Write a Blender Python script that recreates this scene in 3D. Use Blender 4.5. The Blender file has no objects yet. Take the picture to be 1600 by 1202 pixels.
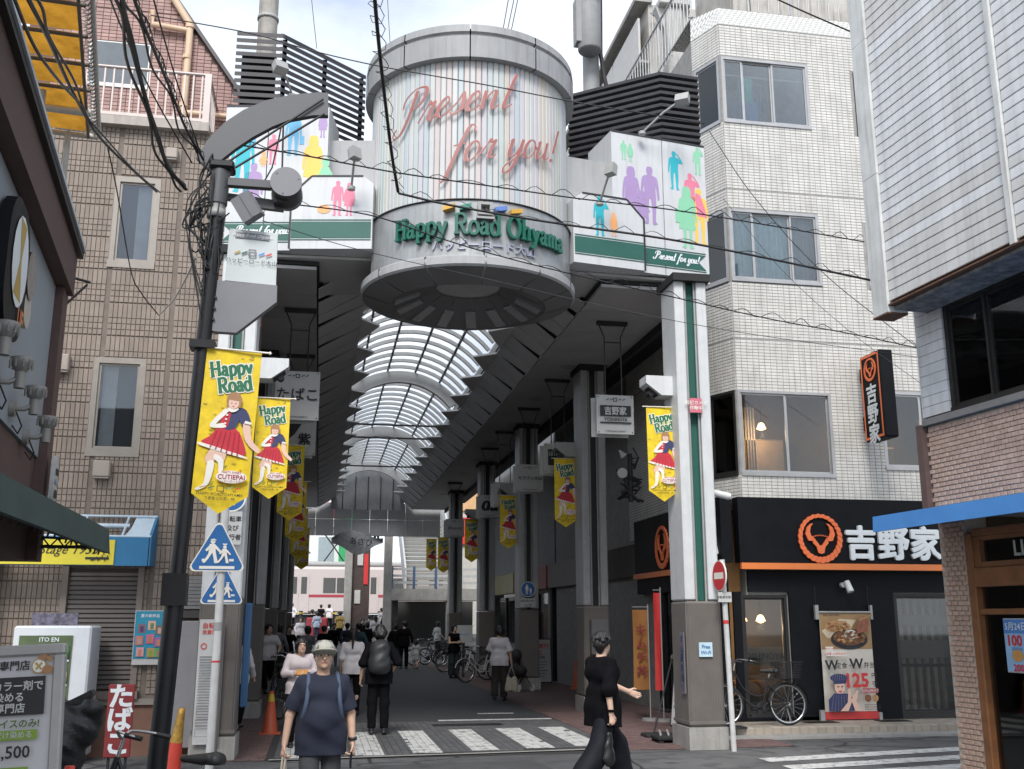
import bpy, math, random
import numpy as np
from mathutils import Vector, Matrix
random.seed(7)
rng = np.random.default_rng(5)
SC = bpy.context.scene
COL = SC.collection
rad = math.radians

# ------------------------------------------------------------------ camera
PITCH, YAW, HC, FPX = rad(12.92), rad(10.46), 1.78, 1600.0
cd = bpy.data.cameras.new('camera'); cam = bpy.data.objects.new('camera', cd); COL.objects.link(cam)
cd.sensor_fit = 'HORIZONTAL'; cd.sensor_width = 36.0; cd.lens = 36.0
cd.clip_start = 0.1; cd.clip_end = 2000
cam.location = (0, 0, HC); cam.rotation_euler = (math.pi/2 + PITCH, 0, -YAW)
SC.camera = cam
# ------------------------------------------------------------------ sky, sun, exposure
W = bpy.data.worlds.new('World'); SC.world = W; W.use_nodes = True
nt = W.node_tree; N = nt.nodes; L = nt.links; N.clear()
wo = N.new('ShaderNodeOutputWorld'); bg = N.new('ShaderNodeBackground'); L.new(bg.outputs[0], wo.inputs[0])
sky = N.new('ShaderNodeTexSky'); sky.sky_type = 'NISHITA'; sky.sun_disc = False
SUN_EL, SUN_AZ = rad(47), rad(196)            # sun high behind the camera, veiled by cloud
sky.sun_elevation = SUN_EL; sky.sun_rotation = SUN_AZ
tc = N.new('ShaderNodeTexCoord'); mp = N.new('ShaderNodeMapping'); mp.inputs['Scale'].default_value = (1, 1, 2.2)
nz = N.new('ShaderNodeTexNoise'); nz.inputs['Scale'].default_value = 2.6; nz.inputs['Detail'].default_value = 7; nz.inputs['Roughness'].default_value = .55
rp = N.new('ShaderNodeValToRGB'); rp.color_ramp.elements[0].position = .34; rp.color_ramp.elements[1].position = .62
rp.color_ramp.elements[0].color = (.35, .35, .35, 1)
mx = N.new('ShaderNodeMix'); mx.data_type = 'RGBA'
L.new(tc.outputs['Generated'], mp.inputs[0]); L.new(mp.outputs[0], nz.inputs['Vector']); L.new(nz.outputs['Fac'], rp.inputs[0])
L.new(rp.outputs[0], mx.inputs[0]); L.new(sky.outputs[0], mx.inputs[6]); mx.inputs[7].default_value = (5.7, 6.0, 6.45, 1)
L.new(mx.outputs[2], bg.inputs[0]); bg.inputs[1].default_value = .098
sd = bpy.data.lights.new('sun', 'SUN'); sd.energy = 1.5; sd.angle = rad(22); sd.color = (1, .97, .93)
sun = bpy.data.objects.new('sun', sd); COL.objects.link(sun)
_d = Vector((math.sin(SUN_AZ)*math.cos(SUN_EL), math.cos(SUN_AZ)*math.cos(SUN_EL), math.sin(SUN_EL)))
sun.rotation_euler = _d.to_track_quat('Z', 'Y').to_euler()
SC.view_settings.view_transform = 'Standard'; SC.view_settings.look = 'None'
SC.view_settings.exposure = 1.24; SC.view_settings.gamma = 1; SC.view_settings.use_curve_mapping = False
SC.cycles.max_bounces = 8; SC.cycles.transparent_max_bounces = 16; SC.cycles.use_denoising = True

# ------------------------------------------------------------------ measuring: a point of the photograph on a known plane
_F = np.array([math.sin(YAW)*math.cos(PITCH), math.cos(YAW)*math.cos(PITCH), math.sin(PITCH)])
_R = np.array([math.cos(YAW), -math.sin(YAW), 0]); _U = np.cross(_R, _F)
def _ray(u, v): return (u-800)/FPX*_R + (601-v)/FPX*_U + _F
def at(u, v, Y):
    d = _ray(u, v); return Vector((0, 0, HC)) + Vector(d*(Y/d[1]))
def atx(u, v, X):
    d = _ray(u, v); return Vector((0, 0, HC)) + Vector(d*(X/d[0]))
def gnd(u, v, z=0.0):
    d = _ray(u, v); return Vector((0, 0, HC)) + Vector(d*((z-HC)/d[2]))

# ------------------------------------------------------------------ materials
_mats = {}
def M(name, col, rough=.6, metal=0.0, var=.12, scale=6.0, bump=0.0, streak=0.0, bscale=None, spec=.5, coat=0.0):
    if name in _mats: return _mats[name]
    m = bpy.data.materials.new(name); m.use_nodes = True; t = m.node_tree; n = t.nodes; l = t.links
    b = n['Principled BSDF']; b.inputs['Roughness'].default_value = rough; b.inputs['Metallic'].default_value = metal
    b.inputs['Specular IOR Level'].default_value = spec
    if coat: b.inputs['Coat Weight'].default_value = coat
    c = (*col, 1); b.inputs['Base Color'].default_value = c
    if var or bump or streak:
        co = n.new('ShaderNodeTexCoord')
    if var:
        z = n.new('ShaderNodeTexNoise'); z.inputs['Scale'].default_value = scale; z.inputs['Detail'].default_value = 5; z.inputs['Roughness'].default_value = .62
        l.new(co.outputs['Object'], z.inputs['Vector'])
        r = n.new('ShaderNodeValToRGB'); r.color_ramp.elements[0].position = .3; r.color_ramp.elements[1].position = .7
        r.color_ramp.elements[0].color = (*[max(0, x*(1-var)) for x in col], 1); r.color_ramp.elements[1].color = (*[min(1, x*(1+var*.7)) for x in col], 1)
        l.new(z.outputs['Fac'], r.inputs[0]); out = r.outputs[0]
        if streak:
            mp = n.new('ShaderNodeMapping'); mp.inputs['Scale'].default_value = (9, 9, .7); l.new(co.outputs['Object'], mp.inputs[0])
            z2 = n.new('ShaderNodeTexNoise'); z2.inputs['Scale'].default_value = 1.6; z2.inputs['Detail'].default_value = 6; l.new(mp.outputs[0], z2.inputs['Vector'])
            r2 = n.new('ShaderNodeValToRGB'); r2.color_ramp.elements[0].position = .5; r2.color_ramp.elements[1].position = .72
            r2.color_ramp.elements[0].color = (0, 0, 0, 1); r2.color_ramp.elements[1].color = (streak, streak, streak, 1)
            l.new(z2.outputs['Fac'], r2.inputs[0])
            x = n.new('ShaderNodeMix'); x.data_type = 'RGBA'; l.new(r2.outputs[0], x.inputs[0]); l.new(out, x.inputs[6])
            x.inputs[7].default_value = (col[0]*.35, col[1]*.32, col[2]*.28, 1); out = x.outputs[2]
        l.new(out, b.inputs['Base Color'])
        rr = n.new('ShaderNodeMapRange'); rr.inputs[3].default_value = max(.05, rough-.1); rr.inputs[4].default_value = min(1, rough+.12)
        l.new(z.outputs['Fac'], rr.inputs[0]); l.new(rr.outputs[0], b.inputs['Roughness'])
    if bump:
        z3 = n.new('ShaderNodeTexNoise'); z3.inputs['Scale'].default_value = bscale or scale*8; z3.inputs['Detail'].default_value = 4
        l.new(co.outputs['Object'], z3.inputs['Vector'])
        bp = n.new('ShaderNodeBump'); bp.inputs['Strength'].default_value = bump; bp.inputs['Distance'].default_value = .02
        l.new(z3.outputs['Fac'], bp.inputs['Height']); l.new(bp.outputs[0], b.inputs['Normal'])
    _mats[name] = m; return m
def glow(name, col, s):
    if name in _mats: return _mats[name]
    m = bpy.data.materials.new(name); m.use_nodes = True; b = m.node_tree.nodes['Principled BSDF']
    b.inputs['Base Color'].default_value = (*col, 1); b.inputs['Emission Color'].default_value = (*col, 1); b.inputs['Emission Strength'].default_value = s
    _mats[name] = m; return m
def glass(name, tint=(.75, .8, .82), trans=.55, rough=.03):
    if name in _mats: return _mats[name]
    m = bpy.data.materials.new(name); m.use_nodes = True; t = m.node_tree; n = t.nodes; l = t.links
    n.remove(n['Principled BSDF']); o = n['Material Output']
    g = n.new('ShaderNodeBsdfGlossy'); g.inputs['Roughness'].default_value = rough; g.inputs['Color'].default_value = (.9, .93, .95, 1)
    tr = n.new('ShaderNodeBsdfTransparent'); tr.inputs['Color'].default_value = (*[c*trans+.0 for c in tint], 1)
    fr = n.new('ShaderNodeFresnel'); fr.inputs['IOR'].default_value = 1.55
    mr = n.new('ShaderNodeMath'); mr.operation = 'MULTIPLY_ADD'; mr.inputs[1].default_value = 1.1; mr.inputs[2].default_value = .012
    l.new(fr.outputs[0], mr.inputs[0])
    mx = n.new('ShaderNodeMixShader'); l.new(mr.outputs[0], mx.inputs[0]); l.new(tr.outputs[0], mx.inputs[1]); l.new(g.outputs[0], mx.inputs[2]); l.new(mx.outputs[0], o.inputs[0])
    _mats[name] = m; return m
def milky(name, col, transp=.35, mottle=0.0):
    if name in _mats: return _mats[name]
    m = bpy.data.materials.new(name); m.use_nodes = True; t = m.node_tree; n = t.nodes; l = t.links
    n.remove(n['Principled BSDF']); o = n['Material Output']
    a = n.new('ShaderNodeBsdfTranslucent'); a.inputs[0].default_value = (*col, 1)
    d = n.new('ShaderNodeBsdfTransparent'); d.inputs[0].default_value = (*col, 1)
    if mottle:                                   # sun-faded, dirty sheet
        co = n.new('ShaderNodeTexCoord'); z = n.new('ShaderNodeTexNoise'); z.inputs['Scale'].default_value = 3.5; z.inputs['Detail'].default_value = 8; z.inputs['Roughness'].default_value = .7; l.new(co.outputs['Object'], z.inputs['Vector'])
        r = n.new('ShaderNodeValToRGB'); r.color_ramp.elements[0].position = .35; r.color_ramp.elements[1].position = .65; r.color_ramp.elements[0].color = (*[q*(1-mottle) for q in col], 1); r.color_ramp.elements[1].color = (*col, 1); l.new(z.outputs['Fac'], r.inputs[0]); l.new(r.outputs[0], a.inputs[0]); l.new(r.outputs[0], d.inputs[0])
    x = n.new('ShaderNodeMixShader'); x.inputs[0].default_value = transp; l.new(a.outputs[0], x.inputs[1]); l.new(d.outputs[0], x.inputs[2]); l.new(x.outputs[0], o.inputs[0])
    _mats[name] = m; return m

# ------------------------------------------------------------------ object helpers
def rloc(o):
    v = Vector((0, 0, 0))
    while o is not None: v += Vector(o.location); o = o.parent
    return v
def tag(o, label=None, cat=None, group=None, kind=None):
    if label: o['label'] = label
    if cat: o['category'] = cat
    if group: o['group'] = group
    if kind: o['kind'] = kind
    return o
def thing(name, label, cat, loc=(0, 0, 0), group=None):
    o = bpy.data.objects.new(name, None); COL.objects.link(o); o.location = loc
    o.empty_display_size = .2
    return tag(o, label, cat, group)
PLACE = []
def lthing(name, label, cat, pos=(0, 0, 0), group=None):   # built round its own origin, set down at pos at the end
    o = thing(name, label, cat, (0, 0, 0), group); PLACE.append((o, Vector(pos))); return o
def link(name, me, parent=None, loc=(0, 0, 0), rot=None):
    o = bpy.data.objects.new(name, me); COL.objects.link(o)
    if parent is not None: o.parent = parent
    o.location = loc
    if rot is not None: o.rotation_euler = rot
    return o
def copy_tree(o, parent=None):
    c = o.copy(); COL.objects.link(c)
    if parent is not None: c.parent = parent
    for ch in list(o.children): copy_tree(ch, c)
    return c

class MB:
    def __init__(s): s.v = []; s.f = []; s.m = []; s.sm = []; s.n = 0
    def add(s, vs, fs, mi=0, smooth=False):
        b = s.n; s.v.extend([tuple(p) for p in vs]); s.n += len(vs)
        for f in fs: s.f.append(tuple(b+i for i in f)); s.m.append(mi); s.sm.append(smooth)
        return s
    def box(s, a, b, mi=0, R=None, c=None):
        x0, y0, z0 = a; x1, y1, z1 = b
        vs = [(x0,y0,z0),(x1,y0,z0),(x1,y1,z0),(x0,y1,z0),(x0,y0,z1),(x1,y0,z1),(x1,y1,z1),(x0,y1,z1)]
        if R is not None:
            c = Vector(c if c is not None else (0, 0, 0)); vs = [c + R @ (Vector(p)-c) for p in vs]
        return s.add(vs, [(0,3,2,1),(4,5,6,7),(0,1,5,4),(1,2,6,5),(2,3,7,6),(3,0,4,7)], mi)
    def cbox(s, c, d, mi=0, R=None):
        c = Vector(c); h = Vector(d)*.5
        return s.box(c-h, c+h, mi, R, c)
    def cham(s, a, b, ch, mi=0):                # box with chamfered edges
        x0,y0,z0 = a; x1,y1,z1 = b; c = min(ch, (x1-x0)*.45, (y1-y0)*.45, (z1-z0)*.45)
        vs = []; ids = {}
        for ix in (0, 1):
            for iy in (0, 1):
                for iz in (0, 1):
                    X = (x0, x1)[ix]; Y = (y0, y1)[iy]; Z = (z0, z1)[iz]; sx, sy, sz = 1-2*ix, 1-2*iy, 1-2*iz
                    for ax, p in enumerate(((X, Y+sy*c, Z+sz*c), (X+sx*c, Y, Z+sz*c), (X+sx*c, Y+sy*c, Z))):
                        ids[ix, iy, iz, ax] = len(vs); vs.append(p)
        fs = []
        for ax in range(3):
            o = [i for i in range(3) if i != ax]
            for e in (0, 1):
                q = []
                for (p, r) in ((0,0),(1,0),(1,1),(0,1)):
                    k = [0,0,0]; k[ax] = e; k[o[0]] = p; k[o[1]] = r; q.append(ids[(*k, ax)])
                fs.append(tuple(q if (e == 1) != (ax == 1) else q[::-1]))
        for ax in range(3):                     # edges parallel to ax
            o = [i for i in range(3) if i != ax]
            for p in (0, 1):
                for r in (0, 1):
                    k0 = [0,0,0]; k0[o[0]] = p; k0[o[1]] = r; k1 = list(k0); k1[ax] = 1
                    q = [ids[(*k0, o[0])], ids[(*k1, o[0])], ids[(*k1, o[1])], ids[(*k0, o[1])]]
                    fs.append(tuple(q))
        for k in [(i,j,l) for i in (0,1) for j in (0,1) for l in (0,1)]:
            fs.append((ids[(*k,0)], ids[(*k,1)], ids[(*k,2)]))
        return s.add(vs, fs, mi)
    def quad(s, a, b, c, d, mi=0): return s.add([a, b, c, d], [(0, 1, 2, 3)], mi)
    def poly(s, pts, mi=0): return s.add(pts, [tuple(range(len(pts)))], mi)
    def cyl(s, p0, p1, r0, r1=None, n=12, mi=0, cap=True, smooth=True):
        p0 = Vector(p0); p1 = Vector(p1); r1 = r0 if r1 is None else r1
        d = (p1-p0); q = d.to_track_quat('Z', 'Y') if d.length > 1e-9 else Matrix.Identity(3).to_quaternion()
        vs = []
        for p, r in ((p0, r0), (p1, r1)):
            for i in range(n):
                a = 2*math.pi*i/n; vs.append(p + q @ Vector((math.cos(a)*r, math.sin(a)*r, 0)))
        s.add(vs, [(i, (i+1) % n, n+(i+1) % n, n+i) for i in range(n)], mi, smooth)
        if cap:
            s.add(vs[:n], [tuple(range(n-1, -1, -1))], mi); s.add(vs[n:], [tuple(range(n))], mi)
        return s
    def tube(s, pts, r, n=6, mi=0, cap=True):
        P = [Vector(p) for p in pts]; vs = []; k = len(P); up = Vector((0, 0, 1))
        prev = None
        for i, p in enumerate(P):
            t = (P[min(i+1, k-1)] - P[max(i-1, 0)]); t = t.normalized() if t.length > 1e-9 else Vector((0, 0, 1))
            if prev is None:
                u = t.orthogonal().normalized()
            else:
                u = (prev - t*prev.dot(t)); u = u.normalized() if u.length > 1e-6 else t.orthogonal().normalized()
            prev = u; w = t.cross(u); rr = r[i] if isinstance(r, (list, tuple)) else r
            for j in range(n):
                a = 2*math.pi*j/n; vs.append(p + u*(math.cos(a)*rr) + w*(math.sin(a)*rr))
        fs = [(i*n+j, i*n+(j+1) % n, (i+1)*n+(j+1) % n, (i+1)*n+j) for i in range(k-1) for j in range(n)]
        s.add(vs, fs, mi, True)
        if cap: s.add(vs[:n], [tuple(range(n-1, -1, -1))], mi); s.add(vs[-n:], [tuple(range(n))], mi)
        return s
    def prism(s, pts, d, mi=0, mside=None):      # planar polygon pts extruded by vector d
        d = Vector(d); P = [Vector(p) for p in pts]; Q = [p+d for p in P]; n = len(P)
        s.add(P, [tuple(range(n-1, -1, -1))], mi); s.add(Q, [tuple(range(n))], mi)
        s.add(P+Q, [(i, (i+1) % n, n+(i+1) % n, n+i) for i in range(n)], mi if mside is None else mside)
        return s
    def lathe(s, prof, c=(0, 0, 0), n=24, mi=0, smooth=True, a0=0, a1=2*math.pi):
        c = Vector(c); vs = []; k = len(prof); full = abs(a1-a0-2*math.pi) < 1e-6; nn = n if full else n+1
        for i in range(nn):
            a = a0+(a1-a0)*i/n
            for (r, z) in prof: vs.append(c + Vector((math.cos(a)*r, math.sin(a)*r, z)))
        fs = []
        for i in range(n):
            j = (i+1) % nn
            for h in range(k-1): fs.append((i*k+h, j*k+h, j*k+h+1, i*k+h+1))
        return s.add(vs, fs, mi, smooth)
    def mesh(s, mats, off=None, name='mesh'):
        me = bpy.data.meshes.new(name); vs = s.v
        if off is not None and Vector(off).length > 1e-9:
            ox, oy, oz = off; vs = [(x-ox, y-oy, z-oz) for x, y, z in vs]
        me.from_pydata(vs, [], s.f)
        if not isinstance(mats, (list, tuple)): mats = [mats]
        for m in mats: me.materials.append(m)
        me.polygons.foreach_set('material_index', s.m); me.polygons.foreach_set('use_smooth', s.sm)
        me.update(); return me
    def build(s, name, mats, parent=None):       # one mesh object; with a parent the vertices become local to it
        return link(name, s.mesh(mats, rloc(parent) if parent is not None else None, name), parent)
    def solo(s, name, mats, label, cat, group=None, kind=None):   # one-mesh thing with its origin at its own base
        a = np.array(s.v); c = (a.min(0)+a.max(0))/2; c[2] = a[:, 2].min(); off = Vector(c)
        o = link(name, s.mesh(mats, off, name), None, off); return tag(o, label, cat, group, kind)
def bxs(parent, name, mat, lst, ch=0.0):       # one part per box
    for a, b in lst:
        m = MB(); (m.cham(a, b, ch) if ch else m.box(a, b)); m.build(name, mat, parent)
def struct(name, mb, mats): 
    o = mb.build(name, mats); o['kind'] = 'structure'; return o

def pieces(parent, name, items, mats, limit=300, pick=None):
    """items: (centre, size, matindex, rotation Euler or None). Biggest-in-view become parts, the rest one 'stuff' part."""
    if not isinstance(mats, (list, tuple)): mats = [mats]
    off = rloc(parent) if parent is not None else Vector((0, 0, 0))
    eye = Vector((0, 0, HC))
    def score(it):
        c = Vector(it[0]); d = (c-eye).length
        dims = sorted(it[1]); return dims[2]*dims[1]/(d*d)
    order = sorted(items, key=score, reverse=True)
    cache = {}
    for it in order[:limit]:
        c, d, mi, r = it
        key = (round(d[0], 3), round(d[1], 3), round(d[2], 3), mi)
        if key not in cache:
            ch = min(d)*.18
            mb = MB().cham((-d[0]/2, -d[1]/2, -d[2]/2), (d[0]/2, d[1]/2, d[2]/2), ch)
            cache[key] = mb.mesh(mats[mi], None, name)
        o = link(name, cache[key], parent, Vector(c)-off, r)
    if len(order) > limit:
        mb = MB()
        for c, d, mi, r in order[limit:]:
            mb.cbox(c, d, mi, r.to_matrix() if r is not None else None)
        o = mb.build(name+'s', mats, parent); o['kind'] = 'stuff'

# ------------------------------------------------------------------ lettering
_tc = {}
def text_mesh(txt, mat, size=1.0, bold=0.0, ext=0.0, align='CENTER', shear=0.0, space=1.0):
    key = (txt, mat.name, size, bold, ext, align, shear, space)
    if key in _tc: return _tc[key]
    cu = bpy.data.curves.new('lettering', 'FONT'); cu.body = txt; cu.size = size; cu.offset = bold*size; cu.extrude = ext
    cu.align_x = align; cu.align_y = 'CENTER'; cu.shear = shear; cu.resolution_u = 2; cu.space_character = space
    ob = bpy.data.objects.new('lettering', cu); COL.objects.link(ob)
    bpy.context.view_layer.update()
    me = bpy.data.meshes.new_from_object(ob.evaluated_get(bpy.context.evaluated_depsgraph_get())); me.name = 'lettering'
    bpy.data.objects.remove(ob); bpy.data.curves.remove(cu)
    me.materials.clear(); me.materials.append(mat)
    _tc[key] = me; return me
def fat(me, d, n=4, dz=.0005):
    """heavier strokes: the lettering laid over itself n times, each a little aside and a little higher"""
    m = MB()
    for k in range(n+1):
        a = 2*math.pi*k/n+.4; ox, oy = (0, 0) if k == n else (d*math.cos(a), d*math.sin(a))
        m.add([(v.co.x+ox, v.co.y+oy, v.co.z+dz*(k+1)) for v in me.vertices], [tuple(p.vertices) for p in me.polygons])
    return m.mesh(me.materials[0], None, 'lettering')
def frame_mat(o, ex, ey):
    """matrix placing local x,y (print plane) along ex, ey with origin o"""
    ex = Vector(ex).normalized(); ey = Vector(ey); ey = (ey-ex*ey.dot(ex)).normalized(); ez = ex.cross(ey)
    return Matrix(((ex.x, ey.x, ez.x, o[0]), (ex.y, ey.y, ez.y, o[1]), (ex.z, ey.z, ez.z, o[2]), (0, 0, 0, 1)))
def putm(me, mtx, parent=None, name='lettering'):
    """a flat print mesh baked into its place"""
    me2 = me.copy(); off = rloc(parent) if parent is not None else Vector((0, 0, 0))
    me2.transform(Matrix.Translation(-off) @ mtx); return link(name, me2, parent)
def stroke_pts(ctrl, closed=False, seg=7):
    P = [np.array(p, float) for p in ctrl]; out = []
    n = len(P)
    rngi = range(n if closed else n-1)
    for i in rngi:
        p1 = P[i]; p2 = P[(i+1) % n]
        p0 = P[i-1] if (closed or i > 0) else 2*p1-p2
        p3 = P[(i+2) % n] if (closed or i+2 < n) else 2*p2-p1
        k = 1 if n == 2 else seg
        for t in np.arange(k)/k:
            out.append(.5*((2*p1)+(-p0+p2)*t+(2*p0-5*p1+4*p2-p3)*t*t+(-p0+3*p1-3*p2+p3)*t**3))
    if closed: out.append(out[0].copy())
    else: out.append(P[-1])
    return np.array(out)
def ell(cx, cy, rx, ry, n=10): return [(cx+rx*math.cos(2*math.pi*i/n), cy+ry*math.sin(2*math.pi*i/n)) for i in range(n)]
SERIF = {
 'H': (1.0, [[(.2,0),(.2,1)],[(.8,0),(.8,1)],[(.2,.52),(.8,.52)],[(.04,.04),(.38,.04)],[(.04,.96),(.38,.96)],[(.62,.04),(.96,.04)],[(.62,.96),(.96,.96)]]),
 'a': (.68, [[(.1,.47),(.28,.62),(.46,.5),(.46,.12),(.52,.02),(.64,.07)],[(.46,.36),(.22,.32),(.1,.17),(.2,.02),(.36,.06),(.46,.17)]]),
 'p': (.74, [[(.16,.6),(.16,-.3)],[(.02,-.27),(.32,-.27)],[(.0,.57),(.16,.57)],[(.16,.48),(.36,.62),(.6,.5),(.63,.28),(.5,.05),(.32,.0),(.16,.1)]]),
 'y': (.7, [[(.1,.6),(.34,.06)],[(.6,.6),(.36,.05),(.24,-.22),(.1,-.3),(.03,-.22)],[(.0,.57),(.24,.57)],[(.46,.57),(.7,.57)]]),
 'R': (.98, [[(.2,0),(.2,1)],[(.04,.04),(.38,.04)],[(.04,.96),(.22,.96)],[(.2,.95),(.55,.97),(.75,.83),(.72,.6),(.5,.5),(.22,.5)],[(.46,.5),(.7,.12),(.84,.03),(.98,.07)]]),
 'o': (.7, [('c', ell(.34,.3,.27,.31))]),
 'd': (.78, [('c', ell(.33,.3,.25,.31)),[(.6,1.0),(.6,.0)],[(.6,.04),(.76,.04)],[(.44,.96),(.6,.96)]]),
 'O': (1.02, [('c', ell(.5,.5,.4,.5))]),
 'h': (.78, [[(.18,1),(.18,0)],[(.03,.04),(.33,.04)],[(.03,.96),(.18,.96)],[(.18,.42),(.36,.62),(.56,.5),(.58,.0)],[(.44,.04),(.74,.04)]]),
 'm': (1.12, [[(.18,.6),(.18,0)],[(.03,.04),(.32,.04)],[(.03,.57),(.18,.57)],[(.18,.42),(.34,.62),(.5,.5),(.52,.0)],[(.52,.42),(.7,.62),(.86,.5),(.88,.0)],[(.4,.04),(.64,.04)],[(.76,.04),(1.04,.04)]]),
 ' ': (.4, [])}
SCRIPT = {
 'P': (.74, [[(.4,1.0),(.34,.4),(.22,.02),(.02,-.06),(-.1,.08),(.0,.2)],[(.06,.66),(.08,.9),(.34,1.06),(.64,1.0),(.7,.76),(.54,.54),(.34,.5)]]),
 'r': (.42, [[(-.02,.05),(.12,.4),(.16,.54),(.22,.46),(.3,.5),(.27,.3),(.26,.08),(.34,0),(.44,.1)]]),
 'e': (.38, [[(-.04,.1),(.16,.24),(.28,.4),(.2,.53),(.07,.38),(.06,.12),(.18,.0),(.38,.12)]]),
 's': (.38, [[(-.04,.06),(.14,.32),(.22,.56),(.29,.3),(.28,.08),(.14,-.02),(.04,.06)],[(.2,.0),(.38,.1)]]),
 'n': (.5, [[(.04,.52),(.06,.0)],[(.06,.18),(.2,.48),(.31,.46),(.31,.1),(.38,.0),(.5,.12)]]),
 't': (.34, [[(.2,1.0),(.12,.14),(.18,.0),(.34,.12)],[(.0,.56),(.32,.58)]]),
 'f': (.4, [[(.44,.84),(.42,.98),(.3,1.0),(.22,.7),(.14,.1),(.08,-.36),(-.02,-.46)],[(.02,.5),(.36,.52)]]),
 'o': (.4, [('c', ell(.18,.26,.15,.27)),[(.3,.36),(.42,.3)]]),
 'y': (.46, [[(.0,.46),(.06,.5),(.06,.14),(.14,.0),(.28,.16),(.36,.52)],[(.36,.52),(.33,.02),(.24,-.36),(.08,-.44),(.04,-.28),(.2,-.1),(.48,.12)]]),
 'u': (.5, [[(.0,.46),(.06,.5),(.06,.12),(.14,.0),(.28,.16),(.33,.5)],[(.33,.52),(.33,.12),(.38,.0),(.5,.12)]]),
 '!': (.3, [[(.2,1.0),(.14,.26)],('c', ell(.13,.03,.03,.03,6))]),
 ' ': (.3, [])}
def stroke_text(txt, font, size, thick, thin, shear=0.0, depth=0.0, center=True, grow=0.0, rise=None):
    """ribbon lettering drawn with a broad pen in the xy plane; returns (MB, width)"""
    mb = MB(); x = 0; k = 0
    wid = sum(font[c][0] for c in txt)*size; x0 = -wid/2 if center else 0
    for c in txt:
        adv, strokes = font[c]
        for st in strokes:
            closed = isinstance(st, tuple) and st[0] == 'c'
            P = stroke_pts(st[1] if closed else st, closed)
            P = P*size
            T = np.gradient(P, axis=0)
            if closed: T[0] = T[-1] = P[1]-P[-2]
            T /= np.maximum(np.linalg.norm(T, axis=1, keepdims=True), 1e-9)
            a = np.abs(T[:, 1])
            if font is SCRIPT: a = np.clip(-np.sign(np.sum(T[:, 1]))*0 + a, 0, 1)*(.35+.65*(T[:, 1] < 0.1))
            w = (thin+(thick-thin)*a**1.3)*size*.5 + grow
            nrm = np.stack([-T[:, 1], T[:, 0]], 1)
            if not closed and grow: P[0] -= T[0]*grow; P[-1] += T[-1]*grow
            A = P+nrm*w[:, None]; B = P-nrm*w[:, None]
            k += 1; z = .0006*(k % 9)
            def tr(q, zz):
                xx = q[0]+x+shear*q[1]+x0; yy = q[1]
                if rise: yy += rise(xx, wid)
                return (xx, yy, zz)
            n = len(P)
            top = [tr(q, z+depth) for q in A]+[tr(q, z+depth) for q in B]
            fs = [(i+n, i+1+n, i+1, i) for i in range(n-1)]
            mb.add(top, fs)
            if depth:
                bot = [tr(q, 0) for q in A]+[tr(q, 0) for q in B]
                m = 2*n; allv = top+bot
                fs = [(i, i+1, m+i+1, m+i) for i in range(n-1)]+[(n+i+1, n+i, m+n+i, m+n+i+1) for i in range(n-1)]
                fs += [(0, m, m+n, n), (n-1, 2*n-1, m+2*n-1, m+n-1)]
                mb.add(allv, fs)
        x += adv*size
    return mb, wid
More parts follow.
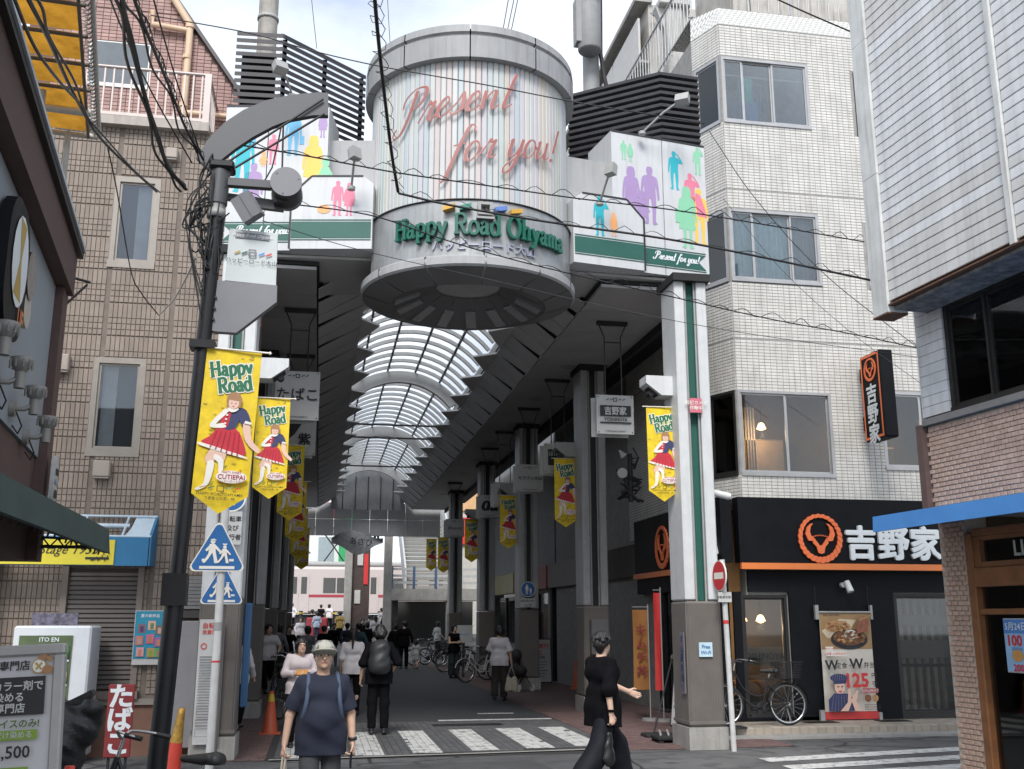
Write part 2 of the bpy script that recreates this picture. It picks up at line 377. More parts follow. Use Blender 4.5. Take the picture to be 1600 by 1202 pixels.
class Print:
    """flat print gathered in a plane (local x right, y up, z out); layers rise 1.5 mm each"""
    def __init__(s): s.mb = MB(); s.mats = []; s.k = 0
    def mi(s, m):
        if m not in s.mats: s.mats.append(m)
        return s.mats.index(m)
    def poly(s, pts, m, z=None):
        if z is None: s.k += 1; z = .003+.0012*s.k
        s.mb.add([(p[0], p[1], z) for p in pts], [tuple(range(len(pts)))], s.mi(m)); return s
    def rect(s, x0, y0, x1, y1, m, z=None): return s.poly([(x0,y0),(x1,y0),(x1,y1),(x0,y1)], m, z)
    def disc(s, cx, cy, r, m, ry=None, n=16, z=None): return s.poly([(cx+r*math.cos(2*math.pi*i/n), cy+(ry or r)*math.sin(2*math.pi*i/n)) for i in range(n)], m, z)
    def ring(s, cx, cy, r, w, m, n=24, ry=None):
        s.k += 1; z = .003+.0012*s.k; ry = ry or r; q = s.mi(m); vs = []
        for i in range(n):
            a = 2*math.pi*i/n
            for f in (1, 1-w/r): vs.append((cx+r*f*math.cos(a), cy+ry*f*math.sin(a), z))
        s.mb.add(vs, [(2*i, 2*((i+1) % n), 2*((i+1) % n)+1, 2*i+1) for i in range(n)], q); return s
    def frame(s, x0, y0, x1, y1, w, m):
        return s.rect(x0,y0,x1,y0+w,m).rect(x0,y1-w,x1,y1,m).rect(x0,y0+w,x0+w,y1-w,m).rect(x1-w,y0+w,x1,y1-w,m)
    def text(s, t, x, y, size, m, bold=0.0, shear=0.0, rot=0.0, wmax=None, space=1.0):
        me = text_mesh(t, m, size, min(bold, .006), 0, 'CENTER', shear, space)
        if bold > .006: me = fat(me, (bold-.004)*size*1.2, 4, .0002)
        s.k += 1; z = .003+.0012*s.k
        vs = [v.co for v in me.vertices]
        if not vs: return s
        sx = 1.0
        if wmax:
            w = max(v.x for v in vs)-min(v.x for v in vs)
            if w > wmax: sx = wmax/w
        cy = (max(v.y for v in vs)+min(v.y for v in vs))/2; cx = (max(v.x for v in vs)+min(v.x for v in vs))/2
        c, sn = math.cos(rot), math.sin(rot)
        s.mb.add([(x+(v.x-cx)*sx*c-(v.y-cy)*sn, y+(v.x-cx)*sx*sn+(v.y-cy)*c, z+v.z) for v in vs], [tuple(p.vertices) for p in me.polygons], s.mi(m)); return s
    def stroke(s, mb, x, y, m, rot=0.0):
        s.k += 1; z = .003+.0012*s.k; c, sn = math.cos(rot), math.sin(rot)
        s.mb.add([(x+p[0]*c-p[1]*sn, y+p[0]*sn+p[1]*c, z+p[2]*.3) for p in mb.v], mb.f, s.mi(m)); s.k += 2; return s
    def person(s, x, y, h, m, kind=0, flip=1):    # a standing figure in silhouette, feet at y
        man = [(0,1),(.045,.985),(.058,.93),(.046,.875),(.036,.85),(.085,.835),(.135,.80),(.155,.70),(.168,.56),(.172,.45),(.15,.42),(.135,.46),(.122,.6),(.108,.66),(.102,.55),(.108,.45),(.106,.26),(.092,.06),(.125,.012),(.11,0),(.04,0),(.036,.2),(.018,.42),(0,.44)]
        wom = [(0,1),(.055,.985),(.075,.92),(.075,.84),(.05,.83),(.09,.81),(.125,.78),(.15,.66),(.165,.52),(.165,.44),(.145,.42),(.13,.48),(.115,.62),(.105,.64),(.125,.45),(.145,.3),(.08,.29),(.07,.06),(.10,.012),(.09,0),(.03,0),(.026,.2),(.02,.29),(0,.29)]
        kid = [(0,1),(.09,.98),(.12,.88),(.1,.76),(.05,.72),(.11,.69),(.2,.5),(.27,.38),(.23,.35),(.16,.45),(.13,.5),(.2,.18),(.1,.17),(.1,.02),(.12,0),(.03,0),(.03,.16),(0,.17)]
        R_ = {1: wom, 2: kid}.get(kind, man); L_ = list(R_)
        if kind == 3: R_ = man[:5]+[(.09,.835),(.15,.80),(.2,.72),(.12,.87),(.07,.93),(.085,.95),(.16,.86),(.235,.73),(.215,.69),(.14,.70),(.11,.66)]+man[14:]
        P = [(flip*a*h, b*h) for a, b in R_]+[(-flip*a*h, b*h) for a, b in reversed(L_[1:-1])]
        Q = stroke_pts(P, True, 3)[:-1]
        return s.poly([(x+a, y+b) for a, b in (Q if flip > 0 else Q[::-1])][::-1], m)
    def put(s, mtx, parent, name='lettering'):
        me = s.mb.mesh(s.mats, None, name); off = rloc(parent) if parent is not None else Vector((0, 0, 0))
        me.transform(Matrix.Translation(-off) @ mtx); return link(name, me, parent)
# ------------------------------------------------------------------ bodies: distance field -> one continuous skin
class Field:
    def __init__(s, lo, hi, vox):
        s.lo = np.array(lo, np.float32); s.vox = vox
        s.n = (np.ceil((np.array(hi)-np.array(lo))/vox).astype(int)+1)
        s.g = np.full(s.n, 1.0, np.float32)
    def sub(s, lo, hi):
        a = np.clip(np.floor((np.array(lo)-s.lo)/s.vox).astype(int), 0, s.n-1); b = np.clip(np.ceil((np.array(hi)-s.lo)/s.vox).astype(int)+1, 1, s.n)
        sl = tuple(slice(a[i], b[i]) for i in range(3))
        ax = [s.lo[i]+np.arange(a[i], b[i], dtype=np.float32)*s.vox for i in range(3)]
        return sl, ax[0][:, None, None], ax[1][None, :, None], ax[2][None, None, :]
    def _mix(s, sl, d, k):
        g = s.g[sl]
        if k > 0:
            h = np.clip(.5+.5*(g-d)/k, 0, 1); s.g[sl] = g*(1-h)+d*h-k*h*(1-h)
        else: s.g[sl] = np.minimum(g, d)
    def cone(s, a, b, ra, rb=None, k=.02, flat=False, sq=None):
        """round cone a->b; flat: cut square at b; sq: (axis vector, factor) flattens across that axis"""
        rb = ra if rb is None else rb; a = np.array(a, np.float32); b = np.array(b, np.float32); m = max(ra, rb)*1.05+k+3*s.vox
        sl, X, Y, Z = s.sub(np.minimum(a, b)-m, np.maximum(a, b)+m)
        if X.size == 0 or Y.size == 0 or Z.size == 0: return s
        ba = b-a; L2 = max(float(ba@ba), 1e-9)
        px, py, pz = X-a[0], Y-a[1], Z-a[2]
        t0 = (px*ba[0]+py*ba[1]+pz*ba[2])/L2; t = np.clip(t0, 0, 1)
        qx, qy, qz = px-t*ba[0], py-t*ba[1], pz-t*ba[2]
        if sq is not None:
            v = np.array(sq[0], np.float32); v /= np.linalg.norm(v); c = (qx*v[0]+qy*v[1]+qz*v[2])*(sq[1]-1)
            qx, qy, qz = qx+c*v[0], qy+c*v[1], qz+c*v[2]
        d = np.sqrt(qx*qx+qy*qy+qz*qz)-(ra+t*(rb-ra))
        if flat: d = np.maximum(d, (t0-1)*math.sqrt(L2))
        s._mix(sl, d, k); return s
    def ell(s, c, r, k=.02, neg=False):
        c = np.array(c, np.float32); r = np.array(r, np.float32); m = k+3*s.vox
        sl, X, Y, Z = s.sub(c-r-m, c+r+m)
        x, y, z = X-c[0], Y-c[1], Z-c[2]
        k0 = np.sqrt((x/r[0])**2+(y/r[1])**2+(z/r[2])**2); k1 = np.sqrt((x/r[0]**2)**2+(y/r[1]**2)**2+(z/r[2]**2)**2)+1e-6
        d = k0*(k0-1)/k1
        if neg:
            g = s.g[sl]; h = np.clip(.5-.5*(g+d)/max(k, 1e-4), 0, 1); s.g[sl] = g*(1-h)-d*h+k*h*(1-h)
        else: s._mix(sl, d, k)
        return s
    def cut(s, p, n):                            # removes the side the normal points to
        p = np.array(p, np.float32); n = np.array(n, np.float32); n /= np.linalg.norm(n)
        _, X, Y, Z = s.sub(s.lo, s.lo+s.n*s.vox)
        s.g = np.maximum(s.g, (X-p[0])*n[0]+(Y-p[1])*n[1]+(Z-p[2])*n[2]); return s
    def folds(s, amp, f=18, seed=0):
        _, X, Y, Z = s.sub(s.lo, s.lo+s.n*s.vox); q = seed*1.7
        s.g = s.g + amp*(np.sin(f*(X*.8+Z*.9+.04*np.sin(9*Y+q))+q)*np.sin(f*.7*(Y-Z*.5)+q*2)+.6*np.sin(f*1.9*(Z+.5*X+.3*Y)+q)).astype(np.float32); return s
    def strands(s, c, amp):                      # locks of hair falling from the crown
        _, X, Y, Z = s.sub(s.lo, s.lo+s.n*s.vox); x, y, z = X-c[0], Y-c[1]-.03, Z-c[2]
        a = np.arctan2(x, y); r = np.sqrt(x*x+y*y)
        s.g = s.g + (amp*np.clip(r/.05, .2, 1)*(np.sin(19*a+26*z+2*np.sin(7*a))+.7*np.sin(41*a-18*z+3*np.sin(11*z*6+a*3)))).astype(np.float32); return s
    def mesh(s, offset=(0, 0, 0)):
        g = s.g; nx, ny, nz = g.shape
        g = g.copy(); g[0], g[-1], g[:, 0], g[:, -1], g[:, :, 0], g[:, :, -1] = 1, 1, 1, 1, 1, 1
        ins = g < 0
        if not ins.any(): return np.zeros((0, 3)), []
        c = np.zeros((nx-1, ny-1, nz-1), np.int8)
        for dx in (0, 1):
            for dy in (0, 1):
                for dz in (0, 1): c += ins[dx:nx-1+dx, dy:ny-1+dy, dz:nz-1+dz]
        act = np.argwhere((c > 0) & (c < 8))
        idx = np.full(c.shape, -1, np.int32); idx[tuple(act.T)] = np.arange(len(act))
        P = np.zeros((len(act), 3), np.float64); Wt = np.zeros(len(act))
        cor = [(i, j, k) for i in (0, 1) for j in (0, 1) for k in (0, 1)]
        V = {q: g[act[:, 0]+q[0], act[:, 1]+q[1], act[:, 2]+q[2]] for q in cor}
        for q in cor:
            for a in range(3):
                if q[a] == 0:
                    r = list(q); r[a] = 1; r = tuple(r); m = (V[q] < 0) != (V[r] < 0)
                    t = np.where(m, V[q]/np.where(m, V[q]-V[r], 1), 0)
                    pt = np.tile(np.array(q, float), (len(act), 1)); pt[:, a] = t
                    P += pt*m[:, None]; Wt += m
        P = P/np.maximum(Wt, 1)[:, None]+act
        F = []
        for a in range(3):
            o = [(1, 2), (2, 0), (0, 1)][a]
            sl0 = [slice(1, -1)]*3; sl0[a] = slice(0, -1); sl1 = list(sl0); sl1[a] = slice(1, None)
            A = ins[tuple(sl0)]; B = ins[tuple(sl1)]
            e = np.argwhere(A != B); st = np.array([1, 1, 1]); st[a] = 0; e = e+st
            fl = ins[tuple(e.T)]
            q = []
            for (du, dv) in ((-1, -1), (0, -1), (0, 0), (-1, 0)):
                k = e.copy(); k[:, o[0]] += du; k[:, o[1]] += dv; q.append(idx[tuple(k.T)])
            q = np.stack(q, 1); q[~fl] = q[~fl][:, ::-1]; F.append(q)
        F = np.concatenate(F); F = F[(F >= 0).all(1)]
        return P*s.vox+s.lo, F
    def obj(s, name, mats, parent, mi=None, smooth=True):
        P, F = s.mesh()
        me = bpy.data.meshes.new(name)
        me.vertices.add(len(P)); me.vertices.foreach_set('co', P.ravel()); nf = len(F)
        F = np.asarray(F)
        me.loops.add(nf*4); me.polygons.add(nf); me.loops.foreach_set('vertex_index', F.ravel().astype(np.int32))
        me.polygons.foreach_set('loop_start', np.arange(0, nf*4, 4, dtype=np.int32))
        if not isinstance(mats, (list, tuple)): mats = [mats]
        for m in mats: me.materials.append(m)
        if mi is not None and nf: me.polygons.foreach_set('material_index', mi(P[F].mean(1)).astype(np.int32))
        me.polygons.foreach_set('use_smooth', np.ones(nf, bool)); me.update(calc_edges=True); me.validate()
        return link(name, me, parent)

SKIN = M('skin', (.52, .33, .235), .5, var=.06, scale=30); SKIN2 = M('skin_pale', (.6, .4, .3), .5, var=.06, scale=30)
EYE = M('eye_dark', (.02, .017, .015), .25, var=0); EYEW = M('eye_white', (.42, .38, .35), .3, var=0); LIP = M('lip', (.40, .17, .14), .45, var=0)
HAIRB = M('hair_black', (.012, .011, .012), .42, var=.3, scale=40, bump=.25, bscale=160); HAIRD = M('hair_brown', (.035, .022, .015), .45, var=.3, scale=40, bump=.25, bscale=160)
HAIRG = M('hair_grey', (.11, .105, .1), .5, var=.3, scale=40)
def cloth(name, col, r=.85): return M('cloth_'+name, col, r, var=.14, scale=14, bump=.15, bscale=420, spec=.1)

def person(label, pos, rot, H=1.68, vox=.012, J=None, top=None, bottom=None, shoes=None, hair='short', hairmat=None, sleeve=.9, sleeve_w=1.0,
           hem=.80, legw=1.0, build=1.0, belly=0.0, skin=None, hands=None, head_turn=0.0, face=True, top_mat=None, group=None, longskirt=None, collar=.0, loose=.012):
    """joints J override the standing pose (metres at 1.7 m height, facing -Y, z up)."""
    s = H/1.7; skin = skin or SKIN; hairmat = hairmat or HAIRB
    root = thing('person', label, 'person', pos, group)
    j = dict(pelvis=(0,0,.93), waist=(0,0,1.07), chest=(0,0,1.28), neck=(0,.012,1.42), head=(0,-.01,1.585),
             shL=(.175,.01,1.385), elL=(.225,.03,1.11), wrL=(.235,-.03,.87), shR=(-.175,.01,1.385), elR=(-.225,.03,1.11), wrR=(-.235,-.03,.87),
             hipL=(.088,0,.91), knL=(.098,-.015,.49), anL=(.1,.02,.085), hipR=(-.088,0,.91), knR=(-.098,-.015,.49), anR=(-.1,.02,.085), toeL=None, toeR=None, hdL=None, hdR=None)
    if J: j.update(J)
    j = {k: (np.array(v, float) if v is not None else None) for k, v in j.items()}
    for c in 'LR':
        if j['toe'+c] is None: j['toe'+c] = j['an'+c]+np.array([.02 if c == 'L' else -.02, -.165, -.045])
    b = build; allp = np.array([v for v in j.values() if v is not None]); lo = allp.min(0)-.26; hi = allp.max(0)+.26; lo[2] = -.02; hi[2] += .02
    fld = lambda: Field(lo*s, hi*s, vox)
    def S(v): return np.array(v)*s
    lf = lambda a, c, t: j[a]+(j[c]-j[a])*t
    ct, st_ = math.cos(head_turn), math.sin(head_turn)
    def hd(x, y, z): return j['head']+np.array([x*ct-y*st_, x*st_+y*ct, z])
    X = np.array([1., 0, 0]); D = j['shL']-j['shR']; D /= np.linalg.norm(D)   # across the shoulders
    def torso(f, g=0.0, k=.07):
        f.cone(S(j['chest']-D*.085*b), S(j['chest']+D*.085*b), (.108*b+g)*s, k=k*s)
        for q in 'LR': f.cone(S(j['neck']-[0, 0, .045]), S(j['sh'+q]*.9+j['neck']*.1-[0, 0, .03]), (.052+g)*s, (.046+g)*s, k=.035*s)
        f.cone(S(j['waist']-D*.07*b), S(j['waist']+D*.07*b), (.102*b+g)*s, k=k*s)
        if belly: f.ell(S(j['waist']+np.array([0, -.045, .0])), S((.15*b+g, .11+belly+g, .15+g)), k=.06*s)
        f.cone(S(j['pelvis']-D*.075*b), S(j['pelvis']+D*.075*b), (.112*b+g)*s, k=k*s)
    # ---- body
    f = fld(); torso(f, -.014)
    f.cone(S(j['neck']-[0, 0, .05]), S(j['head']-[0, -.015, .07]), .062*s, .052*s, k=.03*s)
    f.ell(S(hd(0, .012, .018)), S((.076, .093, .098)), k=.03*s); f.ell(S(hd(0, -.022, -.05)), S((.058, .066, .068)), k=.04*s)
    f.cone(S(hd(0, -.088, .012)), S(hd(0, -.108, -.022)), .008*s, .0135*s, k=.014*s)      # nose
    f.cone(S(hd(-.035, -.078, .03)), S(hd(.035, -.078, .03)), .012*s, k=.02*s)               # brow
    for e in (-1, 1):
        f.ell(S(hd(.031*e, -.094, .008)), S((.017, .014, .011)), k=.012*s, neg=True)
        f.ell(S(hd(.031*e, -.079, .007)), S((.0125, .0125, .0105)), k=.004*s)
        f.cone(S(hd(.077*e, .012, .012)), S(hd(.074*e, .004, -.026)), .014*s, .009*s, k=.008*s, sq=((ct, st_, 0), 1.8))
    f.cone(S(hd(-.016, -.083, -.05)), S(hd(.016, -.083, -.05)), .0085*s, k=.012*s); f.ell(S(hd(0, -.074, -.085)), S((.022, .018, .018)), k=.02*s)
    for c in 'LR':
        sg = 1 if c == 'L' else -1
        f.cone(S(j['sh'+c]*[.93, 1, 1]-[0, 0, .03]), S(j['el'+c]), .045*s*b, .037*s*b, k=.02*s); f.cone(S(j['el'+c]), S(j['wr'+c]), .037*s*b, .026*s, k=.015*s)
        f.cone(S(j['hip'+c]), S(j['kn'+c]), .078*s*b, .052*s, k=.04*s); f.cone(S(j['kn'+c]), S(j['an'+c]), .052*s, .036*s, k=.02*s)
        f.cone(S(j['kn'+c]*.72+j['an'+c]*.28+[0, .02, 0]), S(j['an'+c]), .048*s, .03*s, k=.03*s)
        # hand: palm, four fingers of different length, thumb from the side of the palm
        w = j['wr'+c]; fd = w-j['el'+c]; fd /= np.linalg.norm(fd)
        if j['hd'+c] is not None: fd = j['hd'+c]/np.linalg.norm(j['hd'+c])
        inn = np.array([-sg, 0., 0.]); inn = inn-fd*(inn@fd); inn /= max(np.linalg.norm(inn), 1e-6)
        if abs(fd[0]) > .8: inn = np.array([0, 0, -1.]); inn = inn-fd*(inn@fd); inn /= np.linalg.norm(inn)
        th = np.cross(inn, fd)*sg; th = th if th[1] <= .2 else -th                        # thumb side, forward
        curl = (hands or {}).get(c, .35)
        f.cone(S(w), S(w+fd*.075), .027*s, .036*s, k=.015*s, sq=(inn, 1.9))
        for q, (o, ln) in enumerate(((.028, .078), (.0095, .088), (-.0095, .082), (-.027, .064))):
            p0 = w+fd*.07+th*o; a1 = curl; d1 = fd*math.cos(a1)+inn*math.sin(a1); d2 = fd*math.cos(a1*2.4)+inn*math.sin(a1*2.4); d3 = fd*math.cos(a1*3.4)+inn*math.sin(a1*3.4)
            p1 = p0+d1*ln*.48; p2 = p1+d2*ln*.3; p3 = p2+d3*ln*.22
            r = max(.0088, vox/s*.62)
            f.cone(S(p0), S(p1), r*s, r*s*.95, k=.006*s); f.cone(S(p1), S(p2), r*s*.95, r*.88*s, k=.003*s); f.cone(S(p2), S(p3), r*.88*s, r*.8*s, k=.003*s)
        t0 = w+fd*.022+th*.024; t1 = t0+fd*.028+th*.026+inn*.008; t2 = t1+fd*.03+th*.006+inn*(.006+.014*curl)
        r = max(.0105, vox/s*.62); f.cone(S(t0), S(t1), r*1.25*s, r*s, k=.01*s); f.cone(S(t1), S(t2), r*s, r*.8*s, k=.003*s)
    hc = S(j['head'])
    def mi(C):
        q = C-hc; lx = (q[:, 0]*ct+q[:, 1]*st_)/s; ly = (-q[:, 0]*st_+q[:, 1]*ct)/s; lz = q[:, 2]/s
        r = np.zeros(len(C), int); fr = ly < -.05; ex = np.abs(np.abs(lx)-.031)
        r[fr & (ex < .014) & (np.abs(lz-.007) < .0055)] = 2
        r[fr & (ex < .0075) & (np.abs(lz-.007) < .006)] = 1
        r[fr & (ex < .021) & (np.abs(lz-.031) < .004)] = 1
        r[fr & (np.abs(lx) < .025) & (np.abs(lz+.052) < .0075)] = 3
        return r
    body = f.obj('body', [skin, EYE, EYEW, LIP], root, mi if face else None)
    # ---- top
    if top:
        tm = top if not isinstance(top, tuple) else cloth('%02x%02x%02x' % tuple(int(c*255) for c in top), top)
        f = fld(); torso(f, loose, .06)
        for c in 'LR':
            if sleeve <= 1:
                f.cone(S(j['sh'+c]-[0, 0, .015]), S(lf('sh'+c, 'el'+c, sleeve)), .056*s*b, .062*s*sleeve_w*b, k=.028*s, flat=True)
            else:
                f.cone(S(j['sh'+c]-[0, 0, .015]), S(j['el'+c]), .056*s*b, .053*s*sleeve_w*b, k=.028*s); f.cone(S(j['el'+c]), S(lf('el'+c, 'wr'+c, sleeve-1)), .053*s*sleeve_w*b, .043*s*sleeve_w, k=.02*s, flat=True)
        pe = j['pelvis']; ho = np.array([pe[0], pe[1], hem])
        f.cone(S(pe-D*.07*b), S(ho-D*.078*b), (.118*b+loose)*s, (.124*b+loose)*s, k=.05*s); f.cone(S(pe+D*.07*b), S(ho+D*.078*b), (.118*b+loose)*s, (.124*b+loose)*s, k=.05*s)
        f.folds(.0042*s, 21/s, seed=len(label)); f.cut(S((0, 0, hem)), (0, 0, -1))
        n0 = j['neck']; f.ell(S(n0+np.array([0, -.012, .055])), S((.078, .08, .06+collar)), k=.008*s, neg=True)
        f.obj('shirt', tm, root)
    if bottom:
        bm_ = bottom if not isinstance(bottom, tuple) else cloth('%02x%02x%02x' % tuple(int(c*255) for c in bottom), bottom)
        f = fld()
        f.cone(S(j['waist']*.5+j['pelvis']*.5-D*.07*b), S(j['waist']*.5+j['pelvis']*.5+D*.07*b), .106*b*s, k=.05*s)
        f.cone(S(j['pelvis']-D*.072*b), S(j['pelvis']+D*.072*b), .12*b*s, k=.06*s)
        if longskirt:
            m = (j['anL']+j['anR'])/2; m[2] = longskirt
            f.cone(S(j['pelvis']-D*.05), S(m-D*.1*legw), .12*s, .11*s*legw, k=.08*s, flat=True); f.cone(S(j['pelvis']+D*.05), S(m+D*.1*legw), .12*s, .11*s*legw, k=.08*s, flat=True)
        else:
            for c in 'LR':
                f.cone(S(j['hip'+c]), S(j['kn'+c]), .092*s*b, .07*s*legw, k=.04*s)
                f.cone(S(j['kn'+c]), S(j['an'+c]+(j['kn'+c]-j['an'+c])*.04), .07*s*legw, .058*s*legw*(1.15 if legw > 1.2 else 1), k=.03*s, flat=True)
        f.folds(.0045*s, 17/s, seed=3+len(label)); f.cut(S((0, 0, .985)), (0, 0, 1)); f.obj('skirt' if longskirt else 'trousers', bm_, root)
    sm = shoes or M('shoe_black', (.02, .02, .022), .45, var=.2)
    for c in 'LR':
        a, t = j['an'+c], j['toe'+c]; d = (t-a); d[2] = 0; d /= np.linalg.norm(d)+1e-9
        f = Field((np.minimum(a, t)-.1)*s, (np.maximum(a, t)+.1)*s, max(.008, vox*.8))
        base = min(a[2], t[2])-.0
        up = 0 if a[2] < .12 else a[2]-.09
        heel = np.array([a[0], a[1], a[2]-.045])-d*.05
        f.cone(S(heel), S(t-np.array([0, 0, .0])-d*.02), .04*s, .038*s, k=.02*s, sq=((0, 0, 1), 1.15)); f.cone(S(a+[0, 0, .02]), S(a-[0, 0, .03]), .043*s, .045*s, k=.03*s)
        f.obj('shoe', sm, root)
    # ---- hair
    if hair and hair != 'none':
        f = Field(S(j['head']-[.3, .34, .5]), S(j['head']+[.3, .34, .2]), min(vox, .01))
        f.ell(S(hd(0, .02, .028)), S((.088, .103, .106)), k=.0)
        if hair in ('short', 'bob'):
            for q in range(14):
                a = q*.449; f.cone(S(hd(.05*math.cos(a), .02+.05*math.sin(a), .1)), S(hd(.093*math.cos(a), .02+.108*math.sin(a), .045+.02*math.sin(q*2.3))), .022*s, .015*s, k=.012*s)
        if hair == 'short': f.cone(S(hd(0, .07, -.02)), S(hd(0, .06, -.07)), .055*s, .04*s, k=.04*s)
        if hair in ('bob', 'long', 'tail', 'messy'): f.ell(S(hd(0, .035, -.03)), S((.094, .09, .105)), k=.04*s)
        if hair == 'long': f.cone(S(hd(0, .07, -.03)), S(hd(0, .1, -.27)), .085*s, .06*s, k=.05*s, sq=((0, 1, 0), 1.6))
        if hair == 'tail': f.cone(S(hd(.0, .12, .0)), S(hd(.01, .14, -.27)), .036*s, .018*s, k=.03*s)
        if hair == 'messy':
            for q in range(16):
                a = q*2.4; f.ell(S(hd(.085*math.cos(a), .03+.085*math.sin(a), .03*math.sin(q*1.7)-.02)), S((.036, .036, .04)), k=.02*s)
        f.strands(S(j['head']), .0042*s)
        f.ell(S(hd(0, -.13, -.028)), S((.07, .088, .108)), k=.012*s, neg=True)             # face opening
        if hair == 'short': f.ell(S(hd(0, -.03, -.1)), S((.2, .075, .085)), k=.01*s, neg=True)
        f.obj('hair', hairmat, root)
    root.rotation_euler = (0, 0, rot); root['s'] = s
    return root, j, s
def attach(root, mb, name, mats):                # a piece given in the person's own (unposed) frame
    return link(name, mb.mesh(mats, None, name), root)
# ================================================================== SETTING: ground, road, paving
def gz(y): return 0.0 if y < 44 else min(1.15, (y-44)/22*1.15)
def brickmat(name, c1, c2, mortar, scale, w=.5, h=.25, rough=.8, bump=.4):
    m = M(name, c1, rough, var=0); n = m.node_tree.nodes; l = m.node_tree.links
    if 'bt' in n: return m
    t = n.new('ShaderNodeTexBrick'); t.name = 'bt'; t.inputs['Scale'].default_value = scale; t.inputs['Brick Width'].default_value = w; t.inputs['Row Height'].default_value = h
    t.inputs['Mortar Size'].default_value = .012; t.inputs['Color1'].default_value = (*c1, 1); t.inputs['Color2'].default_value = (*c2, 1); t.inputs['Mortar'].default_value = (*mortar, 1)
    c = n.new('ShaderNodeTexCoord'); l.new(c.outputs['Object'], t.inputs['Vector'])
    b = n['Principled BSDF']; l.new(t.outputs['Color'], b.inputs['Base Color'])
    bp = n.new('ShaderNodeBump'); bp.inputs['Strength'].default_value = bump; bp.inputs['Distance'].default_value = .01; bp.invert = True; l.new(t.outputs['Fac'], bp.inputs['Height']); l.new(bp.outputs[0], b.inputs['Normal'])
    return m
def worn(name, c_lo, c_hi, c_crack, rough, crack=.016, patch=None):
    """road surface: aggregate speckle, broad tone patches, fine cracks"""
    m = M(name, c_hi, rough, var=0); t = m.node_tree; n = t.nodes; l = t.links; b = n['Principled BSDF']
    co = n.new('ShaderNodeTexCoord'); 
    def nz(sc, d=5): z = n.new('ShaderNodeTexNoise'); z.inputs['Scale'].default_value = sc; z.inputs['Detail'].default_value = d; l.new(co.outputs['Object'], z.inputs['Vector']); return z
    def mixn(f, a, c): x = n.new('ShaderNodeMix'); x.data_type = 'RGBA'; l.new(f, x.inputs[0]); (l.new(a, x.inputs[6]) if hasattr(a, 'links') else setattr(x.inputs[6], 'default_value', (*a, 1))); (l.new(c, x.inputs[7]) if hasattr(c, 'links') else setattr(x.inputs[7], 'default_value', (*c, 1))); return x.outputs[2]
    def rmp(s, a, c): r = n.new('ShaderNodeValToRGB'); r.color_ramp.elements[0].position = a; r.color_ramp.elements[1].position = c; l.new(s, r.inputs[0]); return r.outputs[0]
    c = mixn(rmp(nz(.55, 6).outputs['Fac'], .38, .62), tuple(x*.85 for x in c_lo), c_hi); c = mixn(rmp(nz(3.2, 8).outputs['Fac'], .5, .66), c, tuple(x*.6 for x in c_lo)); c = mixn(rmp(nz(150, 2).outputs['Fac'], .58, .7), c, tuple(min(1, x*1.7) for x in c_hi))
    v = n.new('ShaderNodeTexVoronoi'); v.feature = 'DISTANCE_TO_EDGE'; v.inputs['Scale'].default_value = .55
    w = n.new('ShaderNodeMix'); w.data_type = 'RGBA'; w.inputs[0].default_value = .12; l.new(co.outputs['Object'], w.inputs[6]); l.new(nz(2.5, 6).outputs['Color'], w.inputs[7]); l.new(w.outputs[2], v.inputs['Vector'])
    if crack: c = mixn(rmp(v.outputs['Distance'], crack*.3, crack), c_crack, c)
    l.new(c, b.inputs['Base Color']); bp = n.new('ShaderNodeBump'); bp.inputs['Strength'].default_value = .5; bp.inputs['Distance'].default_value = .01; l.new(nz(110, 3).outputs['Fac'], bp.inputs['Height']); l.new(bp.outputs[0], b.inputs['Normal']); return m
ASPH = worn('asphalt', (.082, .082, .084), (.118, .117, .116), (.02, .02, .02), .85)
PAVG = [M('paver_grey_%d' % i, c, .85, var=.22, scale=5, bump=.2, bscale=60) for i, c in enumerate([(.085, .085, .088), (.075, .076, .08), (.097, .096, .098)])]
PAVR = [M('paver_red_%d' % i, c, .85, var=.22, scale=5, bump=.2, bscale=60) for i, c in enumerate([(.135, .082, .075), (.115, .072, .068), (.15, .095, .086)])]
PAINT = M('road_paint', (.56, .56, .54), .7, var=0)
_n = PAINT.node_tree.nodes; _l = PAINT.node_tree.links; _c = _n.new('ShaderNodeTexCoord'); _z = _n.new('ShaderNodeTexNoise'); _z.inputs['Scale'].default_value = 7; _z.inputs['Detail'].default_value = 9; _z.inputs['Roughness'].default_value = .75
_r = _n.new('ShaderNodeValToRGB'); _r.color_ramp.elements[0].position = .38; _r.color_ramp.elements[1].position = .5; _r.color_ramp.elements[0].color = (.13, .13, .13, 1); _r.color_ramp.elements[1].color = (.58, .58, .56, 1); _e = _r.color_ramp.elements.new(.75); _e.color = (.47, .46, .44, 1)
_l.new(_c.outputs['Object'], _z.inputs['Vector']); _l.new(_z.outputs['Fac'], _r.inputs[0]); _l.new(_r.outputs[0], _n['Principled BSDF'].inputs['Base Color'])
CONC = M('concrete', (.32, .31, .29), .85, var=.2, scale=3, bump=.2, streak=.35)
mb = MB()
ys = [-80, -20, 0, 8, 14, 20, 30, 44, 50, 56, 61, 66, 80, 120, 250, 600]; xs = [-400, -60, -20, -8, 0, 8, 20, 60, 400]
vs = [(x, y, gz(y)) for y in ys for x in xs]; k = len(xs)
mb.add(vs, [(j*k+i, j*k+i+1, (j+1)*k+i+1, (j+1)*k+i) for j in range(len(ys)-1) for i in range(k-1)])
struct('ground', mb, ASPH)
mb = MB()
for a, b in ((18.9, 30), (30, 44)): mb.quad((-.55, a, .006), (4.3, a, .006), (4.3, b, .006), (-.55, b, .006))
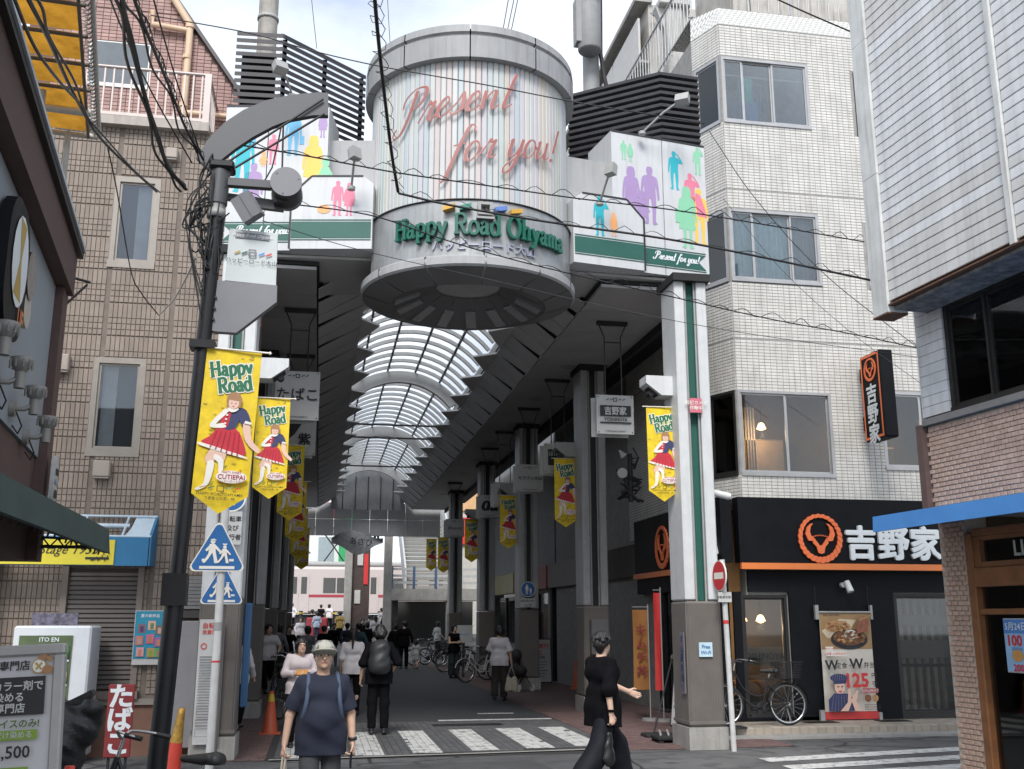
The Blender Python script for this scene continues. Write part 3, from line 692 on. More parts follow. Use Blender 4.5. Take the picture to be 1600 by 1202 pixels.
ROADFAR = brickmat('road_blocks_far', (.046, .048, .051), (.036, .038, .041), (.035, .035, .037), 1.0, .2, .1, .8, .5)
arcade_road = struct('arcade_road', mb, ROADFAR)
mb = MB(); mb.quad((-.55, 14.3, .004), (4.3, 14.3, .004), (4.3, 18.9, .004), (-.55, 18.9, .004))
cross_bed = struct('crossing_pavement', mb, M('paving_joint', (.035, .034, .033), .95, var=.2))
its = []
for i in range(48):
    for j in range(23):
        x = -.5+.1+.1*i-.05; y = 14.35+.2*j+.1*(i % 2)*.0
        if y < 14.35+.13*max(0, x)+.02: continue
        its.append(((x+.0, y+.1, .006+random.uniform(-.0012, .0012)), (.094, .194, .02), random.choice((0, 0, 1, 2)), None))
pieces(cross_bed, 'paver', its, PAVG)
def redpave(name, x0, x1, y0, y1, lim):
    m = MB(); m.quad((x0, y0, .005), (x1, y0, .005), (x1, y1, .005), (x0, y1, .005)); o = struct(name, m, _mats['paving_joint'])
    it = []; r = 0; y = y0+.05
    while y < y1-.05:
        x = x0+(.1 if r % 2 else 0)+.1
        while x < x1-.09:
            it.append(((x, y, .008+random.uniform(-.001, .0012)), (.194, .094, .02), random.choice((0, 0, 1, 2)), None)); x += .2
        y += .1; r += 1
    pieces(o, 'paver', it, PAVR, lim); return o
redpave('left_pavement', -2.0, -.55, 14.3, 19.0, 260)
redpave('right_pavement', 4.32, 6.85, 14.5, 20.5, 300)
m = MB(); REDFAR = brickmat('red_blocks_far', (.13, .075, .07), (.11, .065, .06), (.05, .04, .04), 1.0, .2, .1, .8, .5)
m.quad((4.32, 20.5, .006), (6.85, 20.5, .006), (6.85, 44, .006), (4.32, 44, .006)); struct('right_pavement', m, REDFAR)
m = MB(); m.quad((-2, 19, .006), (-.55, 19, .006), (-.55, 44, .006), (-2, 44, .006)); struct('left_pavement', m, REDFAR)
for x0, x1, a, b in ((-.55, 2.2, 14.2, 14.36), (2.2, 4.32, 14.4, 14.62)):
    m = MB(); m.add([(x0, a, .02), (x1, a+.2, .02), (x1, a+.3, .02), (x0, a+.1, .02)], [(0, 1, 2, 3)]); struct('kerb', m, CONC)
# painted crossing in front of the arcade, broken by the joints of the blocks beneath
for q, (x0, x1) in enumerate(((-.4, -.02), (.56, .95), (1.34, 1.75), (2.17, 2.55), (2.96, 3.37), (3.7, 4.12))):
    m = MB(); y0 = 14.42+.16*max(0, x0); y1 = 17.35+.08*x0
    x = x0
    while x < x1-.01:
        xe = min(x1, math.floor((x+.001+.5)/.1+1)*.1-.5); y = y0
        while y < y1-.01:
            ye = min(y1, 14.35+math.floor((y-14.35+.001)/.2+1)*.2)
            if random.random() > .015: m.box((x+.003, y+.003, .012), (xe-.003, ye-.003, .0195+random.uniform(-.0006, .0006)))
            y = ye
        x = xe
    struct('crosswalk_stripe', m, PAINT)
m = MB(); m.box((2.2, 19.15, .004), (4.28, 19.3, .011)); struct('stop_line', m, PAINT)
m = MB(); m.box((3.1, 20.4, .004), (3.8, 20.52, .0105)); struct('stop_line', m, PAINT)
m = MB(); m.box((2.0, 18.1, .004), (3.2, 18.45, .02)); struct('drain_cover', m, M('drain_iron', (.02, .02, .021), .6, .6))
for q, (xa, ya, xb, yb) in enumerate(((5.75, 13.0, 12.5, 14.3), (5.75, 12.3, 12.5, 13.6), (5.75, 11.62, 12.5, 12.9), (5.75, 10.9, 12.5, 12.2))):
    m = MB(); m.add([(xa, ya, .006), (xb, yb, .006), (xb, yb+.36, .006), (xa, ya+.36, .006)], [(0, 1, 2, 3)]); struct('crosswalk_stripe', m, PAINT)
m = MB(); m.add([(.4, 12.6, .003), (2.9, 12.9, .003), (2.8, 13.75, .003), (.3, 13.6, .003)], [(0, 1, 2, 3)]); struct('road_patch', m, worn('asphalt_patch', (.058, .058, .06), (.076, .076, .078), (.02, .02, .02), .85, 0))
m = MB(); m.lathe([(.0, .009), (.3, .009), (.31, .004)], (-1.35, 15.0, .01), 24); struct('manhole_cover', m, M('manhole_iron', (.06, .06, .062), .5, .7, bump=.5, bscale=60))
m = MB(); m.lathe([(.0, .009), (.33, .009), (.34, .004)], (6.35, 15.95, .13), 24); struct('manhole_cover', m, _mats['manhole_iron'])

# ================================================================== facade helper
def wall_with_holes(mb, u0, u1, z0, z1, holes, put, t=.25, mi=0):
    """boxes filling u0..u1 x z0..z1 around holes (a,b,c,d); put(u,depth,z)->point"""
    us = sorted({u0, u1, *[h[0] for h in holes], *[h[1] for h in holes]}); zs = sorted({z0, z1, *[h[2] for h in holes], *[h[3] for h in holes]})
    us = [u for u in us if u0 <= u <= u1]; zs = [z for z in zs if z0 <= z <= z1]
    for i in range(len(us)-1):
        run = None
        for j in range(len(zs)-1):
            cu, cz = (us[i]+us[i+1])/2, (zs[j]+zs[j+1])/2
            solid = not any(h[0] < cu < h[1] and h[2] < cz < h[3] for h in holes)
            if solid: run = (run[0], zs[j+1]) if run else (zs[j], zs[j+1])
            if run and (not solid or j == len(zs)-2):
                a, b = us[i], us[i+1]; c, d = run
                P = [put(a,0,c), put(b,0,c), put(b,t,c), put(a,t,c), put(a,0,d), put(b,0,d), put(b,t,d), put(a,t,d)]
                mb.add(P, [(0,3,2,1),(4,5,6,7),(0,1,5,4),(1,2,6,5),(2,3,7,6),(3,0,4,7)], mi); run = None
def tile_field(mb, u0, u1, z0, z1, pu, pz, gap, holes, put, proud, jit=.0004, jointsu=(), jointsz=(), stagger=False, nm=1):
    r = 0; z = z0
    while z < z1-pz*.5:
        u = u0 - (pu*.5 if (stagger and r % 2) else 0)
        while u < u1-.01:
            a, b = max(u, u0)+gap/2, min(u+pu, u1)-gap/2; c, d = z+gap/2, z+pz-gap/2
            ok = b-a > .015 and not any(h[0]-.01 < (a+b)/2 < h[1]+.01 and h[2]-.01 < (c+d)/2 < h[3]+.01 for h in holes)
            if ok and not any(abs((a+b)/2-q) < pu*.5 and abs((a+b)/2-q) < .012 for q in jointsu):
                e = proud+random.uniform(-jit, jit); g = .004
                P = [put(a,0,c), put(b,0,c), put(b,0,d), put(a,0,d), put(a+g,-e,c+g), put(b-g,-e,c+g), put(b-g,-e,d-g), put(a+g,-e,d-g)]
                mb.add(P, [(4,5,6,7),(0,1,5,4),(1,2,6,5),(2,3,7,6),(3,0,4,7)], random.randrange(nm))
            u += pu
        z += pz; r += 1
        for q in jointsz:
            if z < q < z+pz: z = q+.02
ALU = M('aluminium', (.42, .42, .42), .4, .6, var=.1); ALUD = M('dark_frame', (.03, .028, .027), .45, .3, var=.2); ALUB = M('beige_frame', (.27, .245, .215), .45, .2, var=.1)
GL = glass('window_glass', (.93, .96, .98), .97); GLC = glass('clear_glass', (.85, .86, .84), .8)
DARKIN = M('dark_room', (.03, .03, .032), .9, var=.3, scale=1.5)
def tile_items(u0, u1, z0, z1, pu, pz, gap, holes, Y, proud, jit, nm, jointsu=()):
    it = []; z = z0
    while z < z1-pz*.5:
        u = u0
        while u < u1-.01:
            a, b = u+gap/2, min(u+pu, u1)-gap/2; c, d = z+gap/2, z+pz-gap/2
            if b-a > .6*(pu-gap) and not any(h[0]-.01 < (a+b)/2 < h[1]+.01 and h[2]-.01 < (c+d)/2 < h[3]+.01 for h in holes) and not any(abs((a+b)/2-q) < .03 for q in jointsu):
                e = proud+random.uniform(-jit, jit); it.append((((a+b)/2, Y-e/2, (c+d)/2), (round(b-a, 3), proud*2, round(d-c, 3)), random.randrange(nm), None))
            u += pu
        z += pz
    return it
def window(parent, put, u0, u1, z0, z1, fr, dep=.08, w=.05, sashes=2, gl=None, name='window', slide=True, split=None):
    """a framed window with its own sashes and panes; put(u,depth,z)"""
    def bx(m, a, b, c, d, y0, y1):
        P = [put(a,y0,c), put(b,y0,c), put(b,y1,c), put(a,y1,c), put(a,y0,d), put(b,y0,d), put(b,y1,d), put(a,y1,d)]
        m.add(P, [(0,3,2,1),(4,5,6,7),(0,1,5,4),(1,2,6,5),(2,3,7,6),(3,0,4,7)])
    m = MB(); bx(m, u0, u1, z0-w*.3, z0+w, -.03, dep); bx(m, u0, u1, z1-w, z1, -.01, dep); bx(m, u0, u0+w, z0+w, z1-w, -.01, dep); bx(m, u1-w, u1, z0+w, z1-w, -.01, dep)
    root = m.build(name, fr, parent)
    ed = split or [u0+w+(u1-u0-2*w)*i/sashes for i in range(sashes+1)]
    for i in range(len(ed)-1):
        a, b = ed[i], ed[i+1]; y = .02+(.03 if (i % 2 and slide) else 0); s = .032
        m = MB(); bx(m, a, b, z0+w, z0+w+s*1.3, y, y+.025); bx(m, a, b, z1-w-s, z1-w, y, y+.025); bx(m, a, a+s, z0+w+s*1.3, z1-w-s, y, y+.025); bx(m, b-s, b, z0+w+s*1.3, z1-w-s, y, y+.025)
        m.build('sash', fr, root)
        m = MB(); bx(m, a+s, b-s, z0+w+s*1.3, z1-w-s, y+.009, y+.015); m.build('pane', gl or GL, root)
    return root
def Yp(Y): return lambda u, d, z: (u, Y+d, z)
def pick(objs): return objs

# ================================================================== RESTAURANT BUILDING on the right corner (white tiles)
YB = 16.8; put = Yp(YB)
rest = thing('restaurant_building', 'white tiled corner building with a black beef bowl restaurant on its ground floor', 'building', (9.5, 20, 0))
TW = [M('white_tile_%d' % i, c, .35, var=.14, scale=2.2, streak=.28) for i, c in enumerate([(.62, .605, .57), (.605, .59, .56), (.635, .62, .585)])]
GROUT = M('tile_grout', (.3, .293, .28), .9, var=.2); BLK = M('black_cladding', (.007, .0075, .01), .55, var=.3, scale=3, spec=.14)
holes = [(7.19, 8.97, 10.99, 12.36), (7.19, 8.97, 7.83, 9.23), (7.19, 8.97, 4.25, 5.78), (9.95, 12.0, 4.42, 5.86), (9.93, 11.4, 10.95, 12.3), (9.93, 11.4, 7.83, 9.1),
         (7.06, 7.89, .2, 2.19), (9.88, 11.08, .16, 2.22)]
m = MB(); wall_with_holes(m, 7.17, 14, .13, 13.05, holes, put)
m.box((7.17, 18.3, 0), (14, 30, 13.05)); m.box((6.87, 17.5, 3.9), (7.1, 30, 13.05)); m.box((6.87, 20.2, 0), (7.1, 30, 3.9))
m.box((13.8, 17.05, .13), (14, 18.3, 13.05))
for z in (3.9, 6.9, 9.95, 13.0): m.box((7.12, 17.06, z-.12), (13.79, 18.29, z))
m.build('wall', GROUT, rest)
def putC(u, d, z):                                # chamfered corner face, u from 0 (side wall) to .716 (front)
    a = Vector((6.87, 17.5)); b = Vector((7.17, YB)); t = (b-a).normalized(); n = Vector((t.y, -t.x)); p = a+t*u+n*-d*-1 if False else a+t*u-Vector((t.y, -t.x))*(-d)*-1
    q = a+t*u+Vector((-t.y, t.x))*d
    return (q.x, q.y, z)
CW = .76
chol = [(.06, .72, 10.99, 12.36), (.06, .72, 7.83, 9.23), (.06, .72, 4.25, 5.78)]
m = MB(); wall_with_holes(m, 0, CW, 3.9, 13.05, chol, putC, .12); m.build('corner_wall', GROUT, rest)
m = MB(); JZ = (9.62, 6.72)
tile_field(m, 7.18, 12.6, 3.84, 13.05, .112, .0585, .0085, holes, put, .006, jointsu=(8.99, 9.91), jointsz=JZ, nm=3)
tile_field(m, .0, CW, 3.84, 13.05, .112, .0585, .0085, chol, putC, .006, jointsz=JZ, nm=3)
def putS(u, d, z): return (6.87+d, -u, z)        # side wall facing the arcade, u = -Y
tile_field(m, -22.5, -17.5, 3.5, 10.5, .112, .0585, .012, [], putS, .006, jointsz=JZ, nm=3)
o = m.build('wall_tiles', TW, rest); o['kind'] = 'stuff'
m = MB()                                           # sloped tiled coping and roof terrace
P = [(7.17, YB, 13.06), (13, YB, 13.06), (13, YB+.5, 13.75), (7.4, YB+.5, 13.75), (7.0, YB+1.0, 13.75), (6.87, 17.5, 13.06)]
m.add(P, [(0, 1, 2, 3), (5, 0, 3, 4)])
m.add([(7.4, YB+.5, 13.75), (13, YB+.5, 13.75), (13, 19, 13.75), (7, 19, 13.75), (7, YB+1, 13.75)], [(0, 1, 2, 3, 4)])
m.build('coping', brickmat('coping_tiles', (.66, .65, .62), (.62, .61, .58), (.3, .3, .29), 1, .11, .06, .4, .4), rest)
m = MB()
for i in range(26): m.cyl((7.06, 17.9+.2*i, 13.7), (7.06, 17.9+.2*i, 15.0), .016, n=5)
m.cyl((7.06, 17.8, 15.0), (7.06, 23, 15.0), .03, n=6); m.cyl((7.06, 17.8, 13.85), (7.06, 23, 13.85), .02, n=6); m.build('terrace_railing', ALU, rest)
m = MB(); m.box((8.0, 17.9, 13.75), (13, 20, 16.5)); m.build('roof_house', M('stained_render', (.45, .43, .40), .85, var=.2, scale=2, streak=.6), rest)
window(rest, Yp(17.88), 8.3, 9.3, 14.0, 15.4, ALU); window(rest, Yp(17.88), 10.6, 11.6, 14.0, 15.4, ALU)
m = MB()
for i in range(20): m.cyl((8.05+.22*i, 17.3, 13.75), (8.05+.22*i, 17.3, 14.6), .014, n=5)
m.cyl((8, 17.3, 14.6), (13, 17.3, 14.6), .025, n=6); m.build('terrace_railing', ALU, rest)
def plight(x, y, z, e=9):                         # the bulb inside a lit pendant lamp
    ld = bpy.data.lights.new('pendant_light', 'POINT'); ld.energy = e; ld.color = (1, .7, .42); ld.shadow_soft_size = .06
    lo = bpy.data.objects.new('pendant_light', ld); COL.objects.link(lo); lo.location = (x, y, z-.14)
# windows with what hangs inside them
def curtain(parent, put, u0, u1, z0, z1, mat, folds=9, amp=.03, dep=.17):
    m = MB(); n = folds*6; vs = []
    for i in range(n+1):
        u = u0+(u1-u0)*i/n; d = dep+amp*math.sin(i*2*math.pi/6+.5*math.sin(i*.7))
        vs += [put(u, d, z0), put(u, d*1.02, (z0+z1)/2), put(u, d, z1)]
    m.add(vs, [(3*i+j, 3*i+3+j, 3*i+4+j, 3*i+1+j) for i in range(n) for j in range(2)], 0, True); return m.build('curtain', mat, parent)
w4 = window(rest, put, 7.19, 8.97, 10.99, 12.36, ALU, split=[7.24, 7.52, 7.6, 8.2, 8.42, 8.92][0:1]+[7.62, 8.22, 8.92])
w3 = window(rest, put, 7.19, 8.97, 7.83, 9.23, ALU, split=[7.24, 7.66, 8.4, 8.92])
w2 = window(rest, put, 7.19, 8.97, 4.25, 5.78, ALU, split=[7.24, 8.1, 8.92], gl=GLC)
window(rest, put, 9.95, 12.0, 4.42, 5.86, ALU, split=[10.0, 10.75, 11.95], gl=GLC)
window(rest, put, 9.93, 11.4, 10.95, 12.3, ALUD); window(rest, put, 9.93, 11.4, 7.83, 9.1, ALU)
for c in chol: window(rest, putC, c[0], c[1], c[2], c[3], ALUD if c[2] < 5 else ALU, sashes=1, gl=GLC if c[2] < 5 else GL, slide=False)
CURT = M('curtain_blue', (.45, .62, .66), .9, var=.12); CURTG = M('curtain_grey', (.2, .26, .3), .9, var=.12)
curtain(rest, put, 7.2, 8.42, 7.85, 9.2, CURT, 11); curtain(rest, put, 8.4, 8.95, 7.85, 9.2, CURTG, 6, .015)
m = MB(); m.box((9.9, 17.2, 7.8), (11.5, 17.22, 9.1)); m.build('blind', M('cream_blind', (.5, .5, .4), .9), rest)
m = MB(); m.box((7.2, 17.5, 10.7), (12, 18.2, 10.95)); m.cyl((7.25, 17.02, 12.1), (8.9, 17.02, 12.1), .015); m.build('drying_pole', ALU, rest)
for u, w, z, mt in ((7.75, .28, 11.75, M('towel_teal', (.02, .33, .3), .9)), (8.0, .2, 11.6, M('cloth_navy_hang', (.03, .05, .1), .9)), (7.45, .3, 11.4, M('cloth_grey_hang', (.1, .1, .11), .9)), (7.75, .5, 11.25, M('cloth_blue_hang', (.09, .16, .32), .9))):
    m = MB(); n = 10; vs = []
    for i in range(n+1):
        a = u-w/2+w*i/n; vs += [(a, 17.0+.02*math.sin(i*1.9), z+.32), (a+.01, 17.0+.04*math.sin(i*1.9+.4), z), (a, 17.0+.03*math.sin(i*1.9), z-.25+.04*math.sin(i))]
    m.add(vs, [(3*i+j, 3*i+3+j, 3*i+4+j, 3*i+1+j) for i in range(n) for j in range(2)], 0, True); m.build('hanging_laundry', mt, rest)
# second floor dining room and ground floor interior
WARM = M('interior_plaster', (.2, .145, .09), .8, var=.12); m = MB(); m.box((7.3, 18.2, 4.0), (13.7, 18.28, 6.7)); m.box((7.3, 18.2, .15), (13.7, 18.28, 3.7)); m.build('interior_wall', WARM, rest)
bxs(rest, 'bench_back', M('tan_vinyl', (.45, .34, .22), .5), [((7.75, 17.9, 4.25), (8.55, 18.15, 5.1)), ((9.96, 17.5, 4.5), (10.6, 18.1, 4.95))], .03)
for x, z, y in ((7.35, 5.45, 17.4), (7.92, 5.25, 17.5), (7.28, 4.95, 17.7), (10.2, 5.4, 17.5), (7.28, 1.78, 17.3), (7.62, 1.78, 17.3)):
    m = MB(); m.cyl((x, y, z+.07), (x, y, z+.5), .006, n=5); o = m.build('pendant_cord', ALUD, rest)
    m = MB(); m.lathe([(.02, .08), (.05, .06), (.085, -.03)], (x, y, z), 14); m.lathe([(.0, .0), (.04, -.01), (.05, -.05), (0, -.06)], (x, y, z), 12); m.build('pendant_lamp', glow('lamp_glow', (1, .62, .25), 5), o); plight(x, y, z) if (x, z) in ((7.92, 5.25), (7.62, 1.78), (10.2, 5.4)) else None
bxs(rest, 'screen_slat', M('pale_wood', (.6, .53, .43), .6), [((10.0+.15*i, 17.12, .25), (10.07+.15*i, 17.16, 2.15)) for i in range(7)]+[((7.5+.055*i, 17.9, 4.5), (7.53+.055*i, 17.93, 5.7)) for i in range(9)])
FROST = M('frosted_film', (.33, .32, .3), .5, var=.06)
bxs(rest, 'frosted_band', FROST, [((7.1, 17.0, 1.02), (7.85, 17.01, 1.32)), ((9.93, 17.0, 1.12), (11.04, 17.01, 1.42)), ((9.93, 17.0, 1.68), (11.04, 17.01, 1.86))])
p = Print(); p.text('YOSHINOYA', 0, 0, .14, M('film_letter', (.02, .02, .02), .5, var=0), .02); p.put(frame_mat((7.48, 16.99, 1.17), (1, 0, 0), (0, 0, 1)), rest)
m = MB(); m.box((7.2, 17.6, .5), (7.85, 18.1, .72)); m.box((7.3, 17.8, .15), (7.7, 18.0, .5)); m.build('counter', M('counter_wood', (.3, .2, .12), .5), rest)
window(rest, put, 7.06, 7.89, .2, 2.19, ALUD, sashes=1, gl=GLC); window(rest, put, 9.88, 11.08, .16, 2.22, ALUD, sashes=1, gl=GLC)
m = MB(); m.box((9.9, 16.83, .98), (11.06, 16.86, 1.03)); m.build('glazing_bar', ALUD, rest)
# black fascia, orange line, black wall panels
m = MB(); m.box((6.98, 16.55, 2.72), (13.0, 16.78, 3.83)); m.box((7.18, 16.74, 2.24), (13.0, 16.79, 2.6)); m.box((7.91, 16.74, .14), (9.86, 16.79, 2.239)); m.box((11.1, 16.74, .14), (13, 16.79, 2.239)); m.box((6.9, 16.74, .14), (7.04, 16.79, 2.239)); m.box((7.05, 16.74, .14), (9.0, 16.79, .19))
m.box((6.66, 16.56, 2.72), (6.86, 21.5, 3.83)); m.box((6.7, 16.8, .14), (6.85, 17.4, 2.6)); m.box((6.7, 17.41, 2.3), (6.85, 21.5, 2.6)); m.box((6.7, 19.8, .1), (6.85, 20.2, 2.29)); m.box((6.7, 18.55, .1), (6.85, 18.75, 2.29))
m.build('black_fascia', BLK, rest)
ORG = M('orange_trim', (.72, .2, .05), .45, var=.05)
m = MB(); m.box((6.99, 16.52, 2.61), (13.0, 16.6, 2.715)); m.box((6.62, 16.53, 2.61), (6.7, 21.5, 2.715)); m.build('orange_stripe', ORG, rest)
bxs(rest, 'glass_door', GLC, [((6.75, 17.45, .12), (6.79, 18.5, 2.28)), ((6.75, 18.8, .12), (6.79, 19.75, 2.28))])
m = MB(); m.cyl((6.7, 17.9, .25), (6.7, 17.9, 1.4), .018); m.build('door_handle', ALU, rest)
bxs(rest, 'inner_floor', WARM, [((7.16, 17.46, .02), (9, 18.2, .12))])
def bull(m_):                                    # round rope emblem with a horned head, radius 1
    mb = MB(); n = 26
    for i in range(n):
        a = 2*math.pi*i/n+.05; b = a+2*math.pi/n*.93; sk = .13
        tk = .13+.09*(1-math.sin(a))*.5
        pts = []
        for (t, r) in ((a, 1.0), (a+(b-a)*.5, 1.03), (b, 1.0), (b+sk, 1-tk), (a+sk+(b-a)*.5, 1-tk*1.1), (a+sk, 1-tk)): pts.append((r*math.cos(t), r*1.03*math.sin(t), 0))
        mb.add(pts, [tuple(range(6))])
    for e in (-1, 1):
        out = [(.34, -.12), (.56, -.1), (.68, .18), (.6, .46), (.42, .62), (.3, .64), (.42, .5), (.47, .28), (.42, .1), (.32, .06)]
        mb.add([(e*x, y, 0) for x, y in out], [tuple(range(len(out)) if e > 0 else reversed(range(len(out))))])
        y = [(.06, -.3), (.3, .02), (.36, -.2), (.2, -.36), (.13, -.62), (0, -.66), (0, -.3)]
        mb.add([(e*a_, b_, 0) for a_, b_ in y], [tuple(range(len(y)) if e > 0 else reversed(range(len(y))))])
        for i in range(4):
            x = e*(.05+.09*i); mb.add([(x-.02, .1-.012*i*i*.5, 0), (x+.02, .1-.012*i*i*.5, 0), (x+.02, .15-.012*i*i*.5, 0), (x-.02, .15-.012*i*i*.5, 0)], [(0, 1, 2, 3)])
    return mb
EMB = M('emblem_orange', (.8, .17, .05), .45, var=.04); WLET = M('letter_white', (.72, .76, .78), .4, var=.05)
def emblem_at(parent, o, ex, ey, r, thick=.03):
    mb = bull(None); v = np.array(mb.v); me = MB()
    for f in mb.f: me.prism([(v[i][0]*r, v[i][1]*r, 0) for i in f], (0, 0, thick))
    return put_mb(me, frame_mat(o, ex, ey), EMB, parent, 'emblem')
def put_mb(mb, mtx, mats, parent, name):
    me = mb.mesh(mats, None, name); off = rloc(parent) if parent is not None else Vector((0, 0, 0)); me.transform(Matrix.Translation(-off) @ mtx); return link(name, me, parent)
def put_text(t, mat, size, mtx, parent, bold=.02, ext=.0, name='lettering', space=1.0):
    return putm(fat(text_mesh(t, mat, size, .006, ext, 'CENTER', 0, space), bold*size, 6, .001), mtx, parent, name)
emblem_at(rest, (8.45, 16.54, 3.14), (1, 0, 0), (0, 0, 1), .40)
for ch, x in (('吉', 9.2), ('野', 9.81), ('家', 10.42)): put_text(ch, WLET, .60, frame_mat((x, 16.53, 3.03), (1, 0, 0), (0, 0, 1)), rest, .03, .025)
put_text('YOSHINOYA', WLET, .4, frame_mat((12.05, 16.53, 3.02), (1, 0, 0), (0, 0, 1)), rest, .02, .02)
emblem_at(rest, (6.65, 19.6, 3.17), (0, -1, 0), (0, 0, 1), .4)
for ch, y in (('吉', 18.85), ('野', 18.25), ('家', 17.65)): put_text(ch, WLET, .62, frame_mat((6.65, y, 3.06), (0, -1, 0), (0, 0, 1)), rest, .03, .02)
put_text('A', WLET, .4, frame_mat((6.65, 16.85, 3.0), (0, -1, 0), (0, 0, 1)), rest, .02, .02)
# tiled plinth in front
pl = thing('tiled_plinth', 'low beige tiled plinth running along the front of the restaurant', 'plinth', (8.5, 16.2, 0))
m = MB(); m.box((6.0, 15.78, .0), (13, 16.74, .122)); m.build('bed', GROUT, pl)
its = []; BT = [M('beige_tile_%d' % i, c, .6, var=.15, scale=6) for i, c in enumerate([(.36, .31, .25), (.31, .27, .22), (.4, .35, .29)])]
for i in range(46):
    for j in range(6):
        its.append(((6.08+.15*i, 15.86+.15*j, .127), (.144, .144, .014), random.choice((0, 1, 2)), None))
    its.append(((6.08+.15*i, 15.776, .065), (.144, .012, .112), random.choice((0, 1)), None))
pieces(pl, 'plinth_tile', its, BT)
m = MB(); m.box((5.95, 15.35, .0), (13, 15.76, .035)); struct('kerb', m, CONC)
for x in (7.9, 9.2): m = MB(); m.box((x, 16.25, .136), (x+.55, 16.55, .142)); m.solo('drain_grate', M('grate_iron', (.03, .028, .026), .6, .5), 'dark drain grate set into the beige plinth %s' % ('below the window' if x < 8 else 'below the poster'), 'drain grate', 'drain grates')
# projecting sign
ps = thing('projecting_sign', 'tall black box sign with orange border projecting from white tiled wall', 'sign', (9.62, 16.3, 4.84))
m = MB(); m.cham((9.5, 15.95, 4.86), (9.76, 16.62, 6.42), .02); m.build('sign_box', BLK, ps)
m = MB()
for z in (5.1, 6.0): m.box((9.58, 16.6, z), (9.68, 16.79, z+.25))
m.build('bracket', BLK, ps)
p = Print(); p.frame(-.31, -.76, .31, .76, .045, EMB)
p.put(frame_mat((9.498, 16.285, 5.64), (0, -1, 0), (0, 0, 1)), ps, 'border')
emblem_at(ps, (9.496, 16.285, 6.12), (0, -1, 0), (0, 0, 1), .2, .01)
for i, ch in enumerate('吉野家'): put_text(ch, WLET, .36, frame_mat((9.492, 16.285, 5.66-.36*i), (0, -1, 0), (0, 0, 1)), ps, .03)

# ================================================================== BROWN SIDED BUILDING on the left
YL = 15.15; put = Yp(YL)
brown = thing('brown_building', 'brown panel clad building with a pink tiled gable and a shuttered tobacco counter', 'building', (-2.9, 15.15, 0))
SID = [M('brown_siding_%d' % i, c, .8, var=.14, scale=5, bump=.3, bscale=120, streak=.12) for i, c in enumerate([(.265, .22, .185), (.25, .205, .172), (.285, .236, .2)])]
SGR = M('siding_groove', (.18, .15, .128), .9, var=.2)
holes = [(-3.27, -2.6, 6.86, 8.28), (-3.33, -2.6, 4.05, 5.47), (-3.4, -2.45, .84, 2.46)]
m = MB(); wall_with_holes(m, -4.4, -1.36, .0, 9.12, holes, put, .2); m.box((-7, 15.36, 6.2), (-1.45, 22, 6.3)); m.box((-7, 15.9, 0), (-1.4, 22, 9.0)); m.build('wall', SGR, brown)
its = []; z = .78
while z < 9.05:
    for h in (.1, .088, .088, .088, .225):
        if h == .1: z += .012; continue
        if z+h > 9.1: break
        its += tile_items(-4.3, -1.38, z, z+h, .0655, h, .011 if h < .2 else .009, holes, YL, .011, .0025, 3, (-3.2, -2.3)); z += h
pieces(brown, 'siding_board', its, SID)
RB = M('red_brown_render', (.19, .105, .075), .85, var=.15); m = MB(); m.box((-4.3, 15.1, .0), (-1.4, 15.14, .66)); m.build('base_panel', RB, brown)
m = MB(); m.box((-4.3, 15.05, .66), (-1.4, 15.14, .74)); m.build('base_ledge', ALUB, brown)
window(brown, put, -3.27, -2.6, 6.86, 8.28, ALUB, dep=.05, w=.085, sashes=1, slide=False); window(brown, put, -3.33, -2.6, 4.05, 5.47, ALUB, dep=.05, w=.085, sashes=1, slide=False)
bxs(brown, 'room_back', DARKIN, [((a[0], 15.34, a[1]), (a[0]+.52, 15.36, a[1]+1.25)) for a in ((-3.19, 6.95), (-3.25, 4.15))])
bxs(brown, 'blind', M('grey_blind', (.42, .42, .42), .8), [((-2.94, 15.29, 6.95), (-2.7, 15.31, 8.2)), ((-3.2, 15.28, 4.15), (-3.0, 15.3, 5.4))])
VENT = M('vent_beige', (.36, .31, .27), .6, var=.08)
for x0, z0, w in ((-3.87, 5.22, .24), (-3.18, 3.72, .23), (-2.55, 8.58, .17)):
    m = MB(); m.cham((x0, 15.0, z0), (x0+w, 15.14, z0+w), .015); m.box((x0+.01, 15.02, z0-.018), (x0+w-.01, 15.13, z0)); m.build('vent_cover', VENT, brown)
# shutter
sh = MB(); sh.box((-3.46, 15.09, .8), (-3.38, 15.2, 2.5)); sh.box((-2.47, 15.09, .8), (-2.39, 15.2, 2.5)); sh.box((-3.46, 15.08, 2.5), (-2.39, 15.2, 2.58)); sh.box((-3.5, 15.0, .74), (-2.35, 15.18, .84)); sf = sh.build('shutter_frame', M('shutter_frame_brown', (.2, .165, .145), .6), brown)
SH = M('shutter_slat', (.105, .092, .085), .5, .3, var=.12)
me = MB().add([(-.46, 0, 0), (.46, 0, 0), (.46, -.02, .018), (-.46, -.02, .018), (.46, -.012, .062), (-.46, -.012, .062)], [(0, 1, 2, 3), (3, 2, 4, 5)]).mesh(SH)
for i in range(26): link('slat', me, sf, Vector((-2.925, 15.17, .85+.0625*i))-rloc(sf))
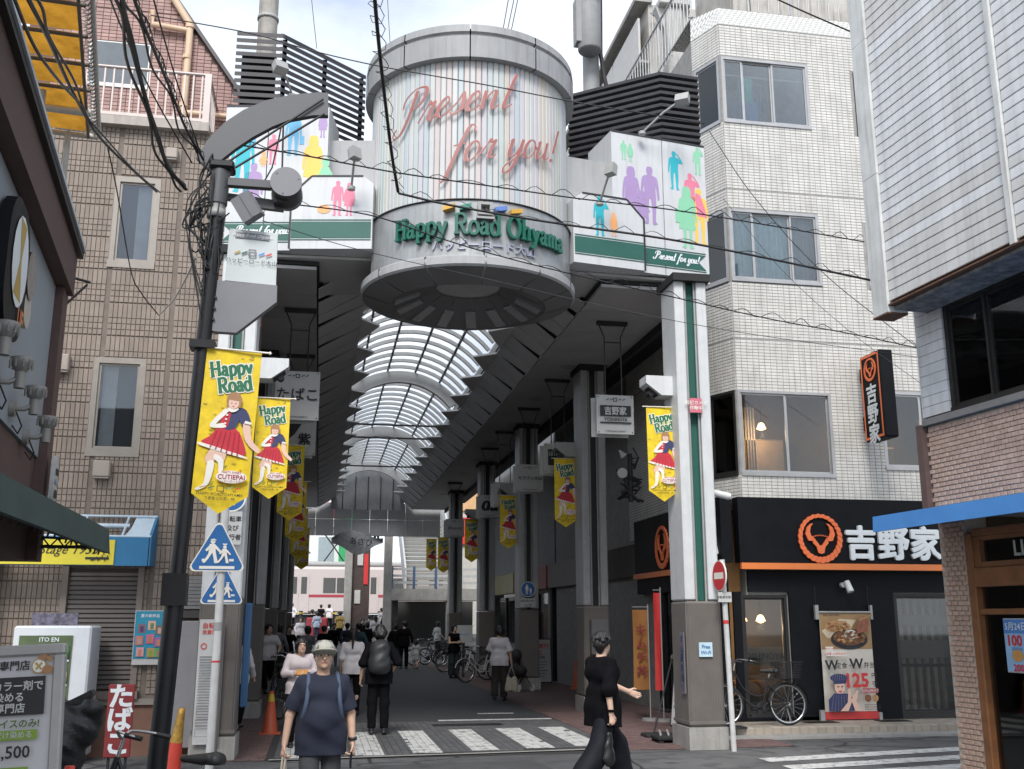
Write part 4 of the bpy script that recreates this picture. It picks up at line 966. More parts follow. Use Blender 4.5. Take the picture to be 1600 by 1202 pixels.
# balcony
m = MB(); m.box((-4.2, 15.0, 9.06), (-1.95, 16.2, 9.2)); m.build('balcony_slab', M('balcony_concrete', (.4, .36, .33), .8, streak=.3), brown)
RAIL = M('rail_pink_grey', (.42, .37, .35), .45, .3)
m = MB(); m.cyl((-4.2, 15.06, 10.02), (-2.0, 15.06, 10.02), .028, n=8); m.cyl((-2.0, 15.06, 10.02), (-2.0, 16.1, 10.02), .028, n=8); m.box((-4.2, 15.03, 9.22), (-2.0, 15.09, 9.27)); m.box((-2.06, 15.02, 9.2), (-1.96, 15.1, 10.03)); m.build('hand_rail', RAIL, brown)
me = MB().box((-.012, -.012, 0), (.012, .012, .75)).mesh(RAIL)
for i in range(16): link('baluster', me, brown, Vector((-4.05+.13*i, 15.06, 9.26))-rloc(brown))
for i in range(5): link('baluster', me, brown, Vector((-2.0, 15.25+.18*i, 9.26))-rloc(brown))
# pink tiled gable wall, set back behind the balcony
YG = 16.1; PK = [M('pink_tile_%d' % i, c, .6, var=.16, scale=3) for i, c in enumerate([(.36, .215, .19), (.32, .19, .17), (.4, .25, .22)])]
gl_ = [at(268, -6, YG), at(374, 150, YG)]
sl = (gl_[1].x-gl_[0].x)/(gl_[1].z-gl_[0].z); gx = lambda z: gl_[0].x+sl*(z-gl_[0].z)
a, b = at(142, 62, YG), at(230, 140, YG); gh = [(a.x, b.x, b.z, a.z)]
m = MB(); m.prism([(-5, YG, 9.0), (gx(9.0), YG, 9.0), (gx(13.5), YG, 13.5), (-5, YG, 13.5)], (0, .2, 0)); m.box((-1.75, 15.75, 4.0), (gx(9.6)+.12, 15.95, 9.75)); m.build('gable_wall', M('pink_grout', (.13, .085, .08), .9), brown)
its = []; z = 9.2
while z < 12.9:
    its += tile_items(-4.6, gx(z+.03)-.03, z, z+.064, .118, .064, .011, gh, YG, .006, .001, 3); z += .064
    if abs(z-11.62) < .04: z += .02
its += tile_items(-1.75, gx(9.6)+.12, 6.2, 9.75, .118, .064, .011, [], 15.75, .006, .001, 3)
pieces(brown, 'gable_tile', its, PK)
m = MB(); m.prism([(gx(8.9), YG-.1, 8.9), (gx(8.9)+.07, YG-.1, 8.9), (gx(13.6)+.07, YG-.1, 13.6), (gx(13.6), YG-.1, 13.6)], (0, 3, 0)); m.build('roof_edge', M('roof_edge_dark', (.06, .05, .05), .5), brown)
window(brown, Yp(YG), a.x, b.x, b.z, a.z, M('white_frame', (.62, .62, .6), .4), split=[a.x+.06, a.x+.42, b.x-.06])
m = MB(); m.box((a.x+.02, YG-.012, b.z+.02), (b.x-.02, YG-.004, a.z-.02)); m.build('room_back', M('grey_room', (.16, .18, .2), .9), brown)
PIPE = M('cream_pipe', (.62, .45, .31), .5, var=.08)
q = lambda u, v: at(u, v, YG-.1)
m = MB(); m.tube([q(268, -8), q(297, 38), q(296, 60), q(285, 195)], .06, 8); m.tube([q(294, 48), q(238, 38), q(239, 18)], .05, 8); m.tube([q(286, 176), q(370, 184)], .05, 8); m.build('drain_pipe', PIPE, brown)
m = MB()
for u, v in ((297, 42), (292, 90), (287, 165)): c = q(u, v); m.cyl(c-Vector((0, 0, .03)), c+Vector((0, 0, .03)), .075, n=10)
m.build('pipe_collar', PIPE, brown)
# cream stone clad house behind it, far left
cs = MB(); its = []
st = thing('stone_clad_house', 'narrow cream stone clad wall squeezed beside the brown building', 'building', (-5.2, 14.9, 0))
m = MB(); m.box((-6.5, 14.7, 0), (-4.28, 18, 8.4)); m.build('wall', M('cream_mortar', (.4, .34, .25), .9), st)
for i in range(60):
    for j in range(14):
        its.append(((-4.42-.155*j+(.07 if i % 2 else 0), 14.69, 4.2+.07*i), (.148, .03+random.uniform(-.008, .008), .063), random.choice((0, 1)), None))
    its.append(((-4.27, 14.75, 4.2+.07*i), (.03, .15, .063), 0, None))
pieces(st, 'stone', its, [M('cream_stone_%d' % i, c, .85, var=.2, scale=8, bump=.4) for i, c in enumerate([(.55, .46, .33), (.48, .4, .29)])], 260)
# ================================================================== ARCADE
CX = 2.12
WPAN = M('white_panel', (.56, .575, .59), .45, var=.06, scale=1.2, streak=.16); GPAN = M('grey_panel', (.36, .365, .37), .55, var=.1, scale=1.5, streak=.2)
SOF = M('soffit_grey', (.46, .46, .455), .7, var=.1, scale=1.0); SOFD = M('soffit_dark', (.40, .40, .40), .65, var=.12, scale=1.2); SEAM = M('seam', (.02, .02, .02), .8, var=0)
STEEL = M('painted_steel', (.33, .33, .32), .5, .1, var=.1); STEELD = M('steel_dark', (.035, .034, .038), .5, .3, var=.2)
GREEN = M('gate_green', (.018, .105, .082), .5, var=.06)
gate = thing('arcade_gate', 'drum shaped arcade gate with white figure panels and black louvres at the entrance', 'gate', (CX, 15.3, 6.4))
def ring_pt(a, r, z): return (CX+r*math.cos(a), 15.3+r*math.sin(a), z)
# coloured vertical slats round the drum
SLC = [M('slat_%d' % i, tuple(q*.82 for q in c), .5, var=.05, scale=2, streak=.1) for i, c in enumerate([(.62, .635, .63), (.66, .61, .55), (.56, .63, .62), (.65, .66, .655), (.62, .6, .645), (.65, .585, .57), (.57, .625, .575), (.67, .66, .62), (.53, .6, .63)])]
ns = 112; smesh = {}
m = MB(); m.lathe([(1.5, 7.5), (1.5, 10.0)], (CX, 15.3, 0), 48); m.build('drum_core', M('drum_core_grey', (.2, .2, .2), .8), gate)
for i in range(ns):
    a = 2*math.pi*i/ns
    if math.sin(a) > .55: continue
    mi = random.randrange(len(SLC)); w = 1.545*2*math.pi/ns*.93
    if mi not in smesh:
        s_ = MB(); s_.cham((-.02, -w/2, 0), (.035, w/2, 2.36), .012); smesh[mi] = s_.mesh(SLC[mi], None, 'drum_slat')
    o = link('drum_slat', smesh[mi], gate, Vector(ring_pt(a, 1.54, 7.64))-rloc(gate), (0, 0, a))
# cap made of curved plates
CAP = M('cap_grey', (.3, .305, .31), .55, var=.14, scale=2, streak=.3)
for i in range(10):
    a0 = 2*math.pi*i/10+.18; a1 = a0+2*math.pi/10-.012
    m = MB(); m.lathe([(1.58, 9.93), (1.70, 9.93), (1.70, 10.28), (1.66, 10.30), (1.66, 10.33), (1.70, 10.35), (1.69, 10.47), (1.64, 10.5), (1.3, 10.5)], (CX, 15.3, 0), 8, 0, False, a0, a1); m.build('cap_plate', CAP, gate)
m = MB(); m.lathe([(0, 10.45), (1.6, 10.45)], (CX, 15.3, 0), 40); m.lathe([(1.66, 9.96), (1.66, 10.3)], (CX, 15.3, 0), 40); m.build('cap_core', SEAM, gate)
# brushed sign band with raised lettering
BAND = M('band_metal', (.34, .35, .355), .42, .35, var=.22, scale=1.6, streak=.28)
for i in range(2):
    a0, a1 = ((rad(197), rad(269.7)), (rad(270.3), rad(343)))[i]
    m = MB(); m.lathe([(1.5, 6.80), (1.62, 6.80), (1.62, 7.68), (1.5, 7.69)], (CX, 15.3, 0), 20, 0, False, a0, a1); m.build('sign_band', BAND, gate)
m = MB(); m.lathe([(1.5, 6.74), (1.64, 6.76), (1.64, 6.80), (1.5, 6.8)], (CX, 15.3, 0), 40, 0, True, rad(190), rad(350)); m.lathe([(1.5, 7.68), (1.645, 7.685), (1.645, 7.70), (1.5, 7.71)], (CX, 15.3, 0), 40, 0, True, rad(190), rad(350)); m.build('band_edge', STEELD, gate)
def wrap(me, a_mid, z, r, parent, name, mats=None):
    """bends a flat lettering mesh round the drum"""
    off = rloc(parent)
    for v in me.vertices:
        a = a_mid+v.co.x/r; q = ring_pt(a, r+.012+v.co.z, z+v.co.y); v.co = Vector(q)-off
    me.update(); return link(name, me, parent)
GRL = M('letter_green', (.007, .115, .078), .4, var=.05)
x = -1.34; word = 'Happy Road Ohyama'; sz = .31
tot = sum(SERIF[c][0] for c in word)*sz; k_ = 2.72/tot
for c in word:
    adv = SERIF[c][0]*sz*k_
    if c != ' ':
        mbx, w_ = stroke_text(c, SERIF, sz, .21, .1, depth=.07, center=False)
        mbx.v = [(a_*k_, b_, c_) for a_, b_, c_ in mbx.v]
        wrap(mbx.mesh(GRL, None, 'letter'), rad(270)+(x)/1.62, 7.14, 1.62, gate, 'letter')
    x += adv
me = text_mesh('ハッピーロード大山', M('letter_steel', (.36, .37, .46), .4, .3), .175, .008, .018).copy()
for v in me.vertices: v.co.y += 0
wrap(me, rad(271), 6.98, 1.62, gate, 'lettering')
for x, c, w in ((-.5, (.6, .34, .05), .16), (-.27, (.015, .2, .15), .16), (.22, (.1, .2, .5), .17), (.45, (.6, .07, .07), .17)):
    m = MB(); m.prism([(-w/2, -.035, 0), (w/2, .01, 0), (w/2, .075, 0), (-w/2, .03, 0)], (0, 0, .1)); wrap(m.mesh(M('logo_bar_%d' % int(c[0]*100), c, .4, var=.05), None, 'logo_bar'), rad(270)+x/1.62, 7.52, 1.62, gate, 'logo_bar')
m = MB()
for (x0, z0, x1, z1) in ((-.1, -.09, .1, -.05), (-.1, .06, .1, .1), (-.1, -.05, -.06, .06), (.06, -.05, .1, .06)): m.box((x0, z0, 0), (x1, z1, .1))
wrap(m.mesh(STEEL, None, 'logo_square'), rad(270), 7.52, 1.62, gate, 'logo_square')
m = MB(); m.box((-.12, -.03, 0), (.12, .0, .12)); wrap(m.mesh(STEEL, None, 'logo_shelf'), rad(270), 7.39, 1.62, gate, 'logo_shelf')
# brush lettering on the slats
RED = M('script_pink', (.35, .135, .12), .5, var=.1); SHD = M('script_rim', (.78, .62, .6), .5, var=0)
for word, xm, z, s_ in (('Present', -.50, 9.22, .565), ('for you!', .36, 8.60, .55)):
    for gr, mt, dz in ((.005, SHD, .055), (0, RED, .065)):
        mbx, w_ = stroke_text(word, SCRIPT, s_, .095, .028, shear=.32, grow=gr)
        me = mbx.mesh(mt, None, 'lettering')
        for v in me.vertices:
            t = v.co.x; v.co.y += .20*t+ .0; v.co.z += dz
        for v in me.vertices: v.co.x *= 1.0
        wrap(me, rad(270)+(xm-.02)/1.6, z-.2, 1.57, gate, 'lettering')
# flared ring below
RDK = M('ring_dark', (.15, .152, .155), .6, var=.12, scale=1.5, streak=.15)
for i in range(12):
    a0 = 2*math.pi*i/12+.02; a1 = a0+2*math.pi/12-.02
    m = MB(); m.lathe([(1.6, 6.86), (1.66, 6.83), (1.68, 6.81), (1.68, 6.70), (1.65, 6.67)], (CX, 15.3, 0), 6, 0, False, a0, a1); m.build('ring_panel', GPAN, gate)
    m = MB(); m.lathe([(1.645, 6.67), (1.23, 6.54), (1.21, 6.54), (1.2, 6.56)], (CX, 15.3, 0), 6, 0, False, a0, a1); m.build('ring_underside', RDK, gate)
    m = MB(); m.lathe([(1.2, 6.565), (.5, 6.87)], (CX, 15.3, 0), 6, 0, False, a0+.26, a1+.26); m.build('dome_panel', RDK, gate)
m = MB(); m.lathe([(1.55, 6.82), (1.66, 6.8), (1.655, 6.7), (1.24, 6.56), (.5, 6.89), (.0, 6.89)], (CX, 15.3, 0), 48); m.build('ring_core', SOFD, gate)
LPL = M('light_plate', (.33, .335, .34), .5, .1, var=.08)
for i in range(14):
    a = 2*math.pi*(i+.5)/14+.26
    if math.sin(a) < -.25: continue
    R = Matrix.Rotation(a, 3, 'Z') @ Matrix.Rotation(rad(23.9), 3, 'Y'); m = MB(); m.cbox(ring_pt(a, .96, 6.65), (.42, .17, .035), 0, R)
    for q in (-1, 1): c = Vector(ring_pt(a, .96, 6.65)) + R @ Vector((.15*q, .05, -.017)); m.cyl(c, c + R @ Vector((0, 0, -.008)), .008, n=6)
    m.build('light_plate', LPL, gate)
# figure panels, left and right of the drum
P_PUR, P_TEAL, P_GRN, P_YEL, P_PNK, P_ORG, P_BLU = [M('figure_%s' % n_, c, .5, var=.03) for n_, c in (('purple', (.36, .25, .47)), ('teal', (.02, .42, .5)), ('green', (.24, .56, .36)), ('yellow', (.85, .52, .1)), ('pink', (.72, .2, .3)), ('orange', (.85, .4, .16)), ('blue', (.13, .42, .66)))]
def side_panels(sg):
    """sg=+1 right of the drum, -1 left (mirrored outline); u runs outwards along the panel"""
    A = Vector((CX+sg*1.5, 14.72)); B = Vector((CX+sg*(3.98 if sg > 0 else 3.84), 15.15)); t = (B-A); Lg = t.length; t /= Lg; nr = Vector((t.y, -t.x))*(1 if sg > 0 else -1)
    def pt(u, out, z): p = A+t*u+nr*out; return (p.x, p.y, z)
    TOP = 9.58; u1 = .78; ub = 1.28
    def blk(name, pts, dep, mat, out=0.0):
        P = [pt(u, out, z) for u, z in pts]; m = MB(); d = -nr*dep; m.prism(P if sg > 0 else P, (d.x, d.y, 0)); return m.build(name, mat, gate)
    blk('figure_panel', [(u1, 7.2), (1.70, 7.2), (1.70, TOP), (u1, TOP)], .9, WPAN); blk('figure_panel', [(1.715, 7.2), (Lg, 7.2), (Lg, TOP-.0), (1.715, TOP)], .9, WPAN)
    blk('step_panel', [(.04, 7.19), (ub, 7.19), (ub, 8.06), (ub-.3, 8.36), (.2, 8.36), (.04, 8.24)], .5, WPAN, .1)
    blk('back_panel', [(.05, 8.2), (u1+.1, 8.2), (u1+.1, 9.12), (.05, 9.12)], .5, GPAN, -.25)
    blk('panel_core', [(u1+.05, 7.25), (Lg-.04, 7.25), (Lg-.04, TOP-.04), (u1+.05, TOP-.04)], .6, SEAM, -.1)
    # dark edge of the step
    def strip(name, a, b, w, mat, out):
        (ua, za), (ub_, zb) = a, b; d = Vector((ub_-ua, zb-za)); n2 = Vector((-d.y, d.x)).normalized()*w/2; P = [pt(ua-n2.x, out, za-n2.y), pt(ub_-n2.x, out, zb-n2.y), pt(ub_+n2.x, out, zb+n2.y), pt(ua+n2.x, out, za+n2.y)]
        m = MB(); m.prism(P, (nr.x*.006, nr.y*.006, 0)); m.build(name, mat, gate)
    for a, b in (((.2, 8.36), (ub-.3, 8.36)), ((ub-.3, 8.36), (ub, 8.06)), ((ub, 8.06), (ub, 7.19))): strip('panel_edge', a, b, .03, STEELD, .1)
    strip('panel_edge', (u1, TOP), (Lg, TOP), .035, STEELD, 0)
    # ribbon band
    def ribbon(u0, u1_, out):
        for z0, z1, mt in ((7.36, 7.62, GREEN), (7.325, 7.34, GREEN), (7.64, 7.655, GREEN)):
            P = [pt(u0, out+.002, z0), pt(u1_, out+.002, z0), pt(u1_, out+.002, z1), pt(u0, out+.002, z1)]
            if u1_ > Lg-.2 and mt is GREEN and z1-z0 > .1: P = [P[0], P[1], pt(u1_-.14, out+.002, 7.49), P[2], P[3]]
            m = MB(); m.prism(P, (nr.x*.006, nr.y*.006, 0)); m.build('ribbon', mt, gate)
    ribbon(.06, ub-.02, .1); ribbon(ub+.02, Lg-.06, .0)
    ex = (t.x*sg, t.y*sg, 0)
    mbx, w_ = stroke_text('Present for you!', SCRIPT, .125, .2, .09, shear=.3)
    me = mbx.mesh(WLET, None, 'lettering'); uu = 1.9 if sg > 0 else 1.72
    putm(me, frame_mat(pt(uu, .012, 7.46), ex, (0, 0, 1)), gate)
    def prints(u, z, out, fig):
        p = Print(); fig(p); p.put(frame_mat(pt(u, out, z), ex, (0, 0, 1)), gate, 'figure_print')
    if sg > 0:
        prints(1.2, 8.0, 0, lambda p: (p.person(-.08, .02, .98, P_PUR, 1), p.person(.26, .05, 1.0, P_PUR, 0), p.person(.1, .05, .55, P_PUR, 2)))
        prints(1.0, 9.1, 0, lambda p: (p.person(0, 0, .34, P_GRN, 0), p.person(.12, -.02, .32, P_GRN, 1)))
        prints(1.93, 8.72, 0, lambda p: (p.person(0, 0, .68, P_TEAL, 3),)); prints(2.32, 8.3, 0, lambda p: (p.person(-.1, 0, .75, P_PNK, 3), p.poly([(.02, 0), (.2, 0), (.16, .15), (.08, .38), (0, .42), (-.02, .3)], P_PNK)))
        prints(2.38, 9.05, 0, lambda p: (p.person(0, 0, .5, P_GRN, 3),))
        prints(2.3, 7.72, 0, lambda p: (p.person(.07, .1, .98, P_YEL, 0), p.person(-.16, 0, 1.08, P_GRN, 1), p.rect(-.38, .42, -.22, .66, P_GRN)))
        prints(.5, 7.68, .1, lambda p: (p.person(0, 0, .66, P_TEAL, 3), p.person(.24, .02, .4, P_ORG, 1)))
    else:
        prints(1.0, 8.2, 0, lambda p: (p.person(0, -.1, .98, P_YEL, 1), p.person(.2, .0, .5, P_GRN, 2)))
        prints(1.32, 8.75, 0, lambda p: (p.person(0, 0, .74, P_BLU, 0), p.rect(.1, .18, .17, .32, P_BLU)))
        prints(.9, 9.0, 0, lambda p: (p.person(.03, .05, .42, P_PUR, 1),))
        prints(1.62, 8.5, 0, lambda p: (p.person(.0, .1, .5, P_PNK, 0), p.person(-.14, .06, .26, P_ORG, 2)))
        prints(1.95, 8.9, 0, lambda p: (p.person(0, 0, .5, P_BLU, 3),))
        prints(2.08, 7.95, 0, lambda p: (p.person(0, .2, 1.05, P_TEAL, 0),)); prints(1.9, 7.72, 0, lambda p: (p.person(0, 0, .9, P_PUR, 0),))
        prints(.5, 7.72, .1, lambda p: (p.person(-.08, 0, .56, P_PNK, 0), p.person(.1, 0, .53, P_PNK, 1), p.disc(-.28, .1, .1, P_ORG, .07)))
    # underside
    m = MB(); m.prism([pt(.02, -.3, 7.14), pt(Lg, 0, 7.14), pt(Lg, -2.0, 7.14), pt(.02, -2.0, 7.14)], (0, 0, .04)); m.build('underside', SOF, gate)
    # louvre slats
    pts = [(CX+sg*3.98, 15.35), (CX+sg*3.3, 15.3), (CX+sg*1.95, 16.35)] if sg > 0 else [(CX-3.75, 15.3), (CX-3.05, 15.25), (CX-1.72, 16.3)]
    for i in range(13):
        z = 9.5+.118*i; m = MB()
        for a, b in zip(pts[:-1], pts[1:]):
            a = Vector(a); b = Vector(b); d = (b-a).normalized(); n2 = Vector((-d.y, d.x))*.035; e = d*.02
            P = [(*(a-e-n2), z-.03), (*(b+e-n2), z-.03), (*(b+e+n2), z+.03), (*(a-e+n2), z+.03)]
            m.prism([(*(a-e-n2), z-.025), (*(b+e-n2), z-.025), (*(b+e+n2), z+.01), (*(a-e+n2), z+.01)], (0, 0, .055 if sg > 0 else .068))
        m.build('louvre_slat', STEELD, gate)
    for f in (0.02, .5, .97):
        a, b = Vector(pts[1]), Vector(pts[2]); c = a+(b-a)*f+Vector((0, .09)); m = MB(); m.box((c.x-.035, c.y-.03, 9.3), (c.x+.035, c.y+.03, 10.93)); m.build('louvre_post', STEELD, gate)
    a, b = Vector(pts[0]), Vector(pts[1]); m = MB(); x0, x1 = sorted((a.x, b.x)); m.box((x0+.06, 15.42, 9.4), (x1-.1, 15.5, 10.7)); m.build('louvre_back', M('louvre_back', (.02, .02, .023), .7), gate)
side_panels(1); side_panels(-1)
m = MB(); m.box((CX-1.5, 15.9, 7.15), (CX+1.5, 16.1, 9.1)); m.build('back_beam', GPAN, gate)
def floodlight(label, base, tip, box, aim):
    t = thing('floodlight', label, 'floodlight', base, 'floodlights on the gate')
    m = MB(); m.tube([base, ((Vector(base)+Vector(tip))/2+Vector((0, -.05, .03))), tip], .018, 6); m.cyl(Vector(base)-Vector((0, 0, .03)), Vector(base)+Vector((0, 0, .02)), .06, n=10); m.build('arm', STEEL, t)
    R = Matrix.Rotation(aim[0], 3, 'Z') @ Matrix.Rotation(aim[1], 3, 'X'); m = MB(); m.cbox(tip, box, 0, R)
    for i in range(5): m.cbox(Vector(tip)+R @ Vector((0, box[1]*.6, -box[2]*.4+box[2]*.2*i)), (box[0]*.9, .05, .008), 0, R)
    m.build('lamp_housing', STEEL, t)
floodlight('floodlight on a pole in front of the left black louvre', at(457, 150, 14.6), at(438, 105, 14.2), (.2, .12, .16), (.5, -.5))
floodlight('floodlight on a pole in front of the right black louvre', at(1003, 208, 14.8), at(1066, 155, 14.4), (.22, .12, .17), (-.6, -.5))
floodlight('small black floodlight on the left step panel', at(549, 294, 14.5), at(555, 240, 14.1), (.16, .1, .18), (.7, -.2))
floodlight('small black floodlight on the right step panel', at(937, 318, 14.5), at(954, 265, 14.1), (.16, .1, .18), (-.9, -.2))

# ---- soffits, eaves, vault
roof = thing('arcade_roof', 'long vaulted arcade roof with milky glazing between dark soffits', 'roof', (CX, 32, 7))
Y0, Y1 = 15.2, 50.0
SOFP = []
for x0, x1 in ((4.27, 5.85), (-1.7, -.24)):
    n = 26
    for i in range(n):
        a = Y0+(Y1-Y0)*i/n; b = Y0+(Y1-Y0)*(i+1)/n-.02; m = MB(); m.box((x0, a, 7.0), (x1, b, 7.05)); m.build('soffit_panel', SOFD, roof)
bxs(roof, 'soffit_back', SEAM, [((4.25, Y0, 7.07), (5.86, Y1, 7.12)), ((-1.72, Y0, 7.07), (-.2, Y1, 7.12))])
y_n = lambda i: i % 2 == 0
for sg in (1, -1):
    xo, xi = CX+sg*2.13+(0 if sg > 0 else -.2), CX+sg*1.52; n = 44; st = (Y1-16.2)/n
    for i in range(n):                            # saw-tooth eaves panels
        a = 16.2+st*i; b = a+st-.015; l = .0
        m = MB(); w_ = (.30 if y_n(i) else .0); P = [(xo, a, 7.0), (xo, b-w_*st, 7.0+.012), (xi, b, 7.5+.012), (xi, a, 7.5)]
        P2 = [(x, y, z+.03) for x, y, z in P]; m.add(P+P2, [(0, 1, 2, 3), (7, 6, 5, 4), (0, 4, 5, 1), (1, 5, 6, 2), (2, 6, 7, 3), (3, 7, 4, 0)]); m.build('eaves_panel', SOF, roof)
    m = MB(); m.prism([(xo, 16.2, 7.1), (xi, 16.2, 7.6), (xi+sg*.05, 16.2, 7.65), (xo+sg*.05, 16.2, 7.2)], (0, Y1-16.2, 0)); m.build('eaves_back', SEAM, roof)
    k = 0; y = 17.3
    while y < Y1-2:                               # triangular fins
        m = MB(); t_ = [(xi, y, 7.5), (xi, y+1.7, 7.5), (xi-sg*.40, y+.85, 7.62)]
        m.prism(t_, (0, 0, .04)); m.prism([(xi-sg*.01, y, 7.5), (xi-sg*.40, y+.85, 7.62), (xi-sg*.01, y+1.7, 7.5), (xi+sg*.02, y+.85, 7.25)], (0, 0, .03)) if False else None
        m.build('eaves_fin', M('fin_grey', (.62, .62, .61), .6, var=.1), roof); y += 2.15
    n = 56; st = (Y1-16)/n
    for i in range(n):                            # upright wall panels under the glazing
        a = 16+st*i; m = MB(); x = CX+sg*1.78; m.box((min(x, x+sg*.05), a, 7.5), (max(x, x+sg*.05), a+st-.012, 8.24)); m.build('clerestory_panel', GPAN, roof)
    m = MB(); x = CX+sg*1.86; m.box((x-.02, 16, 7.55), (x+.02, Y1, 8.2)); m.build('clerestory_back', SEAM, roof)
# vault
hw, zs, za = 1.74, 8.2, 9.02; rise = za-zs; VR = (hw*hw+rise*rise)/(2*rise); vc = za-VR; amax = math.asin(hw/VR)
def vp(a, y, dr=0): return (CX+(VR+dr)*math.sin(a), y, vc+(VR+dr)*math.cos(a))
PANE = milky('milky_polycarbonate', (.74, .765, .8), .5); RIBC = M('rib_paint', (.40, .40, .385), .5, .1, var=.1)
bay = .76; ys_ = np.arange(16.3, 49.6, bay); segs = [-1, -.62, -.2, .22, .62, 1]
for yi, y in enumerate(ys_):
    for a, b in zip(segs[:-1], segs[1:]):
        if len([0]) and yi > 45: continue
        m = MB(); n = 4; vs = []
        for i in range(n+1):
            t = amax*(a+(b-a)*i/n); vs += [vp(t, y+.02, .03), vp(t, y+bay-.02, .03)]
        m.add(vs, [(2*i, 2*i+2, 2*i+3, 2*i+1) for i in range(n)], 0, True); m.build('roof_pane', PANE, roof)
    m = MB(); n = 16; vs = []
    for i in range(n+1):
        t = amax*(-1+2*i/n); w = .042
        vs += [vp(t, y-w, .02), vp(t, y+w, .02), vp(t, y+w, -.07), vp(t, y-w, -.07)]
    m.add(vs, [(4*i+q, 4*i+(q+1) % 4, 4*i+4+(q+1) % 4, 4*i+4+q) for i in range(n) for q in range(4)]); m.build('glazing_rib', RIBC, roof)
for s_ in segs[1:-1]:
    t = amax*s_; c = Vector(vp(t, 16.3, -.03)); m = MB(); m.box((c.x-.025, 16.3, c.z-.03), (c.x+.025, Y1, c.z+.03)); m.build('purlin', STEELD, roof)
for y in (20.4, 29.6, 38.8, 48.2):
    m = MB(); n = 20; vs = []
    for i in range(n+1):
        t = amax*1.05*(-1+2*i/n)
        vs += [vp(t, y-.09, -.08), vp(t, y+.09, -.08), vp(t*.99, y+.09, -.42), vp(t*.99, y-.09, -.42)]
    m.add(vs, [(4*i+q, 4*i+(q+1) % 4, 4*i+4+(q+1) % 4, 4*i+4+q) for i in range(n) for q in range(4)], 0, False); m.build('main_arch', M('arch_paint', (.43, .43, .42), .5, var=.1, scale=2), roof)
    bxs(roof, 'arch_foot', _mats['arch_paint'], [((CX-1.8, y-.1, 7.5), (CX-1.62, y+.1, 8.1)), ((CX+1.62, y-.1, 7.5), (CX+1.8, y+.1, 8.1))])
for y in (33.5, 36.0, 43.0): m = MB(); m.cyl((CX-1.75, y, 8.05), (CX+1.75, y, 8.05), .035, n=6); m.build('tie_bar', STEELD, roof)
DL = M('downlight_rim', (.28, .28, .27), .5)
for x in (5.0, -1.0):
    for i in range(9):
        y = 17.2+3.3*i; m = MB(); m.lathe([(.0, -.006), (.09, -.006), (.12, -.015), (.17, -.006), (.18, 0)], (x, y, 6.995), 18); m.build('downlight', DL, roof)
# end wall of panels where the arcade stops before the crossing
m = MB(); its = []
for i in range(9):
    for j in range(2): its.append(((-1.6+.86*i, 50.3, 6.1+.8*j), (.85, .1, .79), 0, None))
pieces(roof, 'end_panel', its, [GPAN])
m = MB(); P = [(CX-1.74, 49.6, 6.9), (CX+1.74, 49.6, 6.9)]+[vp(amax*(1-2*i/14), 49.6, -.02) for i in range(15)]; m.prism(P, (0, .06, 0)); m.build('end_gable', M('end_milky_wall', (.22, .225, .23), .6, var=.1, streak=.15), roof)
for i in range(5): bxs(roof, 'gable_bar', STEELD, [((CX-1.2+.6*i-.02, 49.56, 6.9), (CX-1.2+.6*i+.02, 49.595, 8.5))])
bxs(roof, 'side_light_block', M('gap_dark', (.03, .03, .032), .8), [((5.87, 17.5, 7.35), (6.86, Y1, 7.42)), ((5.86, 15.3, 6.85), (5.93, Y1, 7.34)), ((-2.2, 16, 7.2), (-1.73, Y1, 7.3))])  # flat covers added to block daylight above the side walls; upright one the dark band
# ---- columns
TAU = M('column_taupe', (.15, .135, .122), .6, var=.12, scale=3); CWH = M('column_white', (.60, .615, .62), .45, var=.07, streak=.12)
def column(first):
    t = thing('arcade_column', '', 'column', (0, 0, 0), 'columns along the arcade')
    m = MB(); m.box((-.29, -.36, 0), (.29, .36, .3)); m.build('base', CONC, t)
    m = MB(); m.cham((-.265, -.33, .3), (.265, .33, 2.04), .03)
    for i in range(21): m.box((-.25+.025*i-.004, -.338, .4), (-.25+.025*i+.004, -.328, 2.0))
    m.build('cladding', TAU, t)
    m = MB(); m.box((-.275, -.34, .34), (.275, .34, .38)); m.build('cladding_trim', TAU, t)
    for x0, x1 in ((-.26, -.10), (.1, .26)): m = MB(); m.cham((x0, -.32, 2.05), (x1, .32, 6.9), .02); m.build('shaft_flange', CWH if first else M('column_white_shaded', (.36, .365, .37), .5, var=.1, streak=.2), t)  # inner columns are white too; arcade shade is put into their darker colour
    m = MB(); m.box((-.10, -.2, 2.05), (.1, .2, 6.9)); m.build('shaft_web', GREEN if first else STEELD, t)
    for x in (-.075, .075): m = MB(); m.cyl((x, -.27, .9), (x, -.27, 6.9), .018, n=6); m.build('conduit', STEEL, t)
    m = MB(); m.box((-.3, -.4, 6.88), (.3, .4, 7.0)); m.build('capital', SEAM, t)
    return t
cy = [14.7, 20.6, 27.4, 34.4, 42.5]
c0 = column(True); c1 = column(False); firsts = {}
spots = [(5.46, y, 1) for y in cy]+[(-1.28, y, -1) for y in cy]
nm_ = ['first', 'second', 'third', 'fourth', 'fifth']
used = [False, False]
for x, y, sg in spots:
    f = 0 if y < 15 else 1
    if not used[f]: o = (c0, c1)[f]; used[f] = True
    else: o = copy_tree((c0, c1)[f])
    o.location = (x, y, gz(y)); i = cy.index(y)
    o['label'] = ('white and green arcade column with brown foot at the %s entrance corner' % ('restaurant' if sg > 0 else 'brown building')) if f == 0 else '%s arcade column from the entrance, on the %s side, pale with dark middle' % (nm_[i], 'restaurant' if sg > 0 else 'tobacco sign')
